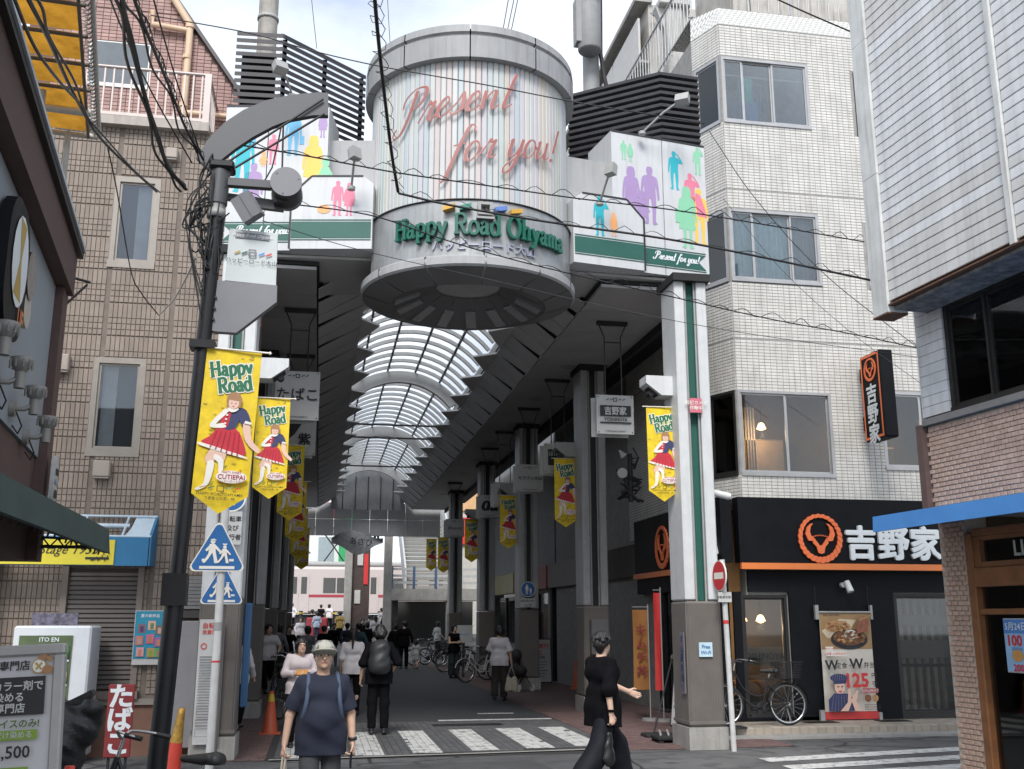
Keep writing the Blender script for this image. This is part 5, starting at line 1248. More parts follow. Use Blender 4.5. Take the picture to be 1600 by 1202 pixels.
# ---- shops along the arcade walls (dark inside)
def shopfront(x, y0, y1, sg, wallc, signc, label, glass_=True, h=3.4):
    t = thing('arcade_shop', label, 'shop', (x, (y0+y1)/2, 0))
    s = lambda a: x+sg*a
    def bx(name, mat, x0, x1, a, b, z0, z1): m = MB(); m.box((min(s(x0), s(x1)), a, z0), (max(s(x0), s(x1)), b, z1)); m.build(name, mat, t)
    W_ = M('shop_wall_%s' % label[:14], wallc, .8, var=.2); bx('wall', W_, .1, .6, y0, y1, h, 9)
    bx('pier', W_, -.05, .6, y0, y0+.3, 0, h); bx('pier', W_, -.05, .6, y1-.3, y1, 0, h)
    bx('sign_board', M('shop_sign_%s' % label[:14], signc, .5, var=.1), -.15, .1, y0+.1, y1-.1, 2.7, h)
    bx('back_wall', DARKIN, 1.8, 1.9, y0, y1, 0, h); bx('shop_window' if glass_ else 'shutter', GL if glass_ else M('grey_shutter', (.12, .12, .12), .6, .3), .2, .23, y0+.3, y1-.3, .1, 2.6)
    bx('mullion', ALUD, .15, .25, (y0+y1)/2-.04, (y0+y1)/2+.04, .1, 2.6)
    return t
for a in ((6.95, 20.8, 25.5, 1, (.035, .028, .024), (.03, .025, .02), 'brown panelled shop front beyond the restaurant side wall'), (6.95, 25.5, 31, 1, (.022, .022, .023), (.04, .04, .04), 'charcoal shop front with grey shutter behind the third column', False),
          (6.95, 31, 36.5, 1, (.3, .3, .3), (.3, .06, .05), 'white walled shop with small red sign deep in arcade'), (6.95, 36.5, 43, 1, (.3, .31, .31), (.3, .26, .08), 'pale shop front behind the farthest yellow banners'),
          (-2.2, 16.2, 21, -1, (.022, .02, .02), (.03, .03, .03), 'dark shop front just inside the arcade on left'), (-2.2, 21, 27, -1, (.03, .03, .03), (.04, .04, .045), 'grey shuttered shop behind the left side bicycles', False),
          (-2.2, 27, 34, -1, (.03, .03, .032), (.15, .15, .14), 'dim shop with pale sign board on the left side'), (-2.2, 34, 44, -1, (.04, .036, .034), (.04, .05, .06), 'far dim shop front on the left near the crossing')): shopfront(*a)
# ---- hanging shop signs
SGN = M('sign_white', (.5, .5, .49), .5, var=.06); INK = M('print_black', (.02, .02, .022), .6, var=0)
def hanging_sign(label, x, y, z, w, h, draw):
    t = thing('hanging_sign', label, 'sign', (x, y, z-h/2), 'shop signs hanging under the soffit')
    for i, (dx, dy) in enumerate(((0, 0), (-.055, .16))):
        m = MB(); m.cham((x-w/2+dx, y+dy, z-h/2-(.03 if i else 0)), (x+w/2+dx, y+.02+dy, z+h/2-(.03 if i else 0)), .006); m.build('sign_plate', SGN, t)
    m = MB()
    for s_ in (-.15, .15):
        m.cyl((x+s_, y+.08, z+h/2-.05), (x+s_, y+.08, 6.7), .012, n=6); m.cyl((x+s_, y+.08, 6.7), (x+s_*1.8, y+.08, 6.99), .012, n=6)
    m.box((x-.28, y+.03, 6.93), (x+.28, y+.13, 6.99)); m.box((x-.16, y+.07, 6.6), (x+.16, y+.09, 6.62)); m.build('hanger', STEELD, t)
    p = Print()
    for ax in (-1, 1):
        for az in (-1, 1): p.disc(ax*(w/2-.035), az*(h/2-.035), .012, INK, n=8)
    p.frame(-.035, h/2-.12, .035, h/2-.05, .012, INK)
    for q in (-.16, -.09, .06, .13): p.poly([(q, h/2-.1), (q+.05, h/2-.075), (q+.05, h/2-.06), (q, h/2-.085)], INK)
    p.rect(-.13, -h/2+.045, .13, -h/2+.05, INK); p.text('HAPPY ROAD OHYAMA', 0, -h/2+.055, .035, INK); draw(p)
    p.put(frame_mat((x, y-.001, z), (1, 0, 0), (0, 0, 1)), t)
def d_yosh(p): p.rect(-.28, -.03, .28, .16, INK); p.text('吉野家', 0, .065, .155, SGN, .02, wmax=.4); p.text('YOSHINOYA', 0, -.085, .085, INK, .02, wmax=.42); p.rect(-.28, -.16, .28, -.135, INK)
def d_hok(p): p.rect(-.25, -.15, .25, .2, INK); p.text('ほけんの', 0, .1, .12, SGN, .01); p.text('窓口', .02, -.06, .12, SGN, .01)
hanging_sign('white hanging sign with black beef bowl restaurant lettering', 4.98, 17.0, 5.28, .68, .70, d_yosh)
hanging_sign('white hanging sign with black insurance lettering block', 5.03, 21.6, 5.2, .68, .66, d_hok)
hanging_sign('white hanging sign with one line of black katakana lettering', 5.03, 24.8, 5.2, .68, .68, lambda p: p.text('セラヴィ大山', 0, 0, .1, INK, .015))
hanging_sign('white hanging sign with grey cloud shapes behind a lamp', 5.02, 28.2, 5.2, .68, .66, lambda p: (p.disc(-.08, .02, .16, M('print_grey', (.2, .2, .21), .6), .12), p.disc(.14, 0, .1, _mats['print_grey'])))
hanging_sign('white hanging sign with large black two letter mark', 5.05, 31.1, 5.17, .7, .68, lambda p: p.stroke(stroke_text('au', {'a': (.5, [('c', ell(.2, .27, .17, .26)), [(.38, .5), (.36, .1), (.46, .02)]]), 'u': (.5, [[(.06, .5), (.08, .1), (.2, .0), (.36, .2), (.38, .5)], [(.38, .5), (.38, .08), (.48, .0)]])}, .5, .2, .1, shear=.2)[0], 0, -.12, INK))
hanging_sign('small white hanging sign with black script lettering near stairs', 5.05, 39.5, 5.22, .72, .68, lambda p: p.text('Blossom', 0, 0, .16, INK, .0, .35))
hanging_sign('grey hanging tobacco sign half hidden behind yellow banner', -.5, 17.2, 5.45, .74, .84, lambda p: p.text('たばこ', 0, .02, .24, INK, .012))
hanging_sign('second left hanging sign with black leaf shape printed', -.55, 20.4, 5.3, .72, .74, lambda p: (p.poly([(-.32, .3), (.1, .3), (-.05, .05), (-.32, -.2)], INK), p.text('紫', .14, -.05, .26, INK, .02)))
# ================================================================== NEAR SHOP ON THE LEFT (grey fascia, brown trim, green awning)
ls = thing('near_left_shop', 'grey fascia shop with brown trim and green awning at the near left', 'shop')
FAS = M('fascia_grey', (.27, .295, .32), .7, var=.06, scale=2, bump=.12, bscale=200, streak=.08); BRN = M('trim_brown', (.105, .062, .055), .75, var=.2, scale=20, bump=.3, bscale=220); BRND = M('trim_edge', (.03, .022, .022), .6)
bxs(ls, 'fascia', FAS, [((-.3, -7, 2.95), (0, -.17, 4.28))])
bxs(ls, 'fascia_trim', BRN, [((-.35, -7, 4.29), (.10, .10, 4.62)), ((-.35, -.165, 2.2), (.06, .10, 4.285)), ((-.32, -7, 2.2), (-.02, -.17, 2.945))])
bxs(ls, 'trim_edge', BRND, [((-.4, -7, 4.62), (.14, .14, 4.67))]); bxs(ls, 'trim_cap', M('trim_cap_pale', (.5, .55, .6), .4), [((-.4, -7, 4.672), (.155, .15, 4.70))])
bxs(ls, 'upper_wall', FAS, [((-3.0, -7, 4.7), (-1.2, -.3, 6.2))])
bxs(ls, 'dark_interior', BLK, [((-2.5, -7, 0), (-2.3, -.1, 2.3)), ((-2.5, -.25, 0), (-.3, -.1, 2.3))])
AWG = M('awning_green', (.045, .075, .068), .75, var=.2, scale=4, bump=.1, bscale=150)
def turn(m, a=rad(-4.55), c=(.52, .05)):          # the awning runs a little off the wall's own line
    ca_, sa_ = math.cos(a), math.sin(a); m.v = [(c[0]+(x-c[0])*ca_-(y-c[1])*sa_, c[1]+(x-c[0])*sa_+(y-c[1])*ca_, z) for x, y, z in m.v]; return m
m = MB(); m.prism([(-.02, -7, 2.66), (.52, -7, 2.45), (.54, -7, 2.27), (.5, -7, 2.27), (.5, -7, 2.42), (-.02, -7, 2.62)], (0, 7.05, 0)); turn(m).build('awning', AWG, ls)
m = MB()
for i in range(40):
    y = -6.9+.175*i; m.tube([(.49, y, 2.30), (.47, y+.045, 2.26), (.47, y+.09, 2.31), (.49, y+.175, 2.30)], .008, 4)
m.cyl((.47, -7, 2.3), (.47, .03, 2.3), .012, n=6); turn(m).build('awning_lacing', BRND, ls)
m = MB(); m.cyl((-.0, .0, 2.31), (.5, .0, 2.31), .014, n=6); m.cyl((0, .0, 2.38), (.5, .0, 2.36), .01, n=6)
for i in range(5): m.cyl((.02+.1*i, 0, 2.31), (.07+.1*i, 0, 2.37), .006, n=5); m.cyl((.07+.1*i, 0, 2.37), (.12+.1*i, 0, 2.31), .006, n=5)
m.build('awning_truss', STEELD, ls)
m = MB(); m.tube([(.06, .1, 4.45), (.2, .2, 4.45)], .012, 5); m.tube([(.0, .08, 4.15), (.18, .2, 4.43)], .01, 5); m.build('corner_bracket', BRND, ls)
ls.location = (-2.11, 8.2, 0); ls.rotation_euler = (0, 0, rad(6.45))
LM = ls.matrix_basis.copy(); 
def onto(root, M_): root.matrix_basis = M_ @ root.matrix_basis; return root
# round shop sign with gold mark
rs = thing('round_shop_sign', 'rounded black sign with white disc and gold mark on grey fascia', 'sign')
def rrect(w, h, r, n=6): return [(sx*(w-r)+r*math.cos(a), sy*(h-r)+r*math.sin(a)) for sx, sy, a0 in ((1, 1, 0), (-1, 1, 90), (-1, -1, 180), (1, -1, 270)) for a in [rad(a0+90*i/n) for i in range(n+1)]]
m = MB(); m.prism([(.02, -x, z) for x, z in rrect(.34, .40, .26)], (.06, 0, 0)); m.build('sign_body', BLK, rs)
GOLD = M('print_gold', (.45, .3, .06), .5); p = Print(); p.disc(.03, .06, .25, WLET, .27); p.poly([(-.08, .3), (.12, .3), (.05, .07), (.14, -.16), (-.1, -.16), (.01, .07)], GOLD)
p.text('UF', .2, -.24, .16, ORG, .03); p.put(frame_mat((.082, 0, 0), (0, 1, 0), (0, 0, 1)), rs)
m = MB(); m.prism([(.05, -.24+.0, 0), (.05, -.24, 0), (.05, -.24, 0)], (0, 0, 0)) if False else None
m = MB(); m.cyl((.02, .42, .1), (.09, .42, .1), .15, n=20); m.build('small_disc', M('brown_glass', (.08, .05, .045), .2), rs); m = MB(); m.cyl((.02, .46, -.1), (.08, .46, -.1), .12, n=20); m.build('cream_disc', M('cream_plate', (.5, .45, .38), .5), rs)
rs.location = (0, -2.2, 3.74); onto(rs, LM)
os_ = thing('oval_plate_sign', 'white oval plate sign at end of the brown trim', 'sign')
m = MB(); m.prism([(0, .1*math.cos(2*math.pi*i/20), .2*math.sin(2*math.pi*i/20)) for i in range(20)], (.03, 0, 0)); m.build('plate', SGN, os_)
p = Print(); p.rect(-.06, .05, .06, .1, INK); p.rect(-.06, -.12, .07, -.06, INK); p.rect(-.07, -.02, .07, .02, M('print_blue_grey', (.3, .36, .42), .5)); p.put(frame_mat((.031, 0, 0), (0, 1, 0), (0, 0, 1)), os_)
os_.location = (.1, -.1, 2.78); onto(os_, LM)
def spotlamp(y, z, label):
    t = thing('spot_lamp', label, 'lamp', (0, 0, 0), 'spot lamps under the fascia')
    LG = M('lamp_grey', (.26, .25, .23), .5, .2, var=.15)
    m = MB(); m.cyl((.0, 0, 0), (.05, 0, 0), .075, n=16); m.build('mount', LG, t); m = MB(); m.tube([(.05, 0, 0), (.12, 0, .0), (.2, .03, .05)], .022, 8); m.cyl((.2, .03, -.04), (.2, .03, .1), .045, n=12); m.build('arm', LG, t)
    m = MB(); m.lathe([(.04, .1), (.06, .12), (.085, .17), (.095, .22), (.085, .225), (.07, .18)], (.2, .03, 0), 18)
    for i in range(10): a = 2*math.pi*i/10; m.box((.2+.092*math.cos(a)-.006, .03+.092*math.sin(a)-.006, .13), (.2+.092*math.cos(a)+.006, .03+.092*math.sin(a)+.006, .2))
    m.build('shade', LG, t)
    m = MB(); m.tube([(.05, .05, -.02), (.1, .1, -.14), (.06, .18, -.2), (.0, .2, -.12)], .008, 5); m.build('cord', BRND, t)
    t.location = (0, y-.35, z); t.scale = (.68, .68, .68); onto(t, LM)
for i, (y, z) in enumerate(((-2.3, 3.16), (-1.75, 3.1), (-1.15, 3.06), (-.55, 2.98))): spotlamp(y, z, 'grey spot lamp %s on the brown band above green awning' % ('nearest the frame edge', 'second from the frame edge', 'second from the oval plate', 'next to the oval plate')[i])
# orange canopy on the terrace beyond
ca = thing('terrace_canopy', 'yellow translucent terrace canopy with dark grid frame overhead at left', 'canopy', (-3.4, 10.4, 7.6))
CANO = milky('canopy_yellow', (.34, .165, .02), .05, .45)
E0, E1 = at(122, -6, 8.6), at(143, 246, 12.3); e0 = Vector((E0.x, 8.6)); e1 = Vector((E1.x, 12.3)); dv = (e1-e0).normalized(); e0 = e0-dv*1.5; Lc = (e1-e0).length
def cp(s, t_, z=7.6): q = e0+dv*s; return (q.x-t_, q.y, z+.05*t_)
its = []
for i in range(9):
    for j in range(3):
        a, b = Lc*i/9+.02, Lc*(i+1)/9-.02; c, d = .08+.62*j, .08+.62*(j+1)-.04; m = MB(); n = 4; vs = []
        for q in range(n+1):
            for r in range(n+1): vs.append(cp(a+(b-a)*q/n, c+(d-c)*r/n, 7.6+.02*math.sin(3.1*q/n)*math.sin(3.1*r/n)))
        m.add(vs, [(q*(n+1)+r, (q+1)*(n+1)+r, (q+1)*(n+1)+r+1, q*(n+1)+r+1) for q in range(n) for r in range(n)], 0, True); m.build('sheet', CANO, ca)
WOODG = M('canopy_bar', (.13, .11, .09), .7)
for i in range(10): m = MB(); m.tube([cp(Lc*i/9, .0, 7.56), cp(Lc*i/9, 2.0, 7.56)], .022, 6); m.build('cross_bar', WOODG, ca)
for j in range(4): m = MB(); m.tube([cp(0, .06+.62*j, 7.53), cp(Lc, .06+.62*j, 7.53)], .02, 6); m.build('long_bar', WOODG, ca)
m = MB(); m.tube([cp(0, -.06, 7.6), cp(Lc+.05, -.06, 7.6)], .03, 6); m.tube([cp(Lc, -.06, 7.55), cp(Lc, 2.0, 7.55)], .035, 6); m.tube([cp(Lc*.86, 0, 7.5), cp(Lc*.86, 2, 7.5)], .045, 6); m.build('edge_tube', M('tube_pale', (.5, .48, .44), .5), ca)
m = MB()
for i in range(60): s_ = Lc*i/60; m.tube([cp(s_, -.07, 7.6), cp(s_+.03, -.02, 7.55), cp(s_+.06, .03, 7.6), cp(s_+.07, -.03, 7.64)], .009, 4)
m.build('lacing_rope', M('rope_grey', (.2, .19, .18), .8), ca)
for s_, t_ in ((Lc*.78, .5), (Lc*.97, .28), (Lc*.35, .7)): a = cp(s_, t_, 7.5); m = MB(); m.cyl((a[0], a[1], 3.5), a, .035, n=8); m.build('support_post', STEEL, ca)

# ================================================================== NEAR SHOP ON THE RIGHT (white boards above brick, blue awning)
rsop = thing('near_right_shop', 'weathered white boarded building over a brick faced shop with blue awning', 'building')
SIDW = [M('white_board_%d' % i, c, .6, var=.16, scale=2.5, streak=.30, bump=.1) for i, c in enumerate([(.62, .63, .64), (.57, .57, .56), (.66, .675, .69)])]
BRK = [M('shop_brick_%d' % i, c, .8, var=.18, scale=6, bump=.3, bscale=90) for i, c in enumerate([(.50, .35, .275), (.465, .32, .25), (.53, .38, .30)])]
its = []
for i in range(41):
    z = 5.4+.122*i; tone = 0 if 6.3 < z < 8.3 else 1
    for a, b in ((-2.12, -.13), (-6.5, -2.2)): its.append(((-.52, (a+b)/2, z+.058), (.03, b-a, .119), tone if random.random() < .8 else 2, Matrix.Rotation(rad(2.5), 4, 'Y').to_euler()))
pieces(rsop, 'board', its, SIDW)
bxs(rsop, 'board_backing', M('board_gap', (.05, .05, .05), .9), [((-.49, -6.5, 5.36), (-.2, -.05, 10.4))])
TRIMW = M('corner_trim_white', (.6, .61, .6), .55, var=.14, scale=3, streak=.35)
bxs(rsop, 'corner_trim', TRIMW, [((-.57, -.125, 5.27), (-.30, .16, 7.0)), ((-.57, -.125, 7.006), (-.30, .16, 8.8)), ((-.57, -.125, 8.806), (-.30, .16, 10.4))])
bxs(rsop, 'joint_trim', TRIMW, [((-.565, -2.195, 5.36), (-.5, -2.125, 10.4))]); bxs(rsop, 'rust_edge', M('rust', (.14, .07, .04), .8, var=.4, scale=15), [((-.575, -.128, 5.25), (-.3, .165, 5.268)), ((-.56, -6.5, 5.34), (-.3, -.13, 5.358))])
bxs(rsop, 'overhang_soffit', M('soffit_peeling', (.2, .2, .2), .9, var=.6, scale=9), [((-.48, -6.5, 5.3), (.3, -.1, 5.335))])
bxs(rsop, 'upper_core', CONC, [((.3, -6.5, 3.0), (3, .1, 10.4))])
for i in range(11): bxs(rsop, 'board', SIDW[0], [((-.03, -.34, 4.08+.122*i), (.0, .14, 4.08+.122*i+.116))])
bxs(rsop, 'board_backing', _mats['board_gap'], [((.004, -.34, 4.06), (.25, .13, 5.36))])
wr = lambda u, d, z: (d, -u, z)                   # local facade: u = -y
window(rsop, wr, .36, 6.0, 4.06, 5.32, ALUD, dep=.12, w=.05, split=[.41, 1.0, 1.62, 2.3, 3.2, 4.2, 5.95])
bxs(rsop, 'room_back', M('dark_teal_room', (.03, .045, .05), .9), [((.26, -6, 4.06), (.29, -.36, 5.32))])
bxs(rsop, 'window_ledge', M('ledge_grey', (.21, .2, .19), .7), [((-.06, -6.2, 3.98), (.2, .13, 4.055))])
its = []
r = 0; z = 3.04
while z < 3.93:
    y = -2.6+(.053 if r % 2 else 0)
    while y < .12: its.append(((.01, y, z+.022), (.03, .096, .044), random.choice((0, 0, 1, 2)), None)); y += .106
    z += .054; r += 1
z = .04
while z < 2.98:
    y = -.335+(.053 if r % 2 else 0)
    while y < -.0: its.append(((.01, y+.05, z+.022), (.03, .096, .044), random.choice((0, 0, 1, 2)), None)); y += .106
    z += .054; r += 1
pieces(rsop, 'brick', its, BRK)
MORT = M('mortar_pale', (.5, .45, .4), .9, var=.15); bxs(rsop, 'brick_bed', MORT, [((.016, -6.2, 3.0), (.25, .13, 3.975)), ((.016, -.34, 0), (.3, .1, 2.99))])
bxs(rsop, 'corner_flashing', M('flashing_brown', (.13, .085, .075), .5), [((-.07, .135, 3.0), (.2, .24, 4.0))])
AWB = M('awning_blue', (.07, .25, .60), .6, var=.1, scale=3, bump=.06, bscale=120)
m = MB(); m.prism([(.0, -6.3, 3.04), (-.86, -6.3, 2.90), (-.87, -6.3, 2.73), (-.84, -6.3, 2.73), (-.83, -6.3, 2.87), (.0, -6.3, 3.0)], (0, 6.35, 0)); m.prism([(.0, .05, 3.04), (-.86, .05, 2.90), (-.87, .05, 2.73), (.0, .05, 2.85)], (0, .01, 0)); m.build('awning', AWB, rsop)
m = MB()
for i in range(6): m.cyl((-.82, -.2-1.0*i, 2.84), (-.02, -.2-1.0*i, 2.97), .012, n=6)
m.cyl((-.82, -6.2, 2.85), (-.82, 0, 2.85), .014, n=6); m.build('awning_frame', ALU, rsop)
WOOD = M('door_wood', (.23, .095, .035), .5, var=.25, scale=5, bump=.15)
bxs(rsop, 'wood_post', WOOD, [((-.02, -.46, 0), (.12, -.342, 2.7))], .012); bxs(rsop, 'wood_beam', WOOD, [((-.03, -5, 2.12), (.1, -.462, 2.32)), ((-.01, -5, 2.66), (.1, -.462, 2.74)), ((-.0, -5, 1.83), (.06, -.462, 1.89))], .008)
bxs(rsop, 'transom_frame', WOOD, [((.0, -.56, 2.325), (.05, -.465, 2.655)), ((.0, -5, 2.325), (.05, -.565, 2.38)), ((.0, -5, 2.61), (.05, -.565, 2.655))])
bxs(rsop, 'pane', GLC, [((.06, -5, .1), (.066, -.464, 1.829)), ((.06, -5, 1.891), (.066, -.464, 2.118)), ((.05, -5, 2.381), (.056, -.566, 2.609))])
p = Print(); p.text('LINOA', 0, 0, .22, M('glass_letter', (.5, .5, .47), .5), .02); p.put(frame_mat((.046, -1.35, 2.5), (0, -1, 0), (0, 0, 1)), rsop)
bxs(rsop, 'shop_interior', M('interior_grey', (.5, .48, .40), .85, var=.2), [((1.6, -5, 0), (1.7, -.3, 2.9))]); bxs(rsop, 'shop_side', M('interior_brown', (.13, .1, .075), .85), [((.3, -.36, 0), (1.6, -.34, 2.9))])
bxs(rsop, 'wood_counter', M('counter_dark', (.12, .07, .04), .5), [((.5, -4, .0), (1.1, -.5, 1.0))], .02); bxs(rsop, 'brick_bottom', BRK[1], [((-.01, -5, 0), (.1, -.47, .25))])
rsop.location = (6.93, 10.6, 0); rsop.rotation_euler = (0, 0, rad(4.2)); RM = rsop.matrix_basis.copy()
ps2 = thing('window_poster', 'small blue and white offer poster on the brick shop glass', 'poster')
m = MB(); m.box((0, -.35, -.27), (.006, .0, .27)); m.build('sheet', SGN, ps2)
PB = M('print_blue', (.08, .24, .6), .5); PR = M('print_red', (.6, .04, .04), .5); p = Print(); p.rect(-.17, -.26, .17, .26, M('print_sky', (.3, .5, .75), .5)); p.rect(-.17, .12, .17, .26, PB); p.text('5月24日', 0, .19, .09, WLET, .01); p.text('100', -.02, .05, .15, PR, .03); p.text('円引き', .0, -.04, .05, PB, .01)
p.disc(0, -.1, .08, M('print_orange_food', (.6, .3, .08), .6), .06); p.text('200', 0, -.22, .1, PR, .02); p.put(frame_mat((-.001, -.175, 0), (0, -1, 0), (0, 0, 1)), ps2); ps2.location = (.02, -.78, 1.52); onto(ps2, RM)

# ================================================================== STREET LAMP (black pole near left)
YP = 9.3; B = at(251, 1195, YP); T = at(345, 330, YP); px_ = (at(272, 900, YP).x)
SLG = M('lamp_dark_grey', (.085, .087, .092), .5, .2, var=.08); SLB = M('pole_black', (.014, .014, .016), .4, .3, var=.2); LGR = M('plate_pale', (.52, .56, .56), .5, var=.04); PGR = M('plate_grey', (.19, .19, .205), .5, var=.05)
lamp = thing('street_lamp', 'black street lamp pole with curved grey fin and name plate', 'street lamp', (px_, YP, 0))
zt = at(345, 262, YP).z
P0 = Vector((at(248, 1100, YP).x, YP, 0)); P1 = Vector((at(343, 300, YP).x, YP, zt))
m = MB(); m.cyl((P0.x, YP, 0), (P0.x+(P1.x-P0.x)*.35, YP, zt*.35), .082, n=20); m.cyl((P0.x+(P1.x-P0.x)*.35, YP, zt*.35), (P1.x-.0, YP, at(340, 330, YP).z), .068, n=20); m.build('pole', SLB, lamp)
def pole_x(z): return P0.x+(P1.x-P0.x)*z/zt
m = MB(); zb = at(265, 900, YP).z; m.box((pole_x(zb)-.11, YP-.1, zb-.25), (pole_x(zb)+.09, YP+.09, zb+.02)); m.build('junction_box', SLB, lamp)
m = MB(); zc = at(300, 540, YP).z; m.box((pole_x(zc)-.1, YP-.1, zc-.035), (pole_x(zc)+.12, YP+.1, zc+.035)); m.build('clamp', SLB, lamp)
m = MB(); zc = at(340, 335, YP).z; m.lathe([(.066, -.04), (.085, -.04), (.085, .04), (.066, .04)], (pole_x(zc), YP, zc), 16); m.cyl((pole_x(zc), YP, zc+.04), (pole_x(zc+.2), YP, zc+.16), .075, n=16); m.build('collar', STEEL, lamp)
m = MB(); z0, z1 = at(340, 320, YP).z, at(340, 268, YP).z; m.cyl((pole_x(z0), YP, z0), (pole_x(z1), YP, z1), .09, n=18); m.build('head_tube', SLG, lamp)
m = MB(); m.cham((pole_x(z1)-.1, YP-.11, z1-.0), (pole_x(z1)+.13, YP+.11, z1+.08), .02); m.build('head_cap', SLB, lamp)
out = [(306, 246), (325, 218), (350, 192), (380, 172), (415, 157), (455, 148), (500, 144), (513, 146), (513, 180), (490, 180), (455, 186), (425, 198), (395, 214), (368, 232), (345, 250), (330, 268)]
m = MB(); m.prism([at(u, v, YP-.035) for u, v in out], (0, .07, 0)); m.build('curved_fin', SLG, lamp)
for a, b in (((505, 155), (352, 256)), ((507, 178), (368, 262))): m = MB(); m.cyl(at(*a, YP-.06), at(*b, YP-.06), .011, n=6); m.build('stay_rod', STEELD, lamp)
m = MB(); m.cyl(at(443, 184, YP), at(441, 262, YP), .01, n=6); m.tube([at(442, 184, YP), at(436, 215, YP), at(425, 262, YP), at(412, 285, YP)], .008, 5); m.build('hanger_rod', STEELD, lamp)
lc = at(447, 284, YP-.12); m = MB(); m.cyl(lc, lc+Vector((0, .34, 0)), .142, n=28); m.build('lantern', SLG, lamp)
m = MB(); m.cyl(lc+Vector((0, .30, 0)), lc+Vector((0, .36, 0)), .15, n=28); m.build('lantern_rim', PGR, lamp)
m = MB(); m.cyl(lc-Vector((0, .006, 0)), lc, .146, n=28)
for q in range(3): a = 2.1*q+.3; c = lc+Vector((.12*math.cos(a), -.008, .12*math.sin(a))); m.cyl(c, c-Vector((0, .006, 0)), .007, n=6)
m.build('lantern_cap', PGR, lamp)
m = MB(); m.box((lc.x-.11, lc.y+.1, lc.z-.165), (lc.x+.02, lc.y+.26, lc.z-.1)); m.build('lantern_slot', STEELD, lamp)
a = at(352, 290, YP); m = MB(); m.cbox(((pole_x(lc.z)+lc.x-.14)/2, YP, lc.z), (lc.x-.14-pole_x(lc.z), .08, .075)); m.build('lantern_arm', SLG, lamp)
m = MB(); m.prism([(pole_x(lc.z)+.05, YP+.1, lc.z-.06), (lc.x-.1, YP+.1, lc.z-.1), (lc.x-.02, YP+.1, lc.z-.2), (lc.x-.2, YP+.1, lc.z-.19), (pole_x(lc.z)+.06, YP+.1, lc.z-.12)], (0, .06, 0)); m.build('lantern_bracket', SLG, lamp)
bc = at(387, 325, YP-.1); R = Matrix.Rotation(rad(-32), 3, 'Y') @ Matrix.Rotation(rad(-18), 3, 'Z'); m = MB(); m.cbox(bc, (.19, .13, .25), 0, R); m.cbox(bc+R @ Vector((.02, -.068, .0)), (.03, .012, .25), 0, R); m.build('control_box', PGR, lamp)
# name plate and bracket below it
q_ = [at(u, v, YP) for u, v in ((359, 357), (434, 365), (431, 446), (351, 438))]
m = MB(); m.prism(q_, (0, .05, 0)); m.build('name_plate', LGR, lamp)
w = (q_[1]-q_[0]).length; ex = q_[1]-q_[0]; c = (q_[0]+q_[1]+q_[2]+q_[3])/4
p = Print(); p.rect(-.17, .17, .14, .225, PGR); p.text('Happy Road Ohyama', -.015, .197, .042, WLET, 0, .3)
for x, cl in ((-.16, GOLD), (-.095, GREEN), (.06, PB), (.125, PR)): p.poly([(x, .005), (x+.05, .03), (x+.05, .048), (x, .023)], cl)
p.frame(-.035, -.005, .035, .065, .014, PGR); p.text('ハッピーロード大山', 0, -.055, .052, INK, .006); p.put(frame_mat(c-Vector((0, .006, 0)), ex, (q_[0]-q_[3])), lamp)
br = [(340, 438), (433, 446), (432, 472), (369, 520), (338, 518), (325, 515), (331, 440)]
m = MB(); m.prism([at(u, v, YP-.02) for u, v in br], (0, .09, 0)); m.build('bracket_plate', PGR, lamp)
for v in (465, 482, 499): c = at(337-(v-465)*.1, v, YP-.03); m = MB(); m.cyl(c-Vector((0, .012, 0)), c+Vector((0, .02, 0)), .012, n=6); m.build('bolt', STEELD, lamp)

# ================================================================== BANNERS
YEL = M('banner_yellow', (.74, .53, .01), .6, var=.2, scale=9, bump=.6, bscale=5); YELD = M('banner_ochre', (.5, .36, .02), .6, var=.1); NAVY = M('costume_navy', (.03, .035, .11), .6); CRED = M('costume_red', (.52, .02, .04), .6); BSK = M('print_skin', (.72, .48, .38), .6, var=.03); BHR = M('print_hair', (.36, .19, .09), .6); BGR = M('print_green', (.01, .14, .06), .6); BWH = M('print_white', (.78, .75, .68), .6, var=.04)
BW, BH = .47, 1.45
def wave(x, z): return .022*math.sin(2.6*z+1.0)*(1+x)+.005*math.sin(10*x+4*z)
banner0 = thing('banner', '', 'banner', (0, 0, 0), 'yellow banners on lamp pole and columns')
m = MB(); nx, nzz = 8, 26; vs = []
for j in range(nzz+1):
    for i in range(nx+1):
        x = -BW/2+BW*i/nx; zb = -BH+.16*abs(2*i/nx-1); z = zb*j/nzz; vs.append((x, wave(x, z), z))
m.add(vs, [(j*(nx+1)+i, (j+1)*(nx+1)+i, (j+1)*(nx+1)+i+1, j*(nx+1)+i+1) for j in range(nzz) for i in range(nx)], 0, True); m.build('cloth', YEL, banner0)
p = Print(); rr = random.Random(3)
for i in range(46):
    x, y = rr.uniform(-.21, .21), rr.uniform(-1.28, -.02); r = rr.uniform(.008, .026); p.poly([(x-r, y), (x, y+r*.5), (x+r, y+r*.2), (x+.3*r, y-r*.6)], YELD if rr.random() < .75 else M('banner_olive', (.36, .33, .03), .6), .0035+.0001*i)
for w_, y, x in (('Happy', -.19, .0), ('Road', -.335, .045)):
    for gr, mt in ((.010, BWH), (0, BGR)):
        mb1, _ = stroke_text(w_, SERIF, .135, .30, .15, grow=gr); mb1.v = [(a_*.70, b_, c_) for a_, b_, c_ in mb1.v]; p.stroke(mb1, x, y-.04, mt, .2)
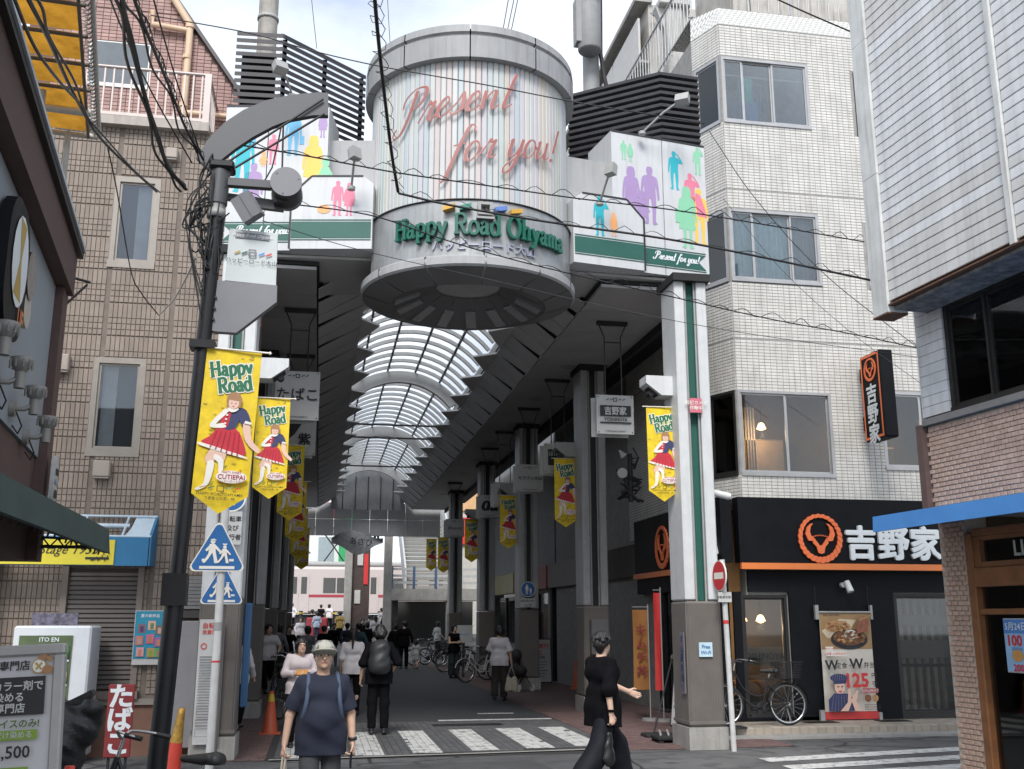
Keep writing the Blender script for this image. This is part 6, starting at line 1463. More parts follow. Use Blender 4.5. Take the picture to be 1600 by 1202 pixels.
def G(pts, mt, seg=3):
    q = stroke_pts(pts, True, seg)[:-1]; ar = sum(a[0]*b[1]-b[0]*a[1] for a, b in zip(q, np.roll(q, -1, 0)))
    p.poly([(a*.42, b*.46-1.22) for a, b in (q if ar > 0 else q[::-1])], mt)   # the costumed dancer, drawn 1.9 tall
G([(-.36, .54), (-.2, .76), (-.02, .74), (-.16, .5), (-.3, .40)], BSK); G([(-.08, .76), (.06, .76), (.0, .42), (-.1, .44)], BSK)
G([(-.31, .44), (-.17, .44), (-.24, .05), (-.42, -.08), (-.5, -.06), (-.34, .06)], BWH); G([(-.16, .6), (.0, .5), (.0, .22), (-.07, .24), (-.1, .44), (-.2, .52)], BWH)
G([(-.45, .78), (.38, .58), (.34, .9), (.16, 1.12), (-.14, 1.14), (-.3, .95)], CRED); G([(-.45, .8), (.38, .6), (.38, .56), (-.46, .74)], BWH)
G([(-.14, 1.13), (.16, 1.11), (.25, 1.5), (-.06, 1.48)], NAVY); G([(-.14, 1.13), (.0, 1.12), (.06, 1.45), (-.06, 1.48)], CRED); G([(.16, 1.5), (.36, 1.48), (.48, 1.2), (.3, 1.18)], NAVY)
G([(.32, 1.2), (.46, 1.2), (.52, .92), (.7, .74), (.64, .68), (.4, .88)], BSK); G([(-.06, 1.48), (.0, 1.42), (-.22, 1.18), (-.08, 1.2), (-.02, 1.12), (-.3, 1.1), (-.32, 1.2)], BWH)
for i in range(6): x_ = -.3+.11*i; G([(x_, .72-.03*i), (x_+.025, .72-.03*i), (x_+.06+.02*(3-i), 1.05), (x_+.05+.02*(3-i), 1.05)], M('costume_red_fold', (.36, .012, .03), .6), 1)
for i in range(4): G([(-.06+.012*i, 1.18+.08*i), (-.02+.012*i, 1.18+.08*i), (-.02+.012*i, 1.21+.08*i), (-.06+.012*i, 1.21+.08*i)], BWH, 1)
G([(-.02, 1.50), (.2, 1.50), (.14, 1.43), (.04, 1.42)], BWH); G([(.36, 1.27), (.49, 1.24), (.48, 1.2), (.34, 1.22)], BWH, 1)
p.disc(.10*.42, 1.645*.46-1.22, .066, BHR, .078, 20); p.disc(.09*.42, 1.60*.46-1.22, .046, BSK, .056, 20); p.poly([(-.012, -.46), (.088, -.468), (.1, -.44), (.05, -.422), (.0, -.43)], BHR); p.poly([(-.02, -.47), (-.005, -.44), (-.002, -.52), (-.018, -.53)], BHR); p.poly([(.085, -.44), (.1, -.46), (.098, -.53), (.082, -.52)], BHR)
p.disc(.022, -.488, .006, INK, .004, 8); p.disc(.056, -.49, .006, INK, .004, 8); p.poly([(.027, -.513), (.05, -.514), (.039, -.522)], PR)
p.disc(.08, -1.135, .13, BWH, .055); p.k += 5; p.text('CUTIEPAI', .08, -1.135, .055, M('print_wine', (.4, .03, .09), .6), .012); p.text('PARTY SWEET', .08, -1.095, .026, _mats['print_wine'], .006); p.text('ハッピーロードから', .08, -1.172, .024, _mats['print_wine'], .004)
p.frame(-.03, -1.265, .03, -1.215, .006, INK)
for x, cl in ((-.17, GOLD), (-.1, BGR), (.05, M('print_green2', (.2, .4, .2), .6)), (.12, PR)): p.poly([(x, -1.245), (x+.05, -1.228), (x+.05, -1.218), (x, -1.235)], cl)
p.text('HAPPY ROAD OHYAMA', 0, -1.29, .036, INK, .002); p.text('で素敵なお買い物', 0, -1.325, .032, INK, .002)
for i, v in enumerate(p.mb.v): x, y, z = v; p.mb.v[i] = (x, wave(x, y)-.002-z*.6, y)
p.mb.build('print', p.mats, banner0)
m = MB(); m.cyl((-BW/2-.06, 0, .0), (BW/2+.06, 0, .0), .009, n=8); m.lathe([(0, -.018), (.018, 0), (0, .018)], (BW/2+.07, 0, 0), 8); m.build('rod', BWH, banner0)
bl = [(at(367, 547, 9.25), 1.02, rad(4), 'largest yellow banner hanging from the black street lamp pole'),
      (at(428, 622, 14.75), 1.0, rad(3), 'second yellow banner on the entrance column at the left'), (at(1033, 636, 14.7), 1.0, rad(-3), 'bright yellow banner under the lamp box on the right entrance column')]
bl += [((5.0, 20.9, 5.1), 1, rad(-4), 'yellow banner on the second right column in front of insurance sign'), ((5.0, 27.6, 5.1), 1, rad(-2), 'yellow banner on the third right column below the cloud shape sign'), ((5.0, 34.6, 5.1), 1, 0, 'dim yellow banner on the fourth right column'), ((5.0, 42.7, 5.1), 1, 0, 'small far yellow banner on the last right column'), ((5.0, 47.5, 5.4), 1, 0, 'tiny far yellow banner beside the station stairs'),
       ((-.62, 19.9, 5.05), 1, rad(3), 'yellow banner in shade behind the second left sign'), ((-.62, 24.9, 5.0), 1, rad(2), 'shaded yellow banner third along the left columns'), ((-.64, 30.2, 4.9), 1, 0, 'far shaded yellow banner on the left above parked bicycles'), ((-.64, 36.5, 4.9), 1, 0, 'farthest left yellow banner next to the railway crossing')]
for i, (loc, sc, rz, lab) in enumerate(bl):
    o = banner0 if i == 0 else copy_tree(banner0); o.location = loc; o.rotation_euler = (0, rad(2.2) if i == 0 else 0, rz); o.scale = (sc, sc, sc); o['label'] = lab
# lamp housings on the columns
def lampbox(x, y, z, sg, label):
    t = thing('column_lamp', label, 'lamp', (x, y, z), 'lamp boxes on the columns')
    m = MB(); P = [(x, y, z), (x-sg*.44, y, z), (x-sg*.44, y, z-.12), (x-sg*.2, y, z-.3), (x, y, z-.3)]; m.prism(P, (0, .34, 0)); m.build('housing', CWH if y < 16 else STEEL, t)
    m = MB(); m.cbox((x-sg*.31, y+.17, z-.23), (.2, .2, .02), 0, Matrix.Rotation(sg*rad(37), 3, 'Y')); m.cyl((x-sg*.33, y+.1, z-.25), (x-sg*.33, y+.24, z-.25), .05, n=10); m.build('lamp_glass', STEELD, t)
for x, y, sg, lab in ((5.22, 14.6, 1, 'white lamp box on the right entrance column above yellow banner'), (-1.0, 14.55, -1, 'white lamp box on the left entrance column between two yellow banners'), (5.2, 20.75, 1, 'grey lamp box on the second right column'), (5.2, 27.6, 1, 'dark lamp box on the third right column'), (5.2, 34.4, 1, 'small dark lamp box beside the two letter sign')): lampbox(x, y, 5.42, sg, lab)

# ================================================================== TRAFFIC SIGNS
SBLUE = M('sign_blue', (.02, .13, .36), .4, var=.05)
def tri_sign(parent, c, s, rz, name='sign_face'):
    h = s*.92; R = Matrix.Rotation(rz, 4, 'Z'); base = Matrix.Translation(c) @ R @ Matrix.Rotation(rad(90), 4, 'X')
    def rt(k): 
        P = []; 
        for (x, y), (a0) in (((0, h*.62), 90), ((-s/2, -h*.38), 210), ((s/2, -h*.38), 330)):
            cx, cy_ = x*.84, y*.84; r = s*.085
            for i in range(5): a = rad(a0-60+30*i); P.append(((cx+r*math.cos(a))*k, (cy_+r*math.sin(a))*k))
        return P
    m = MB(); m.prism([(x, y, -.03) for x, y in rt(1)], (0, 0, .03)); putm(m.mesh(BWH), base, parent, 'sign_plate')
    p = Print(); p.poly(rt(.93), SBLUE)
    k = s*.47; yb = -h*.24
    p.rect(-s*.33, -h*.36, s*.33, -h*.30, BWH)
    p.rect(-s*.29, -h*.2, -s*.2, -h*.15, BWH); p.rect(s*.22, -h*.2, s*.31, -h*.15, BWH)
    def fig(x, f, kid):
        q = lambda pts: p.poly([(x+a*f, yb+b*f) for a, b in pts], BWH)
        p.disc(x, yb+.9*f, .1*f, BWH, n=10); q([(-.13, .8), (.1, .8), (.14, .42), (-.16, .42)]); q([(-.14, .44), (.0, .44), (-.14, .2), (-.3, .0), (-.4, .04), (-.24, .24)]); q([(.0, .44), (.14, .44), (.2, .2), (.26, .0), (.1, .0), (.06, .22)]); q([(.1, .78), (.36, .5), (.3, .44), (.06, .66)]); q([(-.1, .78), (-.3, .55), (-.24, .48), (-.06, .64)])
        if not kid: q([(-.1, .95), (.16, .95), (.05, 1.02), (-.08, 1.0)])
        else: q([(-.08, 1.0), (.08, 1.0), (.14, 1.08), (-.14, 1.08)])
    fig(-s*.1, k*.98, False); fig(s*.13, k*.74, True)
    p.put(base, parent, 'pictogram')
YS = 12.6; sg_ = thing('crossing_sign', 'blue triangular pedestrian crossing sign on a white pole with two children', 'road sign', (at(333, 1100, YS).x, YS, 0))
xa, xb = at(327, 1190, YS).x, at(352, 800, YS).x; m = MB(); m.cyl((xa, YS, 0), (xb, YS, at(352, 795, YS).z), .046, n=16); m.build('pole', M('pole_white', (.55, .55, .54), .5, var=.14, streak=.2), sg_)
m = MB(); zz = at(342, 978, YS).z; m.lathe([(.05, 0), (.05, .09)], (xa+(xb-xa)*.5, YS, zz-.05), 14); m.build('sticker_band', M('sticker_grey', (.3, .3, .3), .6), sg_); m = MB(); zz = at(340, 1035, YS).z; m.lathe([(.05, 0), (.05, .02)], (xa+(xb-xa)*.42, YS, zz), 14); m.build('red_band', PR, sg_)
c = at(340, 862, YS-.1); tri_sign(sg_, (c.x, YS-.07, c.z), .60, rad(2))
YS2 = 13.5; c = at(347, 920, YS2); s2 = thing('crossing_sign', 'lower blue crossing sign half hidden behind the white pole', 'road sign', (c.x, YS2, 0)); m = MB(); m.cyl((c.x+.02, YS2+.06, 0), (c.x+.02, YS2+.06, c.z+.35), .035, n=12); m.build('pole', M('pole_brown', (.14, .12, .11), .5), s2); tri_sign(s2, (c.x, YS2, c.z), .50, rad(6))
t = thing('bicycle_path_sign', 'round blue sign with white plate under it on left entrance column', 'road sign', at(362, 800, 14.2)); c = at(362, 778, 14.2); m = MB(); m.cyl(c+Vector((0, .02, 0)), c, .19, n=24); m.build('disc', SBLUE, t); p = Print(); p.ring(0, 0, .19, .02, BWH); p.rect(-.05, -.1, -.02, .1, BWH); p.rect(.02, -.1, .05, .1, BWH); p.put(frame_mat(c, (1, 0, 0), (0, 0, 1)), t, 'pictogram'); c = at(363, 825, 14.2); m = MB(); m.box((c.x-.12, c.y, c.z-.22), (c.x+.12, c.y+.02, c.z+.22)); m.build('plate', SGN, t); p = Print()
for i, s_ in enumerate(('自転車', '及び', '歩行者')): p.text(s_, 0, .12-.12*i, .08, INK, .01)
p.put(frame_mat(c, (1, 0, 0), (0, 0, 1)), t)
ne = thing('no_entry_sign', 'red no entry sign on slim white pole before the restaurant', 'road sign', (5.73, 14.15, 0)); m = MB(); m.cyl((5.74, 14.15, 0), (5.69, 14.15, 2.62), .038, n=14); m.build('pole', _mats['pole_white'], ne)
Rn = Matrix.Translation((5.625, 14.13, 2.39)) @ Matrix.Rotation(rad(-86), 4, 'Z') @ Matrix.Rotation(rad(90), 4, 'X'); m = MB(); m.cyl((0, 0, -.02), (0, 0, .0), .215, n=28); putm(m.mesh(BWH), Rn, ne, 'disc'); p = Print(); p.disc(0, 0, .205, M('sign_red', (.55, .02, .03), .4, var=.05), n=28); p.rect(-.15, -.045, .15, .045, BWH); p.put(Rn, ne, 'pictogram')
m = MB(); m.box((5.58, 14.08, 2.02), (5.78, 14.1, 2.16)); m.build('plate', SGN, ne); p = Print(); p.text('自転車を除く', 0, 0, .042, INK, .006, .18); p.put(frame_mat((5.68, 14.079, 2.09), (1, 0, 0), (0, 0, 1)), ne)
m = MB(); zz = 1.72; m.lathe([(.041, 0), (.041, .05)], (5.705, 14.15, zz), 12); m.build('red_sticker', PR, ne)
# plates fixed on the right column
for nm, cat, lab, z, w, h, mt, lines in (('camera_notice', 'sign', 'small pink notice plate high on the white entrance column', 4.92, .19, .22, M('notice_pink', (.62, .16, .22), .5), (('防犯カメラ', BWH), ('作動中', BWH))), ('wifi_sticker', 'sign', 'free wifi sticker on the brown foot of the column', 1.36, .2, .2, M('sticker_blue', (.5, .66, .75), .5), (('Free', SBLUE), ('Wi-Fi', SBLUE)))):
    t = thing(nm, lab, cat, (5.5, 14.33, z)); m = MB(); m.box((5.46-w/2, 14.335, z-h/2), (5.46+w/2, 14.352, z+h/2)); m.build('plate', mt, t); p = Print()
    for i, (s_, cl) in enumerate(lines): p.text(s_, 0, .04-.08*i, .07, cl, .01, w*.85)
    p.put(frame_mat((5.46, 14.334, z), (1, 0, 0), (0, 0, 1)), t)
t = thing('blue_name_strip', 'narrow vertical blue lettering strip on the column side', 'sign', (5.17, 14.5, 1.1)); m = MB(); m.box((5.165, 14.42, .75), (5.175, 14.6, 1.6)); m.build('strip', M('strip_grey', (.2, .19, .2), .6), t); p = Print()
for i, ch in enumerate('大山駅前通り'): p.text(ch, 0, .34-.135*i, .13, M('print_navy', (.03, .04, .16), .5), .015)
p.put(frame_mat((5.164, 14.51, 1.17), (0, -1, 0), (0, 0, 1)), t)
t = thing('security_camera', 'white security camera sticking out over black fascia', 'camera', (6.1, 14.95, 3.6)); m = MB(); m.cyl((5.75, 14.95, 3.66), (5.93, 14.93, 3.66), .02, n=8); m.build('bracket', CWH, t); m = MB(); m.cyl((5.9, 14.95, 3.69), (6.14, 14.85, 3.62), .055, n=14); m.cyl((6.13, 14.855, 3.622), (6.16, 14.84, 3.615), .045, n=14); m.build('camera_body', CWH, t)

# ================================================================== POLES ABOVE, BUILDINGS BEHIND
GPOL = M('pole_grey', (.27, .275, .28), .6, var=.1, streak=.15)
t = thing('utility_pole', 'grey utility pole with transformer rising behind the right louvres', 'utility pole', (5.52, 20.0, 7.1)); m = MB(); m.cyl((5.52, 20, 7.1), (5.45, 20, 19), .20, .17, n=16); m.build('pole', GPOL, t)
a = at(914, 0, 20); b = at(917, 96, 20); m = MB(); m.lathe([(.0, b.z), (.24, b.z), (.26, b.z+.04), (.26, a.z+.1), (.22, a.z+.2), (0, a.z+.22)], (a.x-.02, 19.6, 0), 24); m.build('transformer', GPOL, t)
bxs(t, 'transformer_fin', GPOL, [((a.x-.35, 19.45+.07*i, b.z+.15), (a.x-.22, 19.47+.07*i, a.z-.3)) for i in range(5)]); bxs(t, 'terminal_box', GPOL, [((a.x-.2, 19.2, a.z-.25), (a.x+.16, 19.42, a.z+.02))], .02)
m = MB()
for q in range(3): m.lathe([(.0, a.z+.2), (.03, a.z+.2), (.045, a.z+.26), (.03, a.z+.3), (.045, a.z+.34), (.02, a.z+.4)], (a.x-.15+.12*q, 19.5, 0), 8)
m.build('insulators', GPOL, t); m = MB(); m.tube([(a.x+.3, 19.8, a.z-.1), (a.x+.28, 19.8, b.z+.1), (a.x+.36, 19.8, b.z-.5), (a.x+.55, 19.9, b.z-1.2)], .05, 8); m.build('conduit', STEELD, t)
t = thing('utility_pole', 'weathered concrete pole rising behind the left louvres', 'utility pole', (-1.32, 17.0, 7.1)); m = MB(); m.cyl((-1.32, 17, 7.1), (-1.32, 17, 16), .17, n=14); m.build('pole', M('pole_concrete', (.36, .34, .31), .85, var=.25, streak=.5), t); m = MB(); z = at(418, 33, 17).z; m.lathe([(.17, 0), (.19, .0), (.19, .06), (.17, .06)], (-1.32, 17, z), 14); m.build('pole_band', STEEL, t)
t = thing('steel_post', 'rust streaked pale steel post beside the upper terrace', 'post', (7.4, 20.0, 9)); m = MB(); m.cham((7.22, 19.8, 9), (7.62, 20.2, 15.4), .03); m.build('shaft', M('rusty_white', (.5, .5, .49), .6, var=.15, streak=.5), t); m = MB(); m.prism([(7.0, 19.9, 15.4), (7.84, 19.9, 15.4), (7.62, 19.9, 14.8), (7.22, 19.9, 14.8)], (0, .2, 0)); m.cham((7.05, 19.7, 15.4), (7.8, 20.3, 15.55), .02); m.build('capital', _mats['rusty_white'], t)
t = thing('rear_building', 'beige apartment block with balconies rising behind the white tiled building', 'building', (10, 30, 0)); m = MB(); m.box((8.4, 24.5, 0), (15, 48, 18.6)); m.build('wall', M('rear_beige', (.42, .40, .37), .8, var=.1, streak=.25), t)
BALP = M('balcony_panel', (.5, .49, .47), .6)
for i in range(9): bxs(t, 'balcony_panel', BALP, [((8.12, 24.6+2.6*i, 16.9), (8.18, 27.1+2.6*i, 18.2)), ((8.12, 24.6+2.6*i, 13.6), (8.18, 27.1+2.6*i, 14.8))])
bxs(t, 'balcony_slab', CONC, [((8.1, 24.5, 16.78), (8.39, 48, 16.86)), ((8.1, 24.5, 13.48), (8.39, 48, 13.56)), ((8.0, 24.4, 18.61), (8.5, 48, 18.75))])
m = MB()
for i in range(24): m.cyl((8.45+.14*i, 24.3, 16.9), (8.45+.14*i, 24.3, 18.2), .016, n=5)
m.cyl((8.4, 24.3, 18.2), (11.8, 24.3, 18.2), .03, n=6); m.build('railing', ALU, t)
# far end: train at the crossing, station stairs, buildings
AWK = (M('barrier_yellow', (.6, .42, .02), .5), STEELD)
YT = 71; tr = thing('train', 'pale pink railway car with maroon stripe waiting beyond the crossing', 'train', (0, YT, 1.15)); TRB = M('train_pale', (.52, .46, .44), .5, var=.05); TRR = M('train_red', (.36, .04, .06), .5, var=.05)
m = MB(); m.cham((-16, YT, 2.15), (14, YT+2.8, 5.25), .18); m.build('car_body', TRB, tr); m = MB(); m.box((-16, YT-.012, 3.22), (14, YT, 3.4)); m.build('stripe', TRR, tr); m = MB(); m.cham((-16, YT+.2, 5.2), (14, YT+2.6, 5.6), .15); m.build('roof', STEEL, tr); m = MB(); m.box((-16, YT+.3, 1.3), (14, YT+2.4, 2.1)); m.build('underframe', STEELD, tr)
for i in range(-6, 6):
    x = .35+2.3*i
    if i % 2 == 0:
        bxs(tr, 'window', M('train_window', (.1, .1, .1), .15), [((x-.1, YT-.02, 3.5), (x+.72, YT-.005, 4.5)), ((x+.8, YT-.02, 3.5), (x+1.6, YT-.005, 4.5))])
    else:
        bxs(tr, 'door', TRB, [((x-.05, YT-.035, 2.2), (x+.6, YT-.014, 4.75)), ((x+.62, YT-.035, 2.2), (x+1.27, YT-.014, 4.75))]); bxs(tr, 'door_window', _mats['train_window'], [((x+.1, YT-.05, 3.45), (x+.48, YT-.036, 4.55)), ((x+.75, YT-.05, 3.45), (x+1.13, YT-.036, 4.55))])
m = MB(); 
for a, b in (((.2, 5.6), (.9, 6.6)), ((.9, 6.6), (.2, 7.5)), ((-.3, 7.5), (1.2, 7.5)), ((1.6, 5.6), (.9, 6.6)), ((.9, 6.6), (1.6, 7.5))): m.cyl((a[0], YT+1, a[1]), (b[0], YT+1, b[1]), .05, n=5)
m.build('pantograph', STEELD, tr)
wb = thing('white_building', 'white building with red kana sign and green column beyond the train', 'building', (-1, 84, 1)); m = MB(); m.box((-8, 84, 1), (3.4, 94, 13)); m.build('wall', M('far_white', (.68, .7, .7), .7, var=.05), wb); m = MB(); m.box((-3.5, 83.8, 9.0), (1.3, 83.95, 12.4)); m.build('sign_board', BWH, wb); putm(text_mesh('フル', PR, 2.0, .03), frame_mat((-.3, 83.78, 10.4), (1, 0, 0), (0, 0, 1)), wb, 'lettering')
m = MB(); m.cham((1.4, 83.2, 5), (2.9, 83.9, 11.3), .2); m.build('green_column', M('far_green', (.03, .33, .11), .5), wb); bxs(wb, 'window', M('far_window', (.3, .36, .38), .3), [((-.2, 83.9, 6), (1.0, 83.98, 8.2))]); putm(text_mesh('駅前', INK, .8, .02), frame_mat((3.1, 83.7, 8), (1, 0, 0), (0, 0, 1)), wb)
ob = thing('far_building', 'cream and orange topped building right of the station stairs', 'building', (12, 62, 1)); m = MB(); m.box((8.2, 62, .5), (20, 70, 11)); m.build('wall', M('far_cream', (.5, .48, .44), .8), ob); bxs(ob, 'orange_band', M('far_orange', (.6, .36, .18), .7), [((8.1, 61.9, 8.2), (20, 61.98, 10.5))]); bxs(ob, 'red_sign', PR, [((8.3, 61.8, 6.2), (9.9, 61.9, 7.8))]); bxs(ob, 'window', _mats['far_window'], [((10.2+1.5*i, 61.9, 4), (11.3+1.5*i, 61.98, 6)) for i in range(5)])
sb = thing('station_stairs', 'station footbridge stairs with railings climbing at arcade end', 'stairs', (5.6, 58, 1)); STP = M('step_grey', (.24, .235, .22), .8, var=.1)
for i in range(20): bxs(sb, 'step', STP, [((4.6, 56.5+.36*i, 3.4+.24*i), (7.2, 56.87+.36*i, 3.58+.24*i))])
m = MB()
for x in (4.5, 7.25): m.prism([(x, 56.2, 3.0), (x, 56.2, 4.4), (x, 63.9, 9.5), (x, 63.9, 8.1)], (.1, 0, 0))
m.build('stringers', M('far_steel', (.42, .43, .43), .5), sb); bxs(sb, 'landing', CONC, [((3.6, 54.6, 2.75), (8.4, 56.5, 3.35))])
for z in (3.6, 3.95, 4.3): m = MB(); m.box((3.6, 54.62, z), (8.4, 54.7, z+.12)); m.build('rail', _mats['far_steel'], sb)
for i in range(5): bxs(sb, 'rail_post', M('rail_blue', (.05, .1, .2), .5), [((3.65+1.15*i, 54.58, 3.35), (3.77+1.15*i, 54.75, 4.5))])
bxs(sb, 'support_wall', M('dark_underpass', (.05, .048, .045), .9), [((3.8, 55.2, 0), (4.1, 56.2, 2.75)), ((3.6, 57.5, 0), (8.4, 57.8, 2.75))]); bxs(sb, 'pier', CONC, [((3.2, 53, 0), (3.6, 53.5, 6.2)), ((6.6, 54.7, 0), (7.0, 55.1, 2.75))])
t = thing('station_wall', 'dark brown station wall and pillar between the train and the stairs', 'wall', (1.6, 56, .7)); a, b = at(546, 900, 56).x, at(578, 900, 56).x
bxs(t, 'wall', M('station_brown', (.07, .05, .045), .8, var=.3), [((a+.15, 56.1, .5), (b, 58.5, 6.3))]); bxs(t, 'pillar', CONC, [((a-.25, 55.8, .5), (a+.14, 56.3, 6.6))], .03); bxs(t, 'notice', SGN, [((a+.4, 56.04, 4.6), (a+.7, 56.09, 5.6)), ((a+.3, 56.04, 2.6), (a+.6, 56.09, 3.3))]); bxs(t, 'red_notice', PR, [((a+.75, 56.04, 3.6), (b-.1, 56.09, 5.2))])
for i, u in enumerate((470, 520)):
    x = at(u, 960, 67).x; t = thing('crossing_barrier', ('left' if i == 0 else 'right')+' yellow and black crossing barrier pole before the train', 'barrier', (x, 67, 1.15)); m = MB(); m.cyl((x, 67, 1.15), (x, 67, 2.3), .12, n=8); m.build('post', STEELD, t)
    for q in range(8): m = MB(); m.cyl((x+.45*q*(1 if i == 0 else -1), 66.9, 2.15), (x+.45*(q+1)*(1 if i == 0 else -1), 66.9, 2.15), .05, n=6); m.build('bar', AWK[q % 2], t)
t = thing('cloth_banner', 'grey printed cloth banner strung across the arcade end', 'banner', (1.7, 47, 5)); m = MB(); n = 18; vs = []
for i in range(n+1):
    x = .45+2.3*i/n; s_ = i/n; top = 5.35+.42*math.sin(math.pi*min(1, s_*1.15))*(1-.5*s_); bot = 5.1-.4*math.sin(math.pi*s_)+.1*math.sin(9*s_)
    for j in range(5): vs.append((x, 47+.12*math.sin(7*s_+j*.8), bot+(top-bot)*j/4))
m.add(vs, [(i*5+j, i*5+5+j, i*5+6+j, i*5+1+j) for i in range(n) for j in range(4)], 0, True); m.build('cloth', M('banner_grey', (.33, .33, .34), .8, var=.35, scale=6), t)
putm(text_mesh('あさひ', INK, .36, .006), frame_mat((1.75, 46.8, 5.15), (1, 0, -.1), (0, 0, 1)), t)
# ================================================================== OVERHEAD CABLES
WB = M('cable_black', (.012, .012, .013), .5, var=0); WG = M('cable_grey', (.05, .05, .052), .5, var=0); WW = M('cable_white', (.5, .48, .45), .6, var=0)
ci = 0
def cable(label, pts, r=.009, mat=None, coil=0, camp=1.0, group='overhead cables', sub=8, bundle=0):
    P = stroke_pts([tuple(at(*q)) for q in pts], False, sub); m = MB(); m.tube(P, r, 6)
    rq = random.Random(len(label))
    for b in range(bundle):
        of = Vector((rq.uniform(-.03, .03), rq.uniform(-.03, .03), rq.uniform(-.03, .03))); m.tube([Vector(q)+of*(1+.6*math.sin(i*.6+b)) for i, q in enumerate(P)], r*.7, 5)
    if coil:
        d = np.linalg.norm(np.diff(P, axis=0), axis=1); s_ = np.concatenate([[0], np.cumsum(d)]); n = int(s_[-1]/coil*6); tt = np.linspace(0, s_[-1], n)
        Q = np.stack([np.interp(tt, s_, P[:, k]) for k in range(3)], 1); th = tt/coil*2*math.pi
        th = th+1.1*np.sin(th*.13+len(label))+.6*np.sin(th*.31); am = camp*(.75+.35*np.sin(th*.17+len(label)))
        m.tube([(q[0]+(.012 if camp == 1 else .05*camp)*math.sin(a), q[1]+.03*math.sin(a)*k_, q[2]+(.035+.045*math.cos(a))*k_) for q, a, k_ in zip(Q, th, am)], .0045, 4)
    o = m.solo('overhead_cable', mat or WB, label, 'cable', group); return o
cable('thick black cable bundle dropping from the top to the lamp pole', [(185, -30, 5.0), (205, 70, 6.2), (238, 190, 7.6), (262, 260, 8.6), (290, 296, 9.2)], .016, bundle=4)
cable('spiral wrapped cable running down beside the thick bundle', [(200, -30, 5.2), (225, 40, 6.0), (262, 130, 7.4), (290, 200, 8.5), (318, 250, 9.25)], .012, coil=.14, bundle=1)
cable('thick cable crossing the yellow canopy to brown building', [(35, -20, 4.2), (75, 60, 5.4), (122, 160, 7.0), (165, 225, 8.4), (245, 300, 11.5)], .012, bundle=1)
cable('thin cable curving across the orange canopy', [(15, -20, 4.0), (55, 75, 5.0), (95, 130, 6.0), (128, 165, 7.1)], .009)
cable('thin black cable left of the bundle towards gable window', [(165, -20, 6.0), (195, 55, 7.0), (240, 150, 8.4), (300, 255, 9.2)], .007)
cable('thin black cable right of the bundle over pink gable', [(235, -20, 6.0), (255, 55, 7.0), (280, 140, 8.2), (315, 245, 9.2)], .007)
cable('long thin cable from the gable across louvres and drum', [(236, 24, 12.5), (390, 52, 12.4), (490, 80, 12.3), (600, 105, 12.2), (760, 133, 12.1), (900, 160, 12.0), (1010, 178, 12.0), (1100, 193, 12.3)], .008)
cable('zigzag wrapped cable across the figure panels at mid height', [(345, 222, 9.3), (480, 244, 9.6), (620, 270, 9.9), (760, 290, 10.2), (900, 310, 10.4), (1050, 328, 10.6), (1200, 352, 10.8), (1350, 378, 11.0)], .008, coil=.34)
cable('heavy black cable hanging down over the drum face', [(583, -30, 8.0), (592, 70, 9.0), (602, 160, 10.0), (612, 240, 10.8), (622, 300, 11.3)], .02, coil=.26, camp=1.5)
cable('heavy black cable from drum letters to the boarded corner', [(622, 302, 11.3), (700, 320, 11.3), (800, 338, 11.3), (890, 352, 11.3), (1050, 375, 11.2), (1200, 404, 11.1), (1360, 438, 11.0)], .014, coil=.4)
cable('zigzag wrapped cable below the green drum lettering', [(350, 310, 9.3), (480, 322, 9.6), (585, 338, 9.8), (680, 370, 10.0), (780, 400, 10.2), (900, 430, 10.4), (1050, 464, 10.6), (1200, 498, 10.9), (1330, 522, 11.2), (1448, 547, 11.4)], .007, coil=.36)
cable('thin grey cable sagging under the flared ring', [(410, 345, 9.6), (560, 390, 10.2), (760, 436, 10.8), (960, 482, 11.2), (1160, 520, 11.4), (1446, 560, 11.6)], .004, WG)
cable('straight thin cable slanting across white tiled facade', [(1108, 205, 14.0), (1180, 310, 14.0), (1290, 430, 14.0), (1440, 548, 14.0)], .006)
cable('thin pale cable slanting under blue curtained window', [(1130, 310, 15), (1220, 420, 15), (1330, 520, 15), (1440, 600, 15)], .004, WG)
cable('cable at the top right above the tiled coping', [(1195, -10, 12), (1260, 20, 12), (1330, 50, 12)], .012)
cable('black cable looping down on brown wall with white end', [(168, 230, 10), (183, 300, 11), (205, 425, 13), (222, 460, 13.6), (248, 493, 14.4)], .008)
cable('white cable end rising back to the lamp pole', [(248, 493, 14.4), (270, 470, 13), (288, 440, 11), (306, 402, 9.3)], .01, WW)
for i, x in enumerate((788, 795, 801)): cable(('leftmost', 'middle', 'rightmost')[i]+' of three thin lines above the drum', [(x+(8 if i == 0 else 10), -10, 22), (x-3, 52, 22)], .012, WG)
cable('single thin line above the left louvre end', [(486, -10, 16), (490, 30, 16), (495, 76, 16)], .006, WG); cable('single thin line above the drum left edge', [(605, -10, 16), (609, 60, 16), (612, 100, 16)], .006, WG)
for i, (a, b, l) in enumerate((((345, 225, 9.3), (480, 236, 9.8), 'upper'), ((345, 300, 9.3), (480, 325, 9.8), 'lower'))): pass
m = MB(); rr = random.Random(9)
for i in range(26):
    c = Vector((pole_x(5.9)+rr.uniform(-.16, .02), YP+rr.uniform(-.08, .06), rr.uniform(5.0, 6.0))); m.tube(stroke_pts([tuple(c), tuple(c+Vector((rr.uniform(-.15, .1), rr.uniform(-.06, .06), rr.uniform(-.3, .1)))), tuple(c+Vector((rr.uniform(-.2, .1), 0, rr.uniform(-.5, -.1)))), (pole_x(5)+rr.uniform(-.08, .02), YP-.06, rr.uniform(4.4, 5.6))], False, 5), rr.choice((.006, .008, .011)), 5)
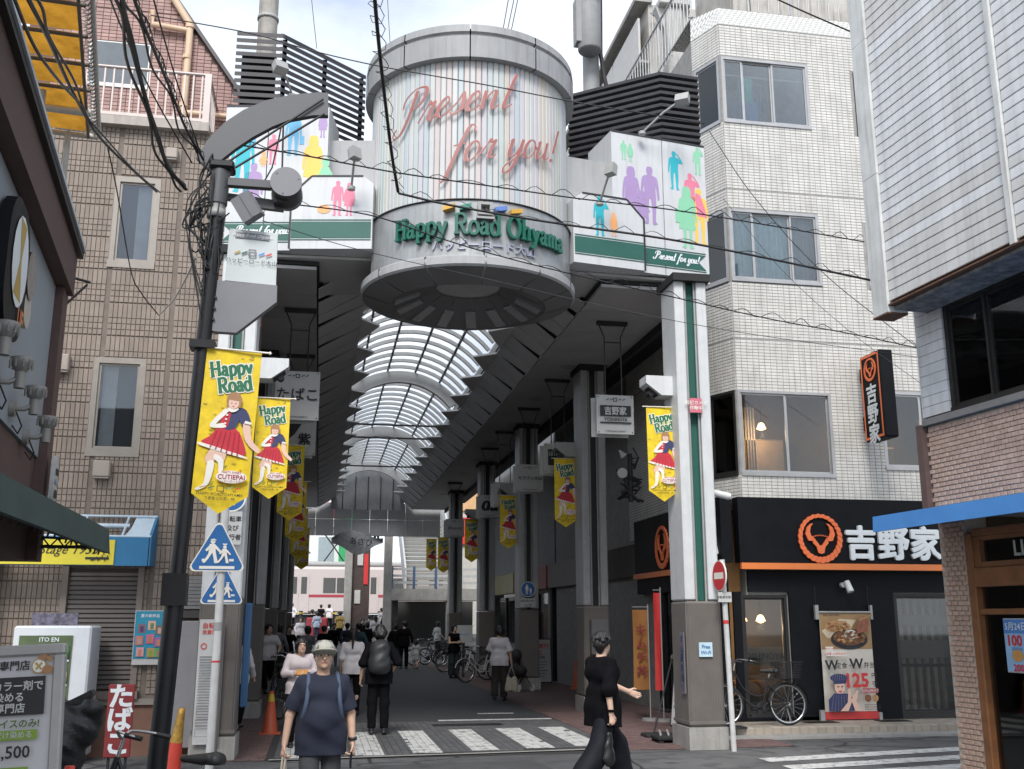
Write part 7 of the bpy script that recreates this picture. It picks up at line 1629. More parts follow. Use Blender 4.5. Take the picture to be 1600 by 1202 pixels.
o = m.solo('cable_tangle', WB, 'tangle of black cables around the top of the lamp pole', 'cables'); o['kind'] = 'stuff'
# ================================================================== SHOP FURNITURE AND SIGNS AT THE LEFT
t = thing('shop_awning', 'blue and yellow shop awning sign over the closed shutter', 'awning', (-3.1, 14.7, 2.5)); AW_B = M('awning_deep_blue', (.02, .16, .33), .5, var=.08); AW_Y = M('awning_lemon', (.68, .58, .04), .5, var=.06); AWL = M('awning_pale', (.45, .55, .63), .5)
bxs(t, 'front_panel', AW_B, [((-4.3, 14.62, 2.48), (-2.28, 14.66, 2.86))]); bxs(t, 'yellow_panel', AW_Y, [((-4.3, 14.6, 2.49), (-2.72, 14.617, 2.82))])
m = MB(); m.prism([(-2.26, 14.62, 2.48), (-2.26, 14.62, 2.86), (-2.26, 15.1, 3.2), (-2.26, 15.1, 2.5)], (-.03, 0, 0)); m.build('side_panel', AW_B, t)
m = MB(); m.add([(-2.62, 14.66, 2.87), (-2.30, 14.66, 2.87), (-2.30, 15.09, 3.17), (-2.55, 15.09, 3.17), (-2.57, 14.85, 3.0)], [(0, 1, 2, 3, 4)]); m.build('torn_cloth', AWL, t)
for x in (-2.28, -2.65, -3.2, -3.7): m = MB(); m.cyl((x, 14.66, 2.86), (x, 15.1, 3.18), .018, n=6); m.build('awning_arm', AWL, t)
m = MB(); m.cyl((-4.3, 14.64, 2.87), (-2.27, 14.64, 2.87), .02, n=6); m.cyl((-4.3, 14.9, 3.03), (-2.6, 14.9, 3.03), .035, n=8); m.cyl((-4.3, 15.08, 3.18), (-2.27, 15.08, 3.18), .02, n=6); m.build('awning_rails', AWL, t)
p = Print(); p.text('Flower Stage 1953', -.05, .0, .17, INK, .0, .4); p.rect(.42, -.11, .72, -.08, INK)
for i in range(14): p.disc(.5+.017*i, -.12+.02*(i % 5)*(i/9), .012, INK, n=6)
p.put(frame_mat((-3.5, 14.598, 2.67), (1, 0, 0), (0, 0, 1)), t)
vm = thing('vending_machine', 'white drinks vending machine with green bottle display by the shutter', 'vending machine', (-3.3, 14.6, 0))
m = MB(); m.cham((-3.8, 14.32, .06), (-2.86, 14.95, 1.70), .025); m.build('cabinet', M('vending_white', (.62, .65, .68), .35, var=.04), vm)
m = MB(); m.box((-3.72, 14.30, .52), (-3.08, 14.318, 1.58)); m.build('display', M('vending_green', (.09, .13, .06), .4, var=.2, scale=12), vm)
m = MB(); m.box((-3.62, 14.4, 1.705), (-3.06, 14.44, 1.86)); m.build('topper_board', M('topper_photo', (.14, .13, .18), .6, var=.8, scale=18), vm)
cols = [(.25, .12, .05), (.3, .3, .28), (.1, .25, .1), (.5, .45, .2), (.1, .12, .25), (.35, .08, .06)]
for r_ in range(3):
    z = 1.3-.3*r_
    bxs(vm, 'shelf_lamp', M('shelf_white', (.75, .78, .8), .4), [((-3.7, 14.285, z-.045), (-3.1, 14.299, z-.02))])
    for i in range(9):
        m = MB(); m.lathe([(0, 0), (.025, 0), (.025, .11), (.012, .145), (.012, .165), (0, .165)], (-3.67+.068*i, 14.285, z), 10); m.build('sample_bottle', M('bottle_%d' % ((i+r_) % 6), cols[(i+r_) % 6], .3), vm)
p = Print(); p.text('ITO EN', 0, 0, .075, WLET, .012); p.put(frame_mat((-3.36, 14.298, 1.53), (1, 0, 0), (0, 0, 1)), vm)
p = Print(); p.poly([(-.4, -.2), (.1, .1), (.12, .06), (-.2, -.2)], PB); p.rect(.0, -.05, .12, .12, PB); p.rect(-.08, .18, .04, .28, M('label_brown', (.16, .05, .04), .5)); p.put(frame_mat((-3.05, 14.318, .3), (1, 0, 0), (0, 0, 1)), vm)
t = thing('wall_poster', 'colourful drinks poster on brown wall beside the black pole', 'poster', (-2.3, 15.0, 1.2)); m = MB(); m.box((-2.46, 15.05, 1.18), (-2.06, 15.07, 1.9)); m.build('sheet', SGN, t)
p = Print(); p.rect(-.19, -.28, .19, .35, M('poster_cyan', (.02, .26, .4), .5)); p.text('夏の新商品', 0, .29, .05, WLET, .01); rr = random.Random(4)
for i, (x, y) in enumerate([(-.1, .12), (.03, .16), (.13, .1), (-.12, -.04), (.02, -.02), (.13, -.06), (-.1, -.19), (.04, -.2), (.14, -.2)]): p.rect(x-.05, y-.06, x+.05, y+.06, M('poster_c%d' % i, (rr.uniform(.05, .7), rr.uniform(.1, .5), rr.uniform(.03, .4)), .5)); p.rect(x-.02, y-.05, x+.025, y+.03, M('poster_d%d' % i, (rr.uniform(.01, .6), rr.uniform(.01, .4), rr.uniform(.03, .3)), .5))
p.put(frame_mat((-2.26, 15.049, 1.54), (1, 0, 0), (0, 0, 1)), t)
t = thing('tobacco_sign', 'red standing sign board with three white hiragana letters', 'sign', (-2.35, 13.8, 0)); TR = M('tobacco_red', (.22, .025, .027), .55, var=.15); m = MB(); m.cham((-2.5, 13.8, .14), (-2.19, 13.83, 1.0), .01); m.build('board', TR, t)
bxs(t, 'stand_leg', STEELD, [((-2.46, 13.84, 0), (-2.43, 13.87, .95)), ((-2.26, 13.84, 0), (-2.23, 13.87, .95))])
for i, ch in enumerate('たばこ'): putm(text_mesh(ch, WLET, .3, .035), frame_mat((-2.345, 13.795, .84-.275*i), (1, 0, 0), (0, 0, 1)), t)
t = thing('metal_door', 'plain grey metal door and louvre beside the left entrance column', 'door', (-1.75, 15.0, 0)); m = MB(); m.cham((-2.0, 14.98, .1), (-1.56, 15.04, 1.76), .012); m.build('leaf', M('door_grey', (.27, .265, .28), .5, var=.06), t); bxs(t, 'frame', M('door_frame_dark', (.05, .048, .048), .6), [((-2.04, 14.96, .05), (-2.004, 15.04, 2.4)), ((-1.556, 14.96, .05), (-1.52, 15.04, 2.4)), ((-2.0, 14.98, 1.8), (-1.56, 15.04, 1.9))]); bxs(t, 'louvre', M('louvre_grey', (.19, .19, .195), .5), [((-1.99, 14.985+.004*(i % 2), 1.92+.05*i), (-1.57, 15.04, 1.963+.05*i)) for i in range(9)])
t = thing('notice_board', 'tall white notice board with small print on left column', 'notice board', (-1.3, 14.2, .3)); m = MB(); m.box((-1.52, 14.27, .22), (-1.2, 14.29, 1.78)); m.build('board', SGN, t); p = Print(); rr = random.Random(8)
p.text('自転車', 0, .68, .08, PR, .01); p.text('放置禁止', 0, .6, .06, PR, .01); p.ring(-.09, .42, .04, .012, PR); p.rect(.02, .34, .1, .5, M('print_grey', (.2, .2, .21), .6))
for i in range(26): y = .28-.034*i; p.rect(-.13, y, rr.uniform(.02, .13), y+.012, M('print_grey', (.2, .2, .21), .6))
for y in (-.35, -.5, -.62): p.frame(-.13, y-.08, .12, y+.02, .006, M('print_grey', (.2, .2, .21), .6))
p.put(frame_mat((-1.36, 14.268, 1.02), (1, 0, 0), (0, 0, 1)), t)
t = thing('blue_partition', 'narrow blue partition standing beside the left column foot', 'panel', (-.97, 14.9, .6)); m = MB(); m.cham((-1.0, 14.9, .62), (-.9, 14.95, 2.0), .01); m.build('panel', M('panel_blue', (.03, .1, .22), .5, var=.1), t)
# price board close to the camera
pb = thing('price_board', 'white framed hair colour price board with yen prices at near left', 'sign board'); m = MB()
BFR = M('board_frame', (.36, .35, .34), .5, .2); bxs(pb, 'frame', BFR, [((-.48, -.02, .08), (.48, .03, .13)), ((-.48, -.02, 1.60), (.48, .03, 1.65)), ((-.48, -.02, .131), (-.43, .03, 1.599)), ((.43, -.02, .131), (.48, .03, 1.599))], .008)
bxs(pb, 'panel', M('board_panel', (.52, .51, .52), .5, var=.04), [((-.43, 0, .13), (.43, .02, 1.6))]); bxs(pb, 'foot', BFR, [((-.46, -.25, 0), (-.42, .25, .07)), ((.42, -.25, 0), (.46, .25, .07))])
GRN2 = M('print_leaf_green', (.2, .32, .03), .5); p = Print()
def bq(u, v): return .47-(105-u)/305, .73-(v-1012)/305
def rt(txt, u, v, size, mt, bold): x, y = bq(u, v); me = text_mesh(txt, mt, size, .006); w_ = max(q.co.x for q in me.vertices)-min(q.co.x for q in me.vertices); p.text(txt, x-w_/2, y, size, mt, bold)
def rb(v0, v1, u, mt): x, y0 = bq(u, v0); _, y1 = bq(u, v1); p.rect(-.425, y1, x, y0, mt)
rt('ヘアカラー専門店', 60, 1034, .047, INK, .016); x, y = bq(73, 1036); p.disc(x, y, .034, GOLD); p.disc(x, y, .029, BWH); p.poly([(x-.016, y-.012), (x-.01, y-.018), (x+.018, y+.012), (x+.012, y+.018)], GOLD); p.poly([(x+.016, y-.014), (x+.01, y-.018), (x-.018, y+.012), (x-.012, y+.018)], GOLD); p.disc(x+.018, y+.045, .02, BHR); p.disc(x+.048, y+.032, .013, BHR); p.disc(x+.042, y-.018, .025, BHR, .02)
rb(1050, 1102, 84, INK); rt('高品質のカラー剤で', 81, 1062, .046, SGN, .016); rt('誰もが染める', 55, 1077, .046, SGN, .016); rt('カラー専門店', 58, 1092, .046, SGN, .016)
rt('メニューとプライスのみ!', 79, 1113, .042, M('print_dark_green', (.07, .14, .02), .5), .02); rb(1122, 1135, 77, GRN2); rt('気になるトコだけ染める', 70, 1128, .034, SGN, .01); rt('¥1,500', 69, 1152, .075, INK, .016); rb(1171, 1184, 68, GRN2); rt('染めていつもキレイ', 62, 1178, .034, SGN, .01); rt('¥2,780', 60, 1200, .075, INK, .016)
p.put(frame_mat((0, -.004, .9), (1, 0, 0), (0, 0, 1)), pb); a = at(105, 1015, 5.2); pb.location = (a.x-.425, 5.28, 0); pb.rotation_euler = (rad(-2), rad(-3), rad(-6))
def cone(pos, h, label, mats, bands=()):
    t = lthing('traffic_cone', label, 'traffic cone', pos, 'traffic cones'); m = MB(); m.cham((-.17, -.17, 0), (.17, .17, .03), .01); m.build('base', mats[0], t); m = MB(); m.lathe([(.13, .03), (.12, .05), (.03, h), (.0, h)], (0, 0, 0), 20); m.build('body', mats[0], t)
    for z0, z1 in bands: m = MB(); r = lambda z: .122-(.092)*(z-.05)/(h-.05)+.003; m.lathe([(r(z0), z0), (r(z1), z1)], (0, 0, 0), 20); m.build('band', mats[1], t)
CNR = M('cone_red', (.55, .05, .03), .5, var=.1); CNO = M('cone_orange', (.45, .08, .03), .5, var=.1)
cone((at(112, 1168, 7.3).x, 7.3, .02), .85, 'bright red traffic cone in front of the vending machine', (CNR,)); cone((-.68, 17.5, .0), .66, 'orange red traffic cone at the foot of left column', (CNO, M('cone_yellow', (.5, .33, .03), .5)), ((.5, .62),)); cone((6.75, 27.2, 0), .75, 'dim red cone left of the two by the dark shop', (CNO,)); cone((7.05, 26.2, 0), .78, 'dim red cone right of the two by the dark shop', (CNO,))
t = lthing('barrier_cone', 'gold wrapped warning cone with red foot beside black pole', 'traffic cone', (at(270, 1170, 13.5).x, 13.5, .0)); m = MB(); m.cham((-.15, -.15, 0), (.15, .15, .04), .01); m.lathe([(.14, .04), (.10, .42), (.10, .45)], (0, 0, 0), 18); m.build('base', CNR, t); m = MB(); m.lathe([(.1, .45), (.09, .55), (.075, .7), (.06, .9), (.055, .98), (.0, .98)], (0, 0, 0), 18); m.build('sleeve', M('gold_film', (.45, .26, .05), .35, .4, var=.5, scale=12, bump=.3), t); t.rotation_euler = (0, rad(6), 0); t.scale = (.75, .75, .75)
# black cover draped over a cart
t = lthing('covered_cart', 'black rain cover draped over a cart behind the price board', 'cart', (at(108, 1140, 8.4).x, 8.4, 0)); f = Field((-.5, -.5, 0), (.5, .5, 1.5), .018); f.cone((-.12, 0, .2), (-.1, 0, 1.0), .2, .2, k=.1); f.cone((-.05, 0, .85), (.12, 0, 1.06), .16, .12, k=.1); f.cone((-.1, .0, 1.0), (.16, -.05, 1.14), .07, .05, k=.08); f.folds(.016, 16, 3); f.folds(.008, 33, 1); f.obj('rain_cover', M('cover_black', (.016, .017, .018), .38, var=.3, bump=.25, bscale=40), t)
m = MB(); m.prism([(-.2, -.06, 1.10), (.14, -.06, 1.27), (.16, -.06, 1.24), (.1, -.06, 1.16)], (0, .12, 0)); m.build('cover_flap', _mats['cover_black'], t)
m = MB()
for e in (-.1, .1): m.cyl((-.1, e-.02, .12), (-.1, e+.02, .12), .12, n=16)
m.build('wheels', STEELD, t)

# ================================================================== BICYCLES
TYRE = M('tyre_black', (.015, .015, .015), .8, var=.1); CHR = M('chrome', (.5, .5, .5), .25, .9, var=.05); SADB = M('saddle_black', (.018, .018, .018), .5)
def bicycle(frame_mat_, basket=None):
    t = thing('bicycle', '', 'bicycle', (0, 0, 0)); r = .33
    for x in (-.52, .55):
        m = MB(); m.lathe([(r-.035, -.012), (r-.012, -.018), (r, 0), (r-.012, .018), (r-.035, .012)], (0, 0, 0), 28); w = m; P = [(x+p[0], p[2], r+p[1]) for p in w.v]; w.v = P; wh = w.build('wheel', TYRE, t)
        m = MB(); m.lathe([(r-.036, -.012), (r-.055, -.01), (r-.055, .01), (r-.036, .012)], (0, 0, 0), 28); m.v = [(x+p[0], p[2], r+p[1]) for p in m.v]; m.build('rim', CHR, wh)
        m = MB()
        for i in range(18): a = 2*math.pi*i/18; m.cyl((x+.02*math.cos(a+.6), .025*(-1)**i, r+.02*math.sin(a+.6)), (x+(r-.05)*math.cos(a), 0, r+(r-.05)*math.sin(a)), .0022, n=3, cap=False)
        m.cyl((x, -.05, r), (x, .05, r), .025, n=10); m.build('spokes', CHR, wh)
        m = MB(); vs = []
        for i in range(13): a = rad(-10+190*i/12) if x < 0 else rad(15+160*i/12); vs += [(x+(r+.03)*math.cos(a), -.028, r+(r+.03)*math.sin(a)), (x+(r+.036)*math.cos(a), .0, r+(r+.036)*math.sin(a)), (x+(r+.03)*math.cos(a), .028, r+(r+.03)*math.sin(a))]
        m.add(vs, [(3*i+j, 3*i+3+j, 3*i+4+j, 3*i+1+j) for i in range(12) for j in range(2)], 0, True); m.build('mudguard', frame_mat_, t)
    m = MB(); bb = (-.08, 0, .28); hd0, hd1 = (.42, 0, .62), (.36, 0, .85)
    m.tube(stroke_pts([hd0, (.25, 0, .45), (.08, 0, .31), bb], False, 6), .019, 8); m.tube(stroke_pts([hd1, (.22, 0, .58), (.02, 0, .46), (-.16, 0, .48)], False, 6), .014, 8); m.cyl(bb, (-.22, 0, .74), .016, n=8); m.cyl(hd0, hd1, .022, n=10)
    for e in (-.05, .05): m.cyl((bb[0], e*.6, bb[2]), (-.52, e, r), .010, n=6); m.cyl((-.2, e*.5, .62), (-.52, e, r), .009, n=6)
    m.build('frame', frame_mat_, t)
    m = MB()
    for e in (-.05, .05): m.tube([(.42, e*.8, .62), (.47, e, .5), (.55, e, r)], .012, 6)
    m.cyl((.42, -.05, .62), (.42, .05, .62), .016, n=6); m.build('fork', frame_mat_, t)
    m = MB(); m.cyl((.36, 0, .85), (.33, 0, .97), .014, n=8); m.tube(stroke_pts([(.12, -.28, .98), (.2, -.27, 1.0), (.33, -.12, 1.02), (.34, 0, .97), (.33, .12, 1.02), (.2, .27, 1.0), (.12, .28, .98)], False, 4), .011, 6); m.build('handlebar', CHR, t)
    for e in (-.28, .28): m = MB(); m.cyl((.1, e, .975), (.22, e*.97, 1.0), .017, n=8); m.build('grip', SADB, t)
    f = Field((-.5, -.15, .7), (.1, .15, .95), .012); f.cone((-.34, -.05, .83), (-.34, .05, .83), .05, k=.03); f.cone((-.32, 0, .835), (-.1, 0, .84), .05, .022, k=.03); f.cut((0, 0, .80), (0, 0, -1)); f.obj('saddle', SADB, t)
    m = MB(); m.cyl((-.22, 0, .72), (-.25, 0, .81), .013, n=6); m.build('seat_post', CHR, t)
    m = MB(); m.cyl((bb[0], -.07, bb[2]), (bb[0], .07, bb[2]), .02, n=8); m.cyl((bb[0], -.03, bb[2]), (bb[0], -.02, bb[2]), .085, n=16); m.cyl((bb[0], -.07, bb[2]), (bb[0]+.1, -.08, bb[2]-.12), .009, n=5); m.cyl((bb[0], .07, bb[2]), (bb[0]-.1, .08, bb[2]+.12), .009, n=5); m.box((bb[0]+.05, -.16, bb[2]-.14), (bb[0]+.15, -.08, bb[2]-.11)); m.box((bb[0]-.15, .08, bb[2]+.11), (bb[0]-.05, .16, bb[2]+.14)); m.build('crank', STEELD, t)
    m = MB(); m.tube([(-.5, -.03, .4), (-.08, -.03, .37), (-.0, -.03, .3), (-.08, -.03, .2), (-.52, -.03, .28)], .012, 5); m.build('chain_guard', frame_mat_, t)
    m = MB(); m.tube([(-.52, -.07, .32), (-.6, -.09, .02), (-.52, -.09, .01)], .009, 5); m.build('kick_stand', CHR, t)
    m = MB()
    for e in (-.06, 0, .06): m.cyl((-.3, e, .71), (-.72, e, .71), .007, n=5)
    for x in (-.35, -.5, -.7): m.cyl((x, -.065, .71), (x, .065, .71), .007, n=5)
    m.cyl((-.68, -.06, .71), (-.53, -.06, .34), .006, n=5); m.cyl((-.68, .06, .71), (-.53, .06, .34), .006, n=5); m.build('carrier', STEELD, t)
    for bx_, z in (((-.55, .73),) if basket == 'rear' else ((.56, .72),) if basket == 'front' else ()):
        m = MB(); W2, L2, Hh = .17, .2, .24
        for i in range(7):
            zz = z+Hh*i/6; k = .82+.18*i/6; P = [(bx_-L2*k, -W2*k, zz), (bx_+L2*k, -W2*k, zz), (bx_+L2*k, W2*k, zz), (bx_-L2*k, W2*k, zz), (bx_-L2*k, -W2*k, zz)]; m.tube(P, .005 if i < 6 else .009, 4)
        for i in range(9):
            for (ax, ay, bxx, by) in ((-1+i/4, -1, -1+i/4, -1), (-1+i/4, 1, -1+i/4, 1), (-1, -1+i/4, -1, -1+i/4), (1, -1+i/4, 1, -1+i/4)): m.cyl((bx_+L2*.82*ax, W2*.82*ay, z), (bx_+L2*ax, W2*ay, z+Hh), .004, n=3, cap=False)
        m.box((bx_-L2*.8, -W2*.8, z-.004), (bx_+L2*.8, W2*.8, z+.004)); m.build('basket', STEELD, t)
    return t
FBLK = M('bike_black', (.02, .02, .024), .35, .2, var=.1); FWHT = M('bike_white', (.5, .5, .5), .4, .1, var=.06)
bA = bicycle(FBLK, 'rear'); bA.location = (6.92, 16.0, .134); bA.rotation_euler = (rad(3), 0, rad(180)); bA['label'] = 'black city bicycle with rear basket parked before the restaurant window'
bB = bicycle(FWHT, None); bB.location = (4.75, 30.6, 0); bB.rotation_euler = (rad(4), 0, rad(205)); bB['label'] = 'white framed bicycle parked by the woman in black top'
bC = bicycle(FBLK, 'front'); bC.location = (-.45, 20.4, 0); bC.rotation_euler = (rad(5), 0, rad(70)); bC['label'] = 'dark bicycle parked by the left columns behind woman in white blouse'
for i, (x, y, rz, lab) in enumerate(((4.3, 42.0, 195, 'first of the dark bicycles standing beyond the child'), (4.8, 42.6, 200, 'second of the dark bicycles standing beyond the child'), (5.3, 41.0, 190, 'third dark bicycle close to the far right column'), (4.9, 36.5, 188, 'dark bicycle between the white one and the far row'), (-.75, 23.0, 80, 'dark bicycle second along the left columns'), (-.7, 26.0, 100, 'dark bicycle third along the left columns'), (5.6, 31.6, 190, 'dark bicycle behind the white framed one'))):
    o = copy_tree(bC); o.location = (x, y, gz(y)); o.rotation_euler = (rad(4), 0, rad(rz)); o['label'] = lab; o['group'] = 'dark bicycles parked in the arcade'
bC['group'] = 'dark bicycles parked in the arcade'
o = copy_tree(bC); del o['group']; q = at(306, 1152, 7.7); [bpy.data.objects.remove(c_) for c_ in list(o.children) if c_.name.startswith('basket')]; o.location = (q.x-.2, 7.75, .0); o.rotation_euler = (rad(5), 0, rad(168)); o['label'] = 'bicycle with black saddle cut off by the lower left edge'

# ================================================================== AROUND THE RESTAURANT ENTRANCE AND DEEPER IN
t = thing('roll_poster', 'hanging roll poster of beef bowls with price and smiling clerk', 'poster', (8.9, 16.7, .2)); m = MB(); m.box((8.42, 16.69, .27), (9.36, 16.70, 1.9)); m.build('sheet', M('poster_cream', (.62, .57, .5), .55, var=.05), t)
m = MB(); m.cyl((8.4, 16.68, 1.9), (9.38, 16.68, 1.9), .018, n=8); m.build('top_rod', STEEL, t); m = MB(); m.box((8.41, 16.66, .15), (9.37, 16.7, .265)); m.build('bottom_bar', PR, t); bxs(t, 'clip', STEEL, [((8.34, 16.66, 1.78), (8.40, 16.72, 2.02)), ((9.36, 16.66, 1.78), (9.4, 16.72, 2.02)), ((8.32, 16.66, .13), (8.4, 16.72, .3)), ((9.38, 16.66, .13), (9.44, 16.72, .25))])
m = MB(); m.cyl((8.37, 16.7, 2.02), (8.37, 16.7, 2.34), .006, n=4); m.cyl((9.35, 16.7, 2.02), (9.35, 16.7, 2.34), .006, n=4); m.build('hanging_cords', STEELD, t)
FD1 = M('food_brown', (.21, .085, .035), .5, var=.5, scale=25); FD2 = M('food_tan', (.46, .26, .11), .5, var=.3, scale=30); FD3 = M('food_tray', (.33, .2, .09), .5); p = Print(); p.rect(-.465, .2, .465, .80, FD3)
p.text('創業125周年 吉野家', -.25, .76, .035, INK, .003); p.poly([(-.45, .5), (-.1, .7), (.2, .68), (.0, .42), (-.35, .38)], M('plate_cream', (.6, .5, .35), .5)); p.disc(-.15, .57, .24, FD2, .1); p.disc(.05, .36, .34, INK, .17, 24); p.disc(.05, .39, .29, FD1, .13, 24); p.disc(.08, .44, .12, BWH, .08)
rr = random.Random(12)
for i in range(40): x, y = rr.uniform(-.2, .3), rr.uniform(.3, .48); p.poly([(x-.04, y), (x, y+.025), (x+.045, y+.01), (x+.01, y-.02)], rr.choice((FD1, FD2, FD1)))
for i in range(22): x, y = rr.uniform(-.35, .02), rr.uniform(.5, .66); p.poly([(x-.04, y), (x, y+.025), (x+.045, y+.01), (x+.01, y-.02)], rr.choice((FD1, FD2, FD2)))
p.poly([(.15, .45), (.36, .5), (.4, .68), (.3, .75), (.18, .62)], M('food_meat', (.27, .09, .05), .5, var=.4, scale=25)); p.poly([(.2, .7), (.46, .78), (.46, .75), (.22, .66)], BHR)
p.rect(-.44, .17, -.3, .24, BWH); p.text('今だけ!', -.37, .205, .05, PR, .005); p.rect(-.44, .09, -.06, .16, BWH); p.text('創業125周年記念!', -.25, .125, .048, PR, .006, .36)
p.text('W', -.35, -.06, .22, INK, .03); p.text('定食・', -.14, -.07, .105, INK, .015); p.text('W', .1, -.04, .23, INK, .03); p.text('弁当', .33, -.06, .105, INK, .015)
p.text('125', .1, -.31, .31, PR, .035, wmax=.46); p.text('円', .405, -.24, .1, INK, .012); p.text('引', .405, -.37, .1, INK, .012); p.rect(.18, -.52, .46, -.44, M('print_pink_bar', (.45, .12, .12), .5)); p.text('5/29 23時まで', .32, -.48, .05, BWH, .004, .26)
p.disc(-.24, -.27, .16, NAVY, .07); p.disc(-.235, -.42, .095, BSK, .115, 20); p.poly([(-.35, -.3), (-.1, -.3), (-.12, -.36), (-.34, -.37)], NAVY)
for i in range(7): p.poly([(-.37+.042*i, -.31), (-.365+.042*i, -.31), (-.33+.035*i, -.21), (-.335+.035*i, -.21)], M('stripe_grey', (.25, .25, .3), .6))
p.rect(-.285, -.415, -.25, -.40, INK); p.rect(-.215, -.415, -.18, -.40, INK); p.poly([(-.275, -.475), (-.195, -.475), (-.235, -.5)], PR); p.poly([(-.46, -.62), (-.36, -.52), (-.12, -.52), (.02, -.62), (.04, -.8), (-.46, -.8)], NAVY)
for i in range(7): p.poly([(-.42+.06*i, -.8), (-.415+.06*i, -.8), (-.36+.045*i, -.54), (-.365+.045*i, -.54)], _mats['stripe_grey'])
p.poly([(-.26, -.8), (-.12, -.66), (-.1, -.44), (-.06, -.44), (-.05, -.66), (-.12, -.8)], BSK); p.poly([(.0, -.8), (-.06, -.62), (.06, -.46), (.09, -.48), (.04, -.64), (.12, -.8)], BSK)
p.disc(.25, -.6, .06, FD1); p.disc(.38, -.6, .06, FD2); p.frame(.18, -.78, .46, -.7, .005, INK); p.text('定食・弁当 全品対象', .32, -.74, .03, INK, .002, .25); p.put(frame_mat((8.89, 16.689, 1.09), (1, 0, 0), (0, 0, 1)), t)
t = thing('wall_spotlight', 'small white spotlight fixed on the black wall over the poster', 'lamp', (8.93, 16.6, 2.3)); m = MB(); m.cyl((8.9, 16.74, 2.36), (8.9, 16.66, 2.36), .045, n=12); m.build('mount', CWH, t); m = MB(); m.cyl((8.93, 16.62, 2.42), (8.96, 16.55, 2.24), .05, .06, n=14); m.build('lamp_head', CWH, t)
def flag(label, x, y, h, w, mt, lines, tilt=0, strip=None):
    t = lthing('advertising_flag', label, 'flag', (x, y, 0), 'advertising flags by the restaurant'); m = MB(); m.cyl((0, 0, 0), (0, 0, h+.1), .012, n=6); m.cyl((0, 0, h+.05), (-w, 0, h+.05), .008, n=6); m.cyl((0, 0, 0), (0, 0, .06), .16, n=16); m.build('pole', STEEL, t)
    m = MB(); vs = []
    for j in range(15):
        for i in range(5): vs.append((-w*i/4, .03*math.sin(3*j/14+i*.9), h-(h-.55)*j/14))
    m.add(vs, [(j*5+i, j*5+i+1, j*5+i+6, j*5+i+5) for j in range(14) for i in range(4)], 0, True); m.build('cloth', mt, t); p = Print()
    for i, ch in enumerate(lines[0]): p.text(ch, -w*.5, h-.35-.24*i, min(.23, w*.7), lines[1], .02)
    p.put(frame_mat((0, -.045, 0), (1, 0, 0), (0, 0, 1)), t); t.rotation_euler = (0, tilt, 0)
flag('orange advertising flag with dark vertical letters by second column', 5.92, 18.4, 1.95, .3, M('flag_orange', (.30, .13, .035), .7, var=.12), ('キムチ丼', M('print_dark_red', (.2, .03, .03), .6)))
flag('narrow red advertising flag right behind the orange one', 6.1, 18.2, 2.25, .14, M('flag_red', (.6, .04, .04), .7), ('', INK))
def leaning_board(label, x, y, w, h, draw, rz, lean, mt):
    t = lthing('menu_board', label, 'sign board', (x, y, 0)); bxs(t, 'frame', STEELD, [((-w/2, 0, .02), (w/2, .03, h))], .01); bxs(t, 'panel', mt, [((-w/2+.025, -.004, .05), (w/2-.025, .001, h-.03))]); p = Print(); draw(p); p.put(frame_mat((0, -.004, h/2), (1, 0, 0), (0, 0, 1)), t); bxs(t, 'prop', STEELD, [((-w/2+.02, .03, 0), (-w/2+.05, .25, .03)), ((w/2-.05, .03, 0), (w/2-.02, .25, .03))]); t.rotation_euler = (lean, 0, rz)
rr = random.Random(2)
def d_menu(p):
    p.text('お持ち帰り', 0, .45, .1, INK, .01); 
    for i in range(7): p.rect(-.15, .3-.1*i, .12, .34-.1*i, M('print_grey', (.2, .2, .21), .6))
    p.disc(0, -.45, .1, FD2)
leaning_board('narrow menu board leaning outside the restaurant side door', 6.05, 17.2, .42, 1.25, d_menu, rad(-48), rad(-12), SGN)
def d_bike(p):
    p.text('自転車走行', 0, .42, .15, PR, .02); p.text('禁 止', 0, .24, .15, PR, .02); p.text('16時〜20時', 0, .1, .1, INK, .01)
    for i in range(6): p.rect(-.3, -.04-.08*i, .3-.05*(i % 3), -.015-.08*i, M('print_grey', (.2, .2, .21), .6))
leaning_board('white no cycling notice board with red heading in black frame', 6.2, 29.6, .86, 1.25, d_bike, 0, rad(-7), SGN)
t = thing('pedestrian_sign', 'round blue pedestrian sign with white plate on third right column', 'road sign', (5.3, 26.9, 2.4)); c = at(825, 921, 27.0); m = MB(); m.cyl(c, c+Vector((0, .03, 0)), .2, n=24); m.build('disc', SBLUE, t); p = Print(); p.ring(0, 0, .2, .015, BWH); p.person(-.03, -.13, .26, BWH, 0); p.person(.07, -.13, .17, BWH, 0); p.put(frame_mat(c, (1, 0, 0), (0, 0, 1)), t, 'pictogram'); m = MB(); m.box((c.x-.2, c.y, c.z-.46), (c.x+.2, c.y+.02, c.z-.23)); m.build('plate', SGN, t); p = Print(); p.text('自転車を除く', 0, .05, .07, INK, .005, .36); p.text('16-20', 0, -.06, .09, INK, .005); p.put(frame_mat((c.x, c.y-.001, c.z-.345), (1, 0, 0), (0, 0, 1)), t)
t = lthing('stroller', 'black baby stroller with white wheels beside the no cycling board', 'stroller', (5.1, 26.7, 0)); f = Field((-.4, -.5, .1), (.4, .5, 1.2), .02); f.cone((0, .1, .45), (0, -.12, .5), .17, .14, k=.08); f.cone((0, .18, .5), (0, .24, .8), .16, .15, k=.08); f.cone((0, .12, .88), (0, .2, .8), .16, .17, k=.08); f.obj('seat', M('stroller_black', (.02, .02, .022), .7), t)
m = MB()
for e in (-.2, .2): m.tube([(e, .42, 1.0), (e, .2, .6), (e, -.3, .1)], .014, 6); m.tube([(e, -.1, .5), (e, .3, .1)], .014, 6)
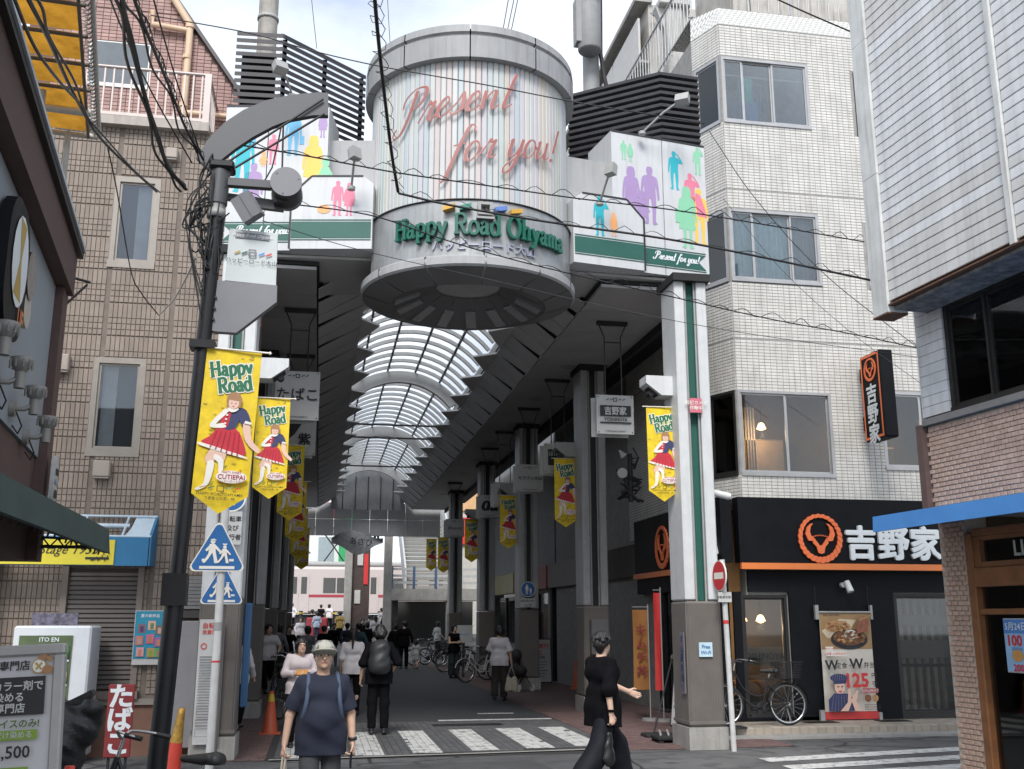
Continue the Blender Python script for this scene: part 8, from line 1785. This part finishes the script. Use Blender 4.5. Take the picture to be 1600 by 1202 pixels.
m.cyl((-.2, .42, 1.0), (.2, .42, 1.0), .016, n=8); m.build('chassis', STEELD, t)
me = MB().cyl((-.02, 0, 0), (.02, 0, 0), .085, n=18).mesh(M('wheel_white', (.55, .55, .55), .5))
for e in (-.22, .22):
    for y in (-.3, .3): link('wheel', me, t, (e, y, .085))
t.rotation_euler = (0, 0, rad(25))
t = lthing('barrier_pole', 'thin leaning black pole on a base beside the arcade column', 'pole', (5.15, 15.9, 0)); m = MB(); m.cyl((0, 0, .05), (.35, 0, 1.22), .014, n=8); m.build('shaft', STEELD, t); m = MB(); m.cham((-.15, -.15, 0), (.3, .2, .07), .02); m.build('base', TYRE, t); m = MB(); m.cyl((.33, -.03, 1.2), (.37, .03, 1.23), .025, n=8); m.build('grip', CHR, t)
t = lthing('sign_base', 'low black slatted sign base on wheels near the right column', 'sign base', (5.25, 15.25, 0)); m = MB(); m.cham((-.3, -.2, .05), (.18, .2, .12), .02); m.build('tray', TYRE, t)
for i in range(4): m = MB(); m.cyl((-.26+.12*i, -.18, .14), (-.16+.12*i, .18, .16), .018, n=6); m.build('bar', STEEL, t)
m = MB()
for e in (-.25, .13): m.cyl((e, -.18, .035), (e, -.14, .035), .035, n=10); m.cyl((e, .14, .035), (e, .18, .035), .035, n=10)
m.build('castors', TYRE, t)
t = thing('wall_lamp_cluster', 'dark cluster of clamp lamps and bent tubes on the restaurant side wall', 'lamps', (6.3, 19.3, 4)); m = MB(); rr = random.Random(6); c0_ = at(985, 745, 19.2)
for i in range(16): a = c0_+Vector((rr.uniform(-.12, .12), 0, rr.uniform(-.4, .4))); m.tube([a, a+Vector((rr.uniform(-.25, .25), rr.uniform(-.1, .1), rr.uniform(-.12, .12))), a+Vector((rr.uniform(-.3, .3), rr.uniform(-.1, .1), rr.uniform(-.25, .25)))], rr.uniform(.015, .035), 5)
m.cyl(c0_+Vector((0, 0, -.5)), c0_+Vector((0, 0, .45)), .05, n=8); m.build('lamp_arms', STEELD, t); m = MB(); m.cyl(c0_+Vector((-.2, -.1, .05)), c0_+Vector((-.2, -.14, .05)), .1, n=14); m.build('lamp_face', SGN, t); m = MB(); m.cyl(c0_+Vector((-.15, -.1, .38)), c0_+Vector((-.25, -.1, .5)), .08, .01, n=10); m.build('lamp_shade', SGN, t)
t = thing('wall_cabinet', 'grey electric box with small yellow label on second right column', 'cabinet', (5.4, 20.2, 1.2)); m = MB(); m.cham((5.3, 20.08, 1.1), (5.66, 20.25, 1.78), .015); m.build('box', M('cabinet_grey', (.13, .13, .135), .5), t); m = MB(); m.box((5.4, 20.07, 1.32), (5.56, 20.079, 1.46)); m.build('label_plate', M('label_yellow', (.5, .4, .15), .5), t)
t = thing('information_panel', 'white information panel deep in the arcade beside a dark column', 'panel', (4.6, 34, 1)); m = MB(); m.box((4.35, 33.3, 1.05), (4.85, 33.34, 1.6)); m.build('panel', SGN, t); m = MB(); m.box((4.55, 33.35, 0), (4.63, 33.4, 1.05)); m.build('stand', STEELD, t); p = Print(); p.text('Blossom', 0, .02, .1, PB, .0, .3); p.put(frame_mat((4.6, 33.3, 1.3), (1, 0, 0), (0, 0, 1)), t)
t = lthing('red_cart', 'red covered cart among the people near the railway crossing', 'cart', (-.05, 57, gz(57))); m = MB(); m.cham((-.55, -.4, .15), (.55, .4, 1.2), .06); m.build('cover', M('cart_red', (.28, .03, .04), .6, var=.2), t); m = MB()
for e in (-.35, .35): m.cyl((e, -.42, .15), (e, -.38, .15), .15, n=14)
m.build('wheels', TYRE, t)

# ================================================================== PEOPLE
def wpt(root, v): return root.matrix_basis @ Vector(v)
BLKC = M('cloth_black', (.006, .006, .0075), .9, var=.3, scale=12, bump=.2, bscale=300, spec=.08); DGRY = cloth('grey', (.06, .06, .065)); WHT = M('cloth_white', (.60, .57, .58), .85, var=.06, bump=.12, bscale=300)
# man walking towards the camera
NAVT = M('cloth_navy_tee', (.012, .016, .033), .85, var=.12, scale=16, bump=.2, bscale=380)
man, j, s = person('man in navy tee and pale cap walking towards the camera', (.06, 8.75, 0), rad(4), 1.60, .0065, J=dict(elR=(-.265, .02, 1.10), wrR=(-.30, -.02, .87), elL=(.25, .02, 1.10), wrL=(.265, -.03, .87), anL=(.1, .16, .12), knL=(.1, .0, .5), anR=(-.11, -.12, .085), knR=(-.1, -.12, .5)),
    top=NAVT, bottom=M('cloth_charcoal', (.045, .047, .05), .85, var=.15, bump=.2, bscale=300), sleeve=.86, sleeve_w=1.12, build=1.02, belly=.03, loose=.016, hair='short', hairmat=HAIRG, hands=dict(L=.75, R=.7), hem=.78, legw=1.05)
f = Field((-.2, -.3, 1.4), (.2, .25, 1.8), .007); hz = j['head']*s; f.ell(hz+np.array([0, .012, .055])*s, np.array((.09, .107, .078))*s, k=0); f.cut(hz+np.array([0, 0, .042])*s, (0, .25, -1)); f.cone(hz+np.array([-.035, -.125, .04])*s, hz+np.array([.035, -.125, .04])*s, .066*s, k=.008, sq=((0, .4, 1), 5)); f.obj('cap', M('cap_beige', (.38, .37, .32), .85, var=.15, scale=30, bump=.2, bscale=300), man)
p = Print(); p.disc(0, 0, .022, BLKC, .013); p.put(frame_mat(hz+np.array([0, -.103, .095])*s, (1, 0, 0), (0, .3, 1)), man, 'cap_badge')
m = MB(); w = j['wrL']*s; m.lathe([(.03, -.012), (.036, -.012), (.036, .012), (.03, .012)], w+np.array([0, 0, .03]), 16); m.build('watch', STEELD, man) if False else link('watch', m.mesh(STEELD, None, 'watch'), man)
bp = thing('backpack', 'navy backpack worn by the man with the pale cap', 'backpack', (0, 0, 0)); f = Field((-.3, -.4, .8), (.3, .5, 1.6), .015); f.cone((0, .21, 1.05), (0, .19, 1.25), .13, .12, k=.05); f.obj('bag', M('bag_navy', (.02, .025, .05), .8), bp)
for e in (-1, 1): m = MB(); P_ = stroke_pts([(e*.115, .12, 1.40), (e*.122, .03, 1.425), (e*.128, -.075, 1.35), (e*.14, -.125, 1.2), (e*.165, -.06, 1.06), (e*.16, .12, 1.0)], False, 6); m.tube(P_*np.array([.94, .94, .945]), .018, 8); link('strap', m.mesh(M('strap_blue', (.06, .085, .14), .8), None, 'strap'), bp)
bp.matrix_basis = man.matrix_basis.copy()
tb = thing('tote_bag', 'cream cloth tote bag held in hand of the man with cap', 'bag', (0, 0, 0)); hand = j['wrR']*s+np.array([0, -.01, -.1]); m = MB()
for e in (-.012, .012): m.tube(stroke_pts([tuple(hand+np.array([e, -.02, .01])), tuple(hand+np.array([-.02+e, -.02, -.18])), tuple(hand+np.array([-.07+e*3, -.03, -.33]))], False, 5), .008, 6); m.tube(stroke_pts([tuple(hand+np.array([e, .02, .01])), tuple(hand+np.array([.02+e, .02, -.18])), tuple(hand+np.array([.06+e*3, .0, -.33]))], False, 5), .008, 6)
TOTE = M('tote_cream', (.52, .46, .36), .85, var=.1, bump=.2, bscale=200); link('handles', m.mesh(TOTE, None, 'handles'), tb); f = Field(hand-np.array([.25, .2, .75]), hand+np.array([.25, .2, -.2]), .014); f.cone(hand+np.array([-.05, 0, -.36]), hand+np.array([-.06, 0, -.6]), .05, .06, k=.06); f.cone(hand+np.array([.04, 0, -.36]), hand+np.array([.06, 0, -.6]), .05, .06, k=.06); f.folds(.01, 22, 2); f.obj('bag', TOTE, tb); tb.matrix_basis = man.matrix_basis.copy()
ph = thing('phone', 'dark phone held in the lowered hand of the capped man', 'phone', (0, 0, 0)); hl = j['wrL']*s+np.array([-.012, -.02, -.115]); m = MB(); m.cbox(hl, (.014, .07, .145), 0, Matrix.Rotation(rad(12), 3, 'X')); link('body', m.mesh(M('phone_black', (.012, .012, .013), .2), None, 'body'), ph); ph.matrix_basis = man.matrix_basis.copy()
# man in loose black clothes striding to the right
wm, j, s = person('person in loose black clothes striding past on the right', (2.9, 10.6, 0), rad(112), 1.66, .0075, J=dict(head=(0, -.015, 1.575), elL=(.22, -.22, 1.16), wrL=(.16, -.47, 1.06), elR=(-.23, .10, 1.12), wrR=(-.25, .08, .88), hipL=(.088, -.02, .91), knL=(.10, -.24, .53), anL=(.10, -.36, .12), toeL=(.11, -.53, .10), hipR=(-.088, .02, .91), knR=(-.1, .14, .5), anR=(-.1, .46, .17), toeR=(-.11, .34, .05)),
    top=BLKC, bottom=M('cloth_black_shine', (.009, .01, .014), .6, var=.3, scale=8, bump=.2, bscale=200, spec=.15), sleeve=1.25, sleeve_w=1.5, hem=.74, legw=1.75, loose=.028, hair='short', skin=SKIN2, hands=dict(L=.12, R=.55), head_turn=rad(28))
hb = thing('handbag', 'small black bag dangling from the wrist of the striding person', 'bag', (0, 0, 0)); w = j['wrR']*s; m = MB(); m.lathe([(.026, -.014), (.04, -.012), (.04, .012), (.026, .014)], w+np.array([0, 0, .03]), 14); m.tube([w+np.array([0, .0, -.0]), w+np.array([.0, .02, -.1]), w+np.array([.0, .03, -.2])], .008, 5); link('strap', m.mesh(BLKC, None, 'strap'), hb); f = Field(w-np.array([.15, .15, .6]), w+np.array([.15, .2, 0]), .014); f.cone(w+np.array([0, .03, -.2]), w+np.array([0, .04, -.42]), .03, .075, k=.03, sq=((1, 0, 0), 1.8)); f.folds(.006, 30, 1); f.obj('bag', M('bag_black_shine', (.015, .015, .016), .35), hb); hb.matrix_basis = wm.matrix_basis.copy()
# man in black with rucksack seen from behind
bm, j, s = person('man in black with rucksack walking away on the crossing', (.99, 17.0, .02), rad(178), 1.67, .010, J=dict(elR=(-.29, .02, 1.13), wrR=(-.22, -.14, .98), elL=(.26, .03, 1.1), wrL=(.29, -.06, .86)), top=BLKC, bottom=BLKC, sleeve=1.05, sleeve_w=1.5, loose=.025, hair='messy', face=False, legw=1.15, hem=.78)
rk = thing('backpack', 'black rucksack on the back of the man walking away', 'backpack'); f = Field((-.3, -.1, .8), (.3, .5, 1.6), .016); f.cone((-.05, .2, 1.05), (-.04, .17, 1.32), .13, .12, k=.08); f.cone((.05, .2, 1.05), (.04, .17, 1.32), .13, .12, k=.08); f.folds(.008, 20, 4); f.obj('bag', M('rucksack_black', (.022, .023, .026), .5, bump=.2), rk); rk.matrix_basis = bm.matrix_basis.copy()
# woman looking at her phone
wp, j, s = person('woman in white open neck blouse looking down at orange phone', (at(470, 1010, 15.6).x, 15.6, 0), rad(12), 1.54, .009, J=dict(head=(0, -.06, 1.55), elR=(-.24, -.02, 1.13), wrR=(-.09, -.22, 1.13), elL=(.24, -.02, 1.13), wrL=(.06, -.22, 1.14)), top=M('blouse_pink_white', (.56, .49, .5), .85, var=.06, bump=.1), bottom=BLKC, sleeve=1.8, sleeve_w=1.15, hair='bob', hands=dict(L=.6, R=.6), hem=.82, collar=.05)
ph2 = thing('phone', 'orange cased phone in both hands of the woman in blouse', 'phone'); m = MB(); m.cbox((-.01*s, -.285*s, 1.155*s), (.16, .02, .085), 0, Matrix.Rotation(rad(-35), 3, 'X')); link('case', m.mesh(M('case_orange', (.5, .22, .04), .5), None, 'case'), ph2); ph2.matrix_basis = wp.matrix_basis.copy()
wt, j, s = person('woman in white tee walking away with tote bag', (4.05, 23.5, 0), rad(165), 1.64, .012, J=dict(elL=(.25, -.02, 1.12), wrL=(.12, -.2, 1.2), elR=(-.25, .03, 1.1), wrR=(-.28, .0, .87), anL=(.1, .12, .12), anR=(-.1, -.1, .085)), top=WHT, bottom=M('cloth_olive_dark', (.03, .027, .022), .85), sleeve=.95, sleeve_w=1.35, loose=.022, hair='messy', face=False, legw=1.25, head_turn=rad(40))
tb2 = thing('tote_bag', 'pale canvas tote carried by the woman in white tee', 'bag'); hand = j['wrR']*s+np.array([0, 0, -.08]); m = MB(); m.tube([hand, hand+np.array([-.08, 0, -.22])], .008, 5); m.tube([hand, hand+np.array([.08, 0, -.22])], .008, 5); link('handles', m.mesh(TOTE, None, 'handles'), tb2); f = Field(hand-np.array([.3, .2, .7]), hand+np.array([.3, .2, -.1]), .018); f.cone(hand+np.array([-.07, 0, -.28]), hand+np.array([-.08, 0, -.5]), .06, .07, k=.05); f.cone(hand+np.array([.07, 0, -.28]), hand+np.array([.08, 0, -.5]), .06, .07, k=.05); f.obj('bag', TOTE, tb2); tb2.matrix_basis = wt.matrix_basis.copy()
PR_ = random.Random(21)
def P_(label, u, Y, H, rot, **k):
    x = at(u, 968, Y).x
    if 'J' not in k:
        a = PR_.uniform(-.22, .22); e = PR_.uniform(-.08, .08)
        k['J'] = dict(anL=(.1, a, .085+max(0, a)*.3), knL=(.1, a*.35-.03, .49), anR=(-.1, -a, .085+max(0, -a)*.3), knR=(-.1, -a*.35-.03, .49), elL=(.22+abs(e), .04-a*.4, 1.11), wrL=(.23+e, -.06-a*.8, .88+abs(e)), elR=(-.22-abs(e), .04+a*.4, 1.11), wrR=(-.23+e, -.06+a*.8-(.15 if PR_.random() < .3 else 0), .9+(.18 if PR_.random() < .3 else 0)), head=(e*.3, -.01-abs(e)*.5, 1.58))
        k['build'] = PR_.uniform(.9, 1.12); k['head_turn'] = PR_.uniform(-.5, .5); k['legw'] = PR_.uniform(.95, 1.35)
    return person(label, (x, Y, gz(Y)), rad(rot), H, k.pop('vox', .018), face=False, **k)
lm, j, s = P_('person in white shirt with shoulder bag beside the left column', 378, 18.2, 1.58, 150, top=WHT, bottom=BLKC, sleeve=1.9, hair='bob', vox=.014)
sb2 = thing('shoulder_bag', 'black shoulder bag hanging on the person by left column', 'bag'); m = MB(); m.tube(stroke_pts([(-.1, .0, 1.32), (.0, .13, 1.2), (.14, .14, .98), (.2, .08, .88)], False, 5), .01, 5); link('strap', m.mesh(BLKC, None, 'strap'), sb2); f = Field((-.1, -.2, .6), (.5, .4, 1.1), .016); f.cone((.2, .0, .85), (.2, .18, .85), .09, k=.03, sq=((1, 0, 0), 1.5)); f.obj('bag', BLKC, sb2); sb2.matrix_basis = lm.matrix_basis.copy()
P_('person with ponytail in white shirt seen from behind near rucksack', 553, 20.5, 1.62, 175, top=WHT, bottom=BLKC, hair='tail', sleeve=1.2, vox=.014)
P_('standing woman in black camisole and wide dark trousers by bicycles', 710, 32.8, 1.62, 30, top=BLKC, bottom=M('cloth_teal_dark', (.012, .02, .022), .85), hair='bob', sleeve=.15, legw=1.6, J=dict(elR=(-.22, -.03, 1.12), wrR=(-.02, -.2, 1.14), elL=(.22, -.03, 1.12), wrL=(.04, -.2, 1.12)))
JEAN = M('cloth_jeans', (.07, .1, .15), .85)
P_('person in black top and jeans walking away with companion', 618, 40, 1.62, 185, top=BLKC, bottom=JEAN, hair='bob', sleeve=1.8)
P_('tall person in black with backpack walking beside child', 632, 39, 1.72, 178, top=BLKC, bottom=BLKC, hair='short', sleeve=1.9, loose=.03)
P_('small child in pale dress walking beside adult in black', 651, 38.5, 1.05, 170, top=M('dress_pale', (.4, .42, .4), .85), bottom=M('dress_pale', (.4, .42, .4), .85), hair='long', longskirt=.55)
P_('woman in light grey coat standing beyond the dark bicycles', 684, 46, 1.58, 120, top=M('coat_grey', (.42, .42, .41), .85), bottom=BLKC, hair='bob', sleeve=1.8)
COLS = dict(w=WHT, k=BLKC, p=M('cloth_pink', (.5, .2, .28), .85), b=M('cloth_pale_blue', (.3, .36, .45), .85), y=M('cloth_mustard', (.32, .22, .06), .85), g=M('cloth_mid_grey', (.16, .16, .17), .85), t=M('cloth_teal', (.03, .08, .09), .85), n=M('cloth_navy', (.02, .025, .05), .85))
crowd = [(456, 66, 'w', 'k', 'short', 180, 'man in white shirt waiting in front of the train at left'), (441, 60, 'p', 'g', 'none', 120, 'person in pink top and pale hat at far left'), (501, 65, 'k', 'k', 'short', 185, 'man in black waiting before the train'), (514, 65.5, 'w', 'k', 'bob', 170, 'woman in white holding a child before the train'), (495, 56, 'b', 'n', 'bob', 200, 'woman in pale blue blouse near the red cart'), (487, 57, 'k', 'k', 'short', 170, 'person in black beside the red cart'), (531, 55, 'y', 'k', 'bob', 190, 'person in mustard jacket in the crowd'), (539, 58, 'g', 'k', 'short', 160, 'person in grey behind the mustard jacket'),
         (470, 50, 'w', 'k', 'bob', 10, 'person in white top facing the camera near red cart'), (586, 50, 'w', 'w', 'long', 185, 'woman in long white dress beneath the station stairs'), (577, 52, 'g', 'k', 'short', 180, 'man in grey next to the woman in white dress'), (566, 47, 'k', 'k', 'short', 10, 'man in black walking up behind the rucksack'), (603, 55, 'k', 'n', 'short', 170, 'person in dark clothes under the footbridge'), (422, 27, 'w', 'k', 'short', 20, 'person in white by the bicycles on left'), (452, 33, 'k', 'k', 'short', 15, 'person in black with brown bag on left side'), (436, 30, 'g', 'k', 'bob', 160, 'person in grey half hidden by left column'), (481, 30, 'g', 'n', 'bob', 190, 'woman in grey behind the woman in blouse'), (508, 36, 'k', 'k', 'short', 180, 'person in black ahead of the capped man'), (522, 42, 'k', 'g', 'short', 5, 'man in black jacket facing the camera mid arcade'), (543, 40, 'n', 'k', 'short', 182, 'person in navy behind the mustard jacket'), (560, 34, 't', 'k', 'short', 178, 'person in teal top ahead of the rucksack'), (574, 44, 'k', 'k', 'bob', 185, 'woman in black in the middle of arcade'), (553, 62, 'k', 'k', 'short', 180, 'dark dressed person by the crossing barrier'), (596, 60, 'w', 'k', 'short', 200, 'person in white near foot of the stairs')]
for u, Y, a, b, h, rot, lab in crowd: P_(lab, u, Y, 1.62+.06*math.sin(u), rot, top=COLS[a], bottom=COLS[b], hair=h, sleeve=random.choice((.8, 1.8)), vox=.022)
st_, j, s = person('person in white shirt climbing the station stairs', (at(588, 850, 60.5).x, 60.5, 6.0), rad(180), 1.65, .022, top=WHT, bottom=BLKC, hair='short', face=False)

for o, p in PLACE: o.location = p
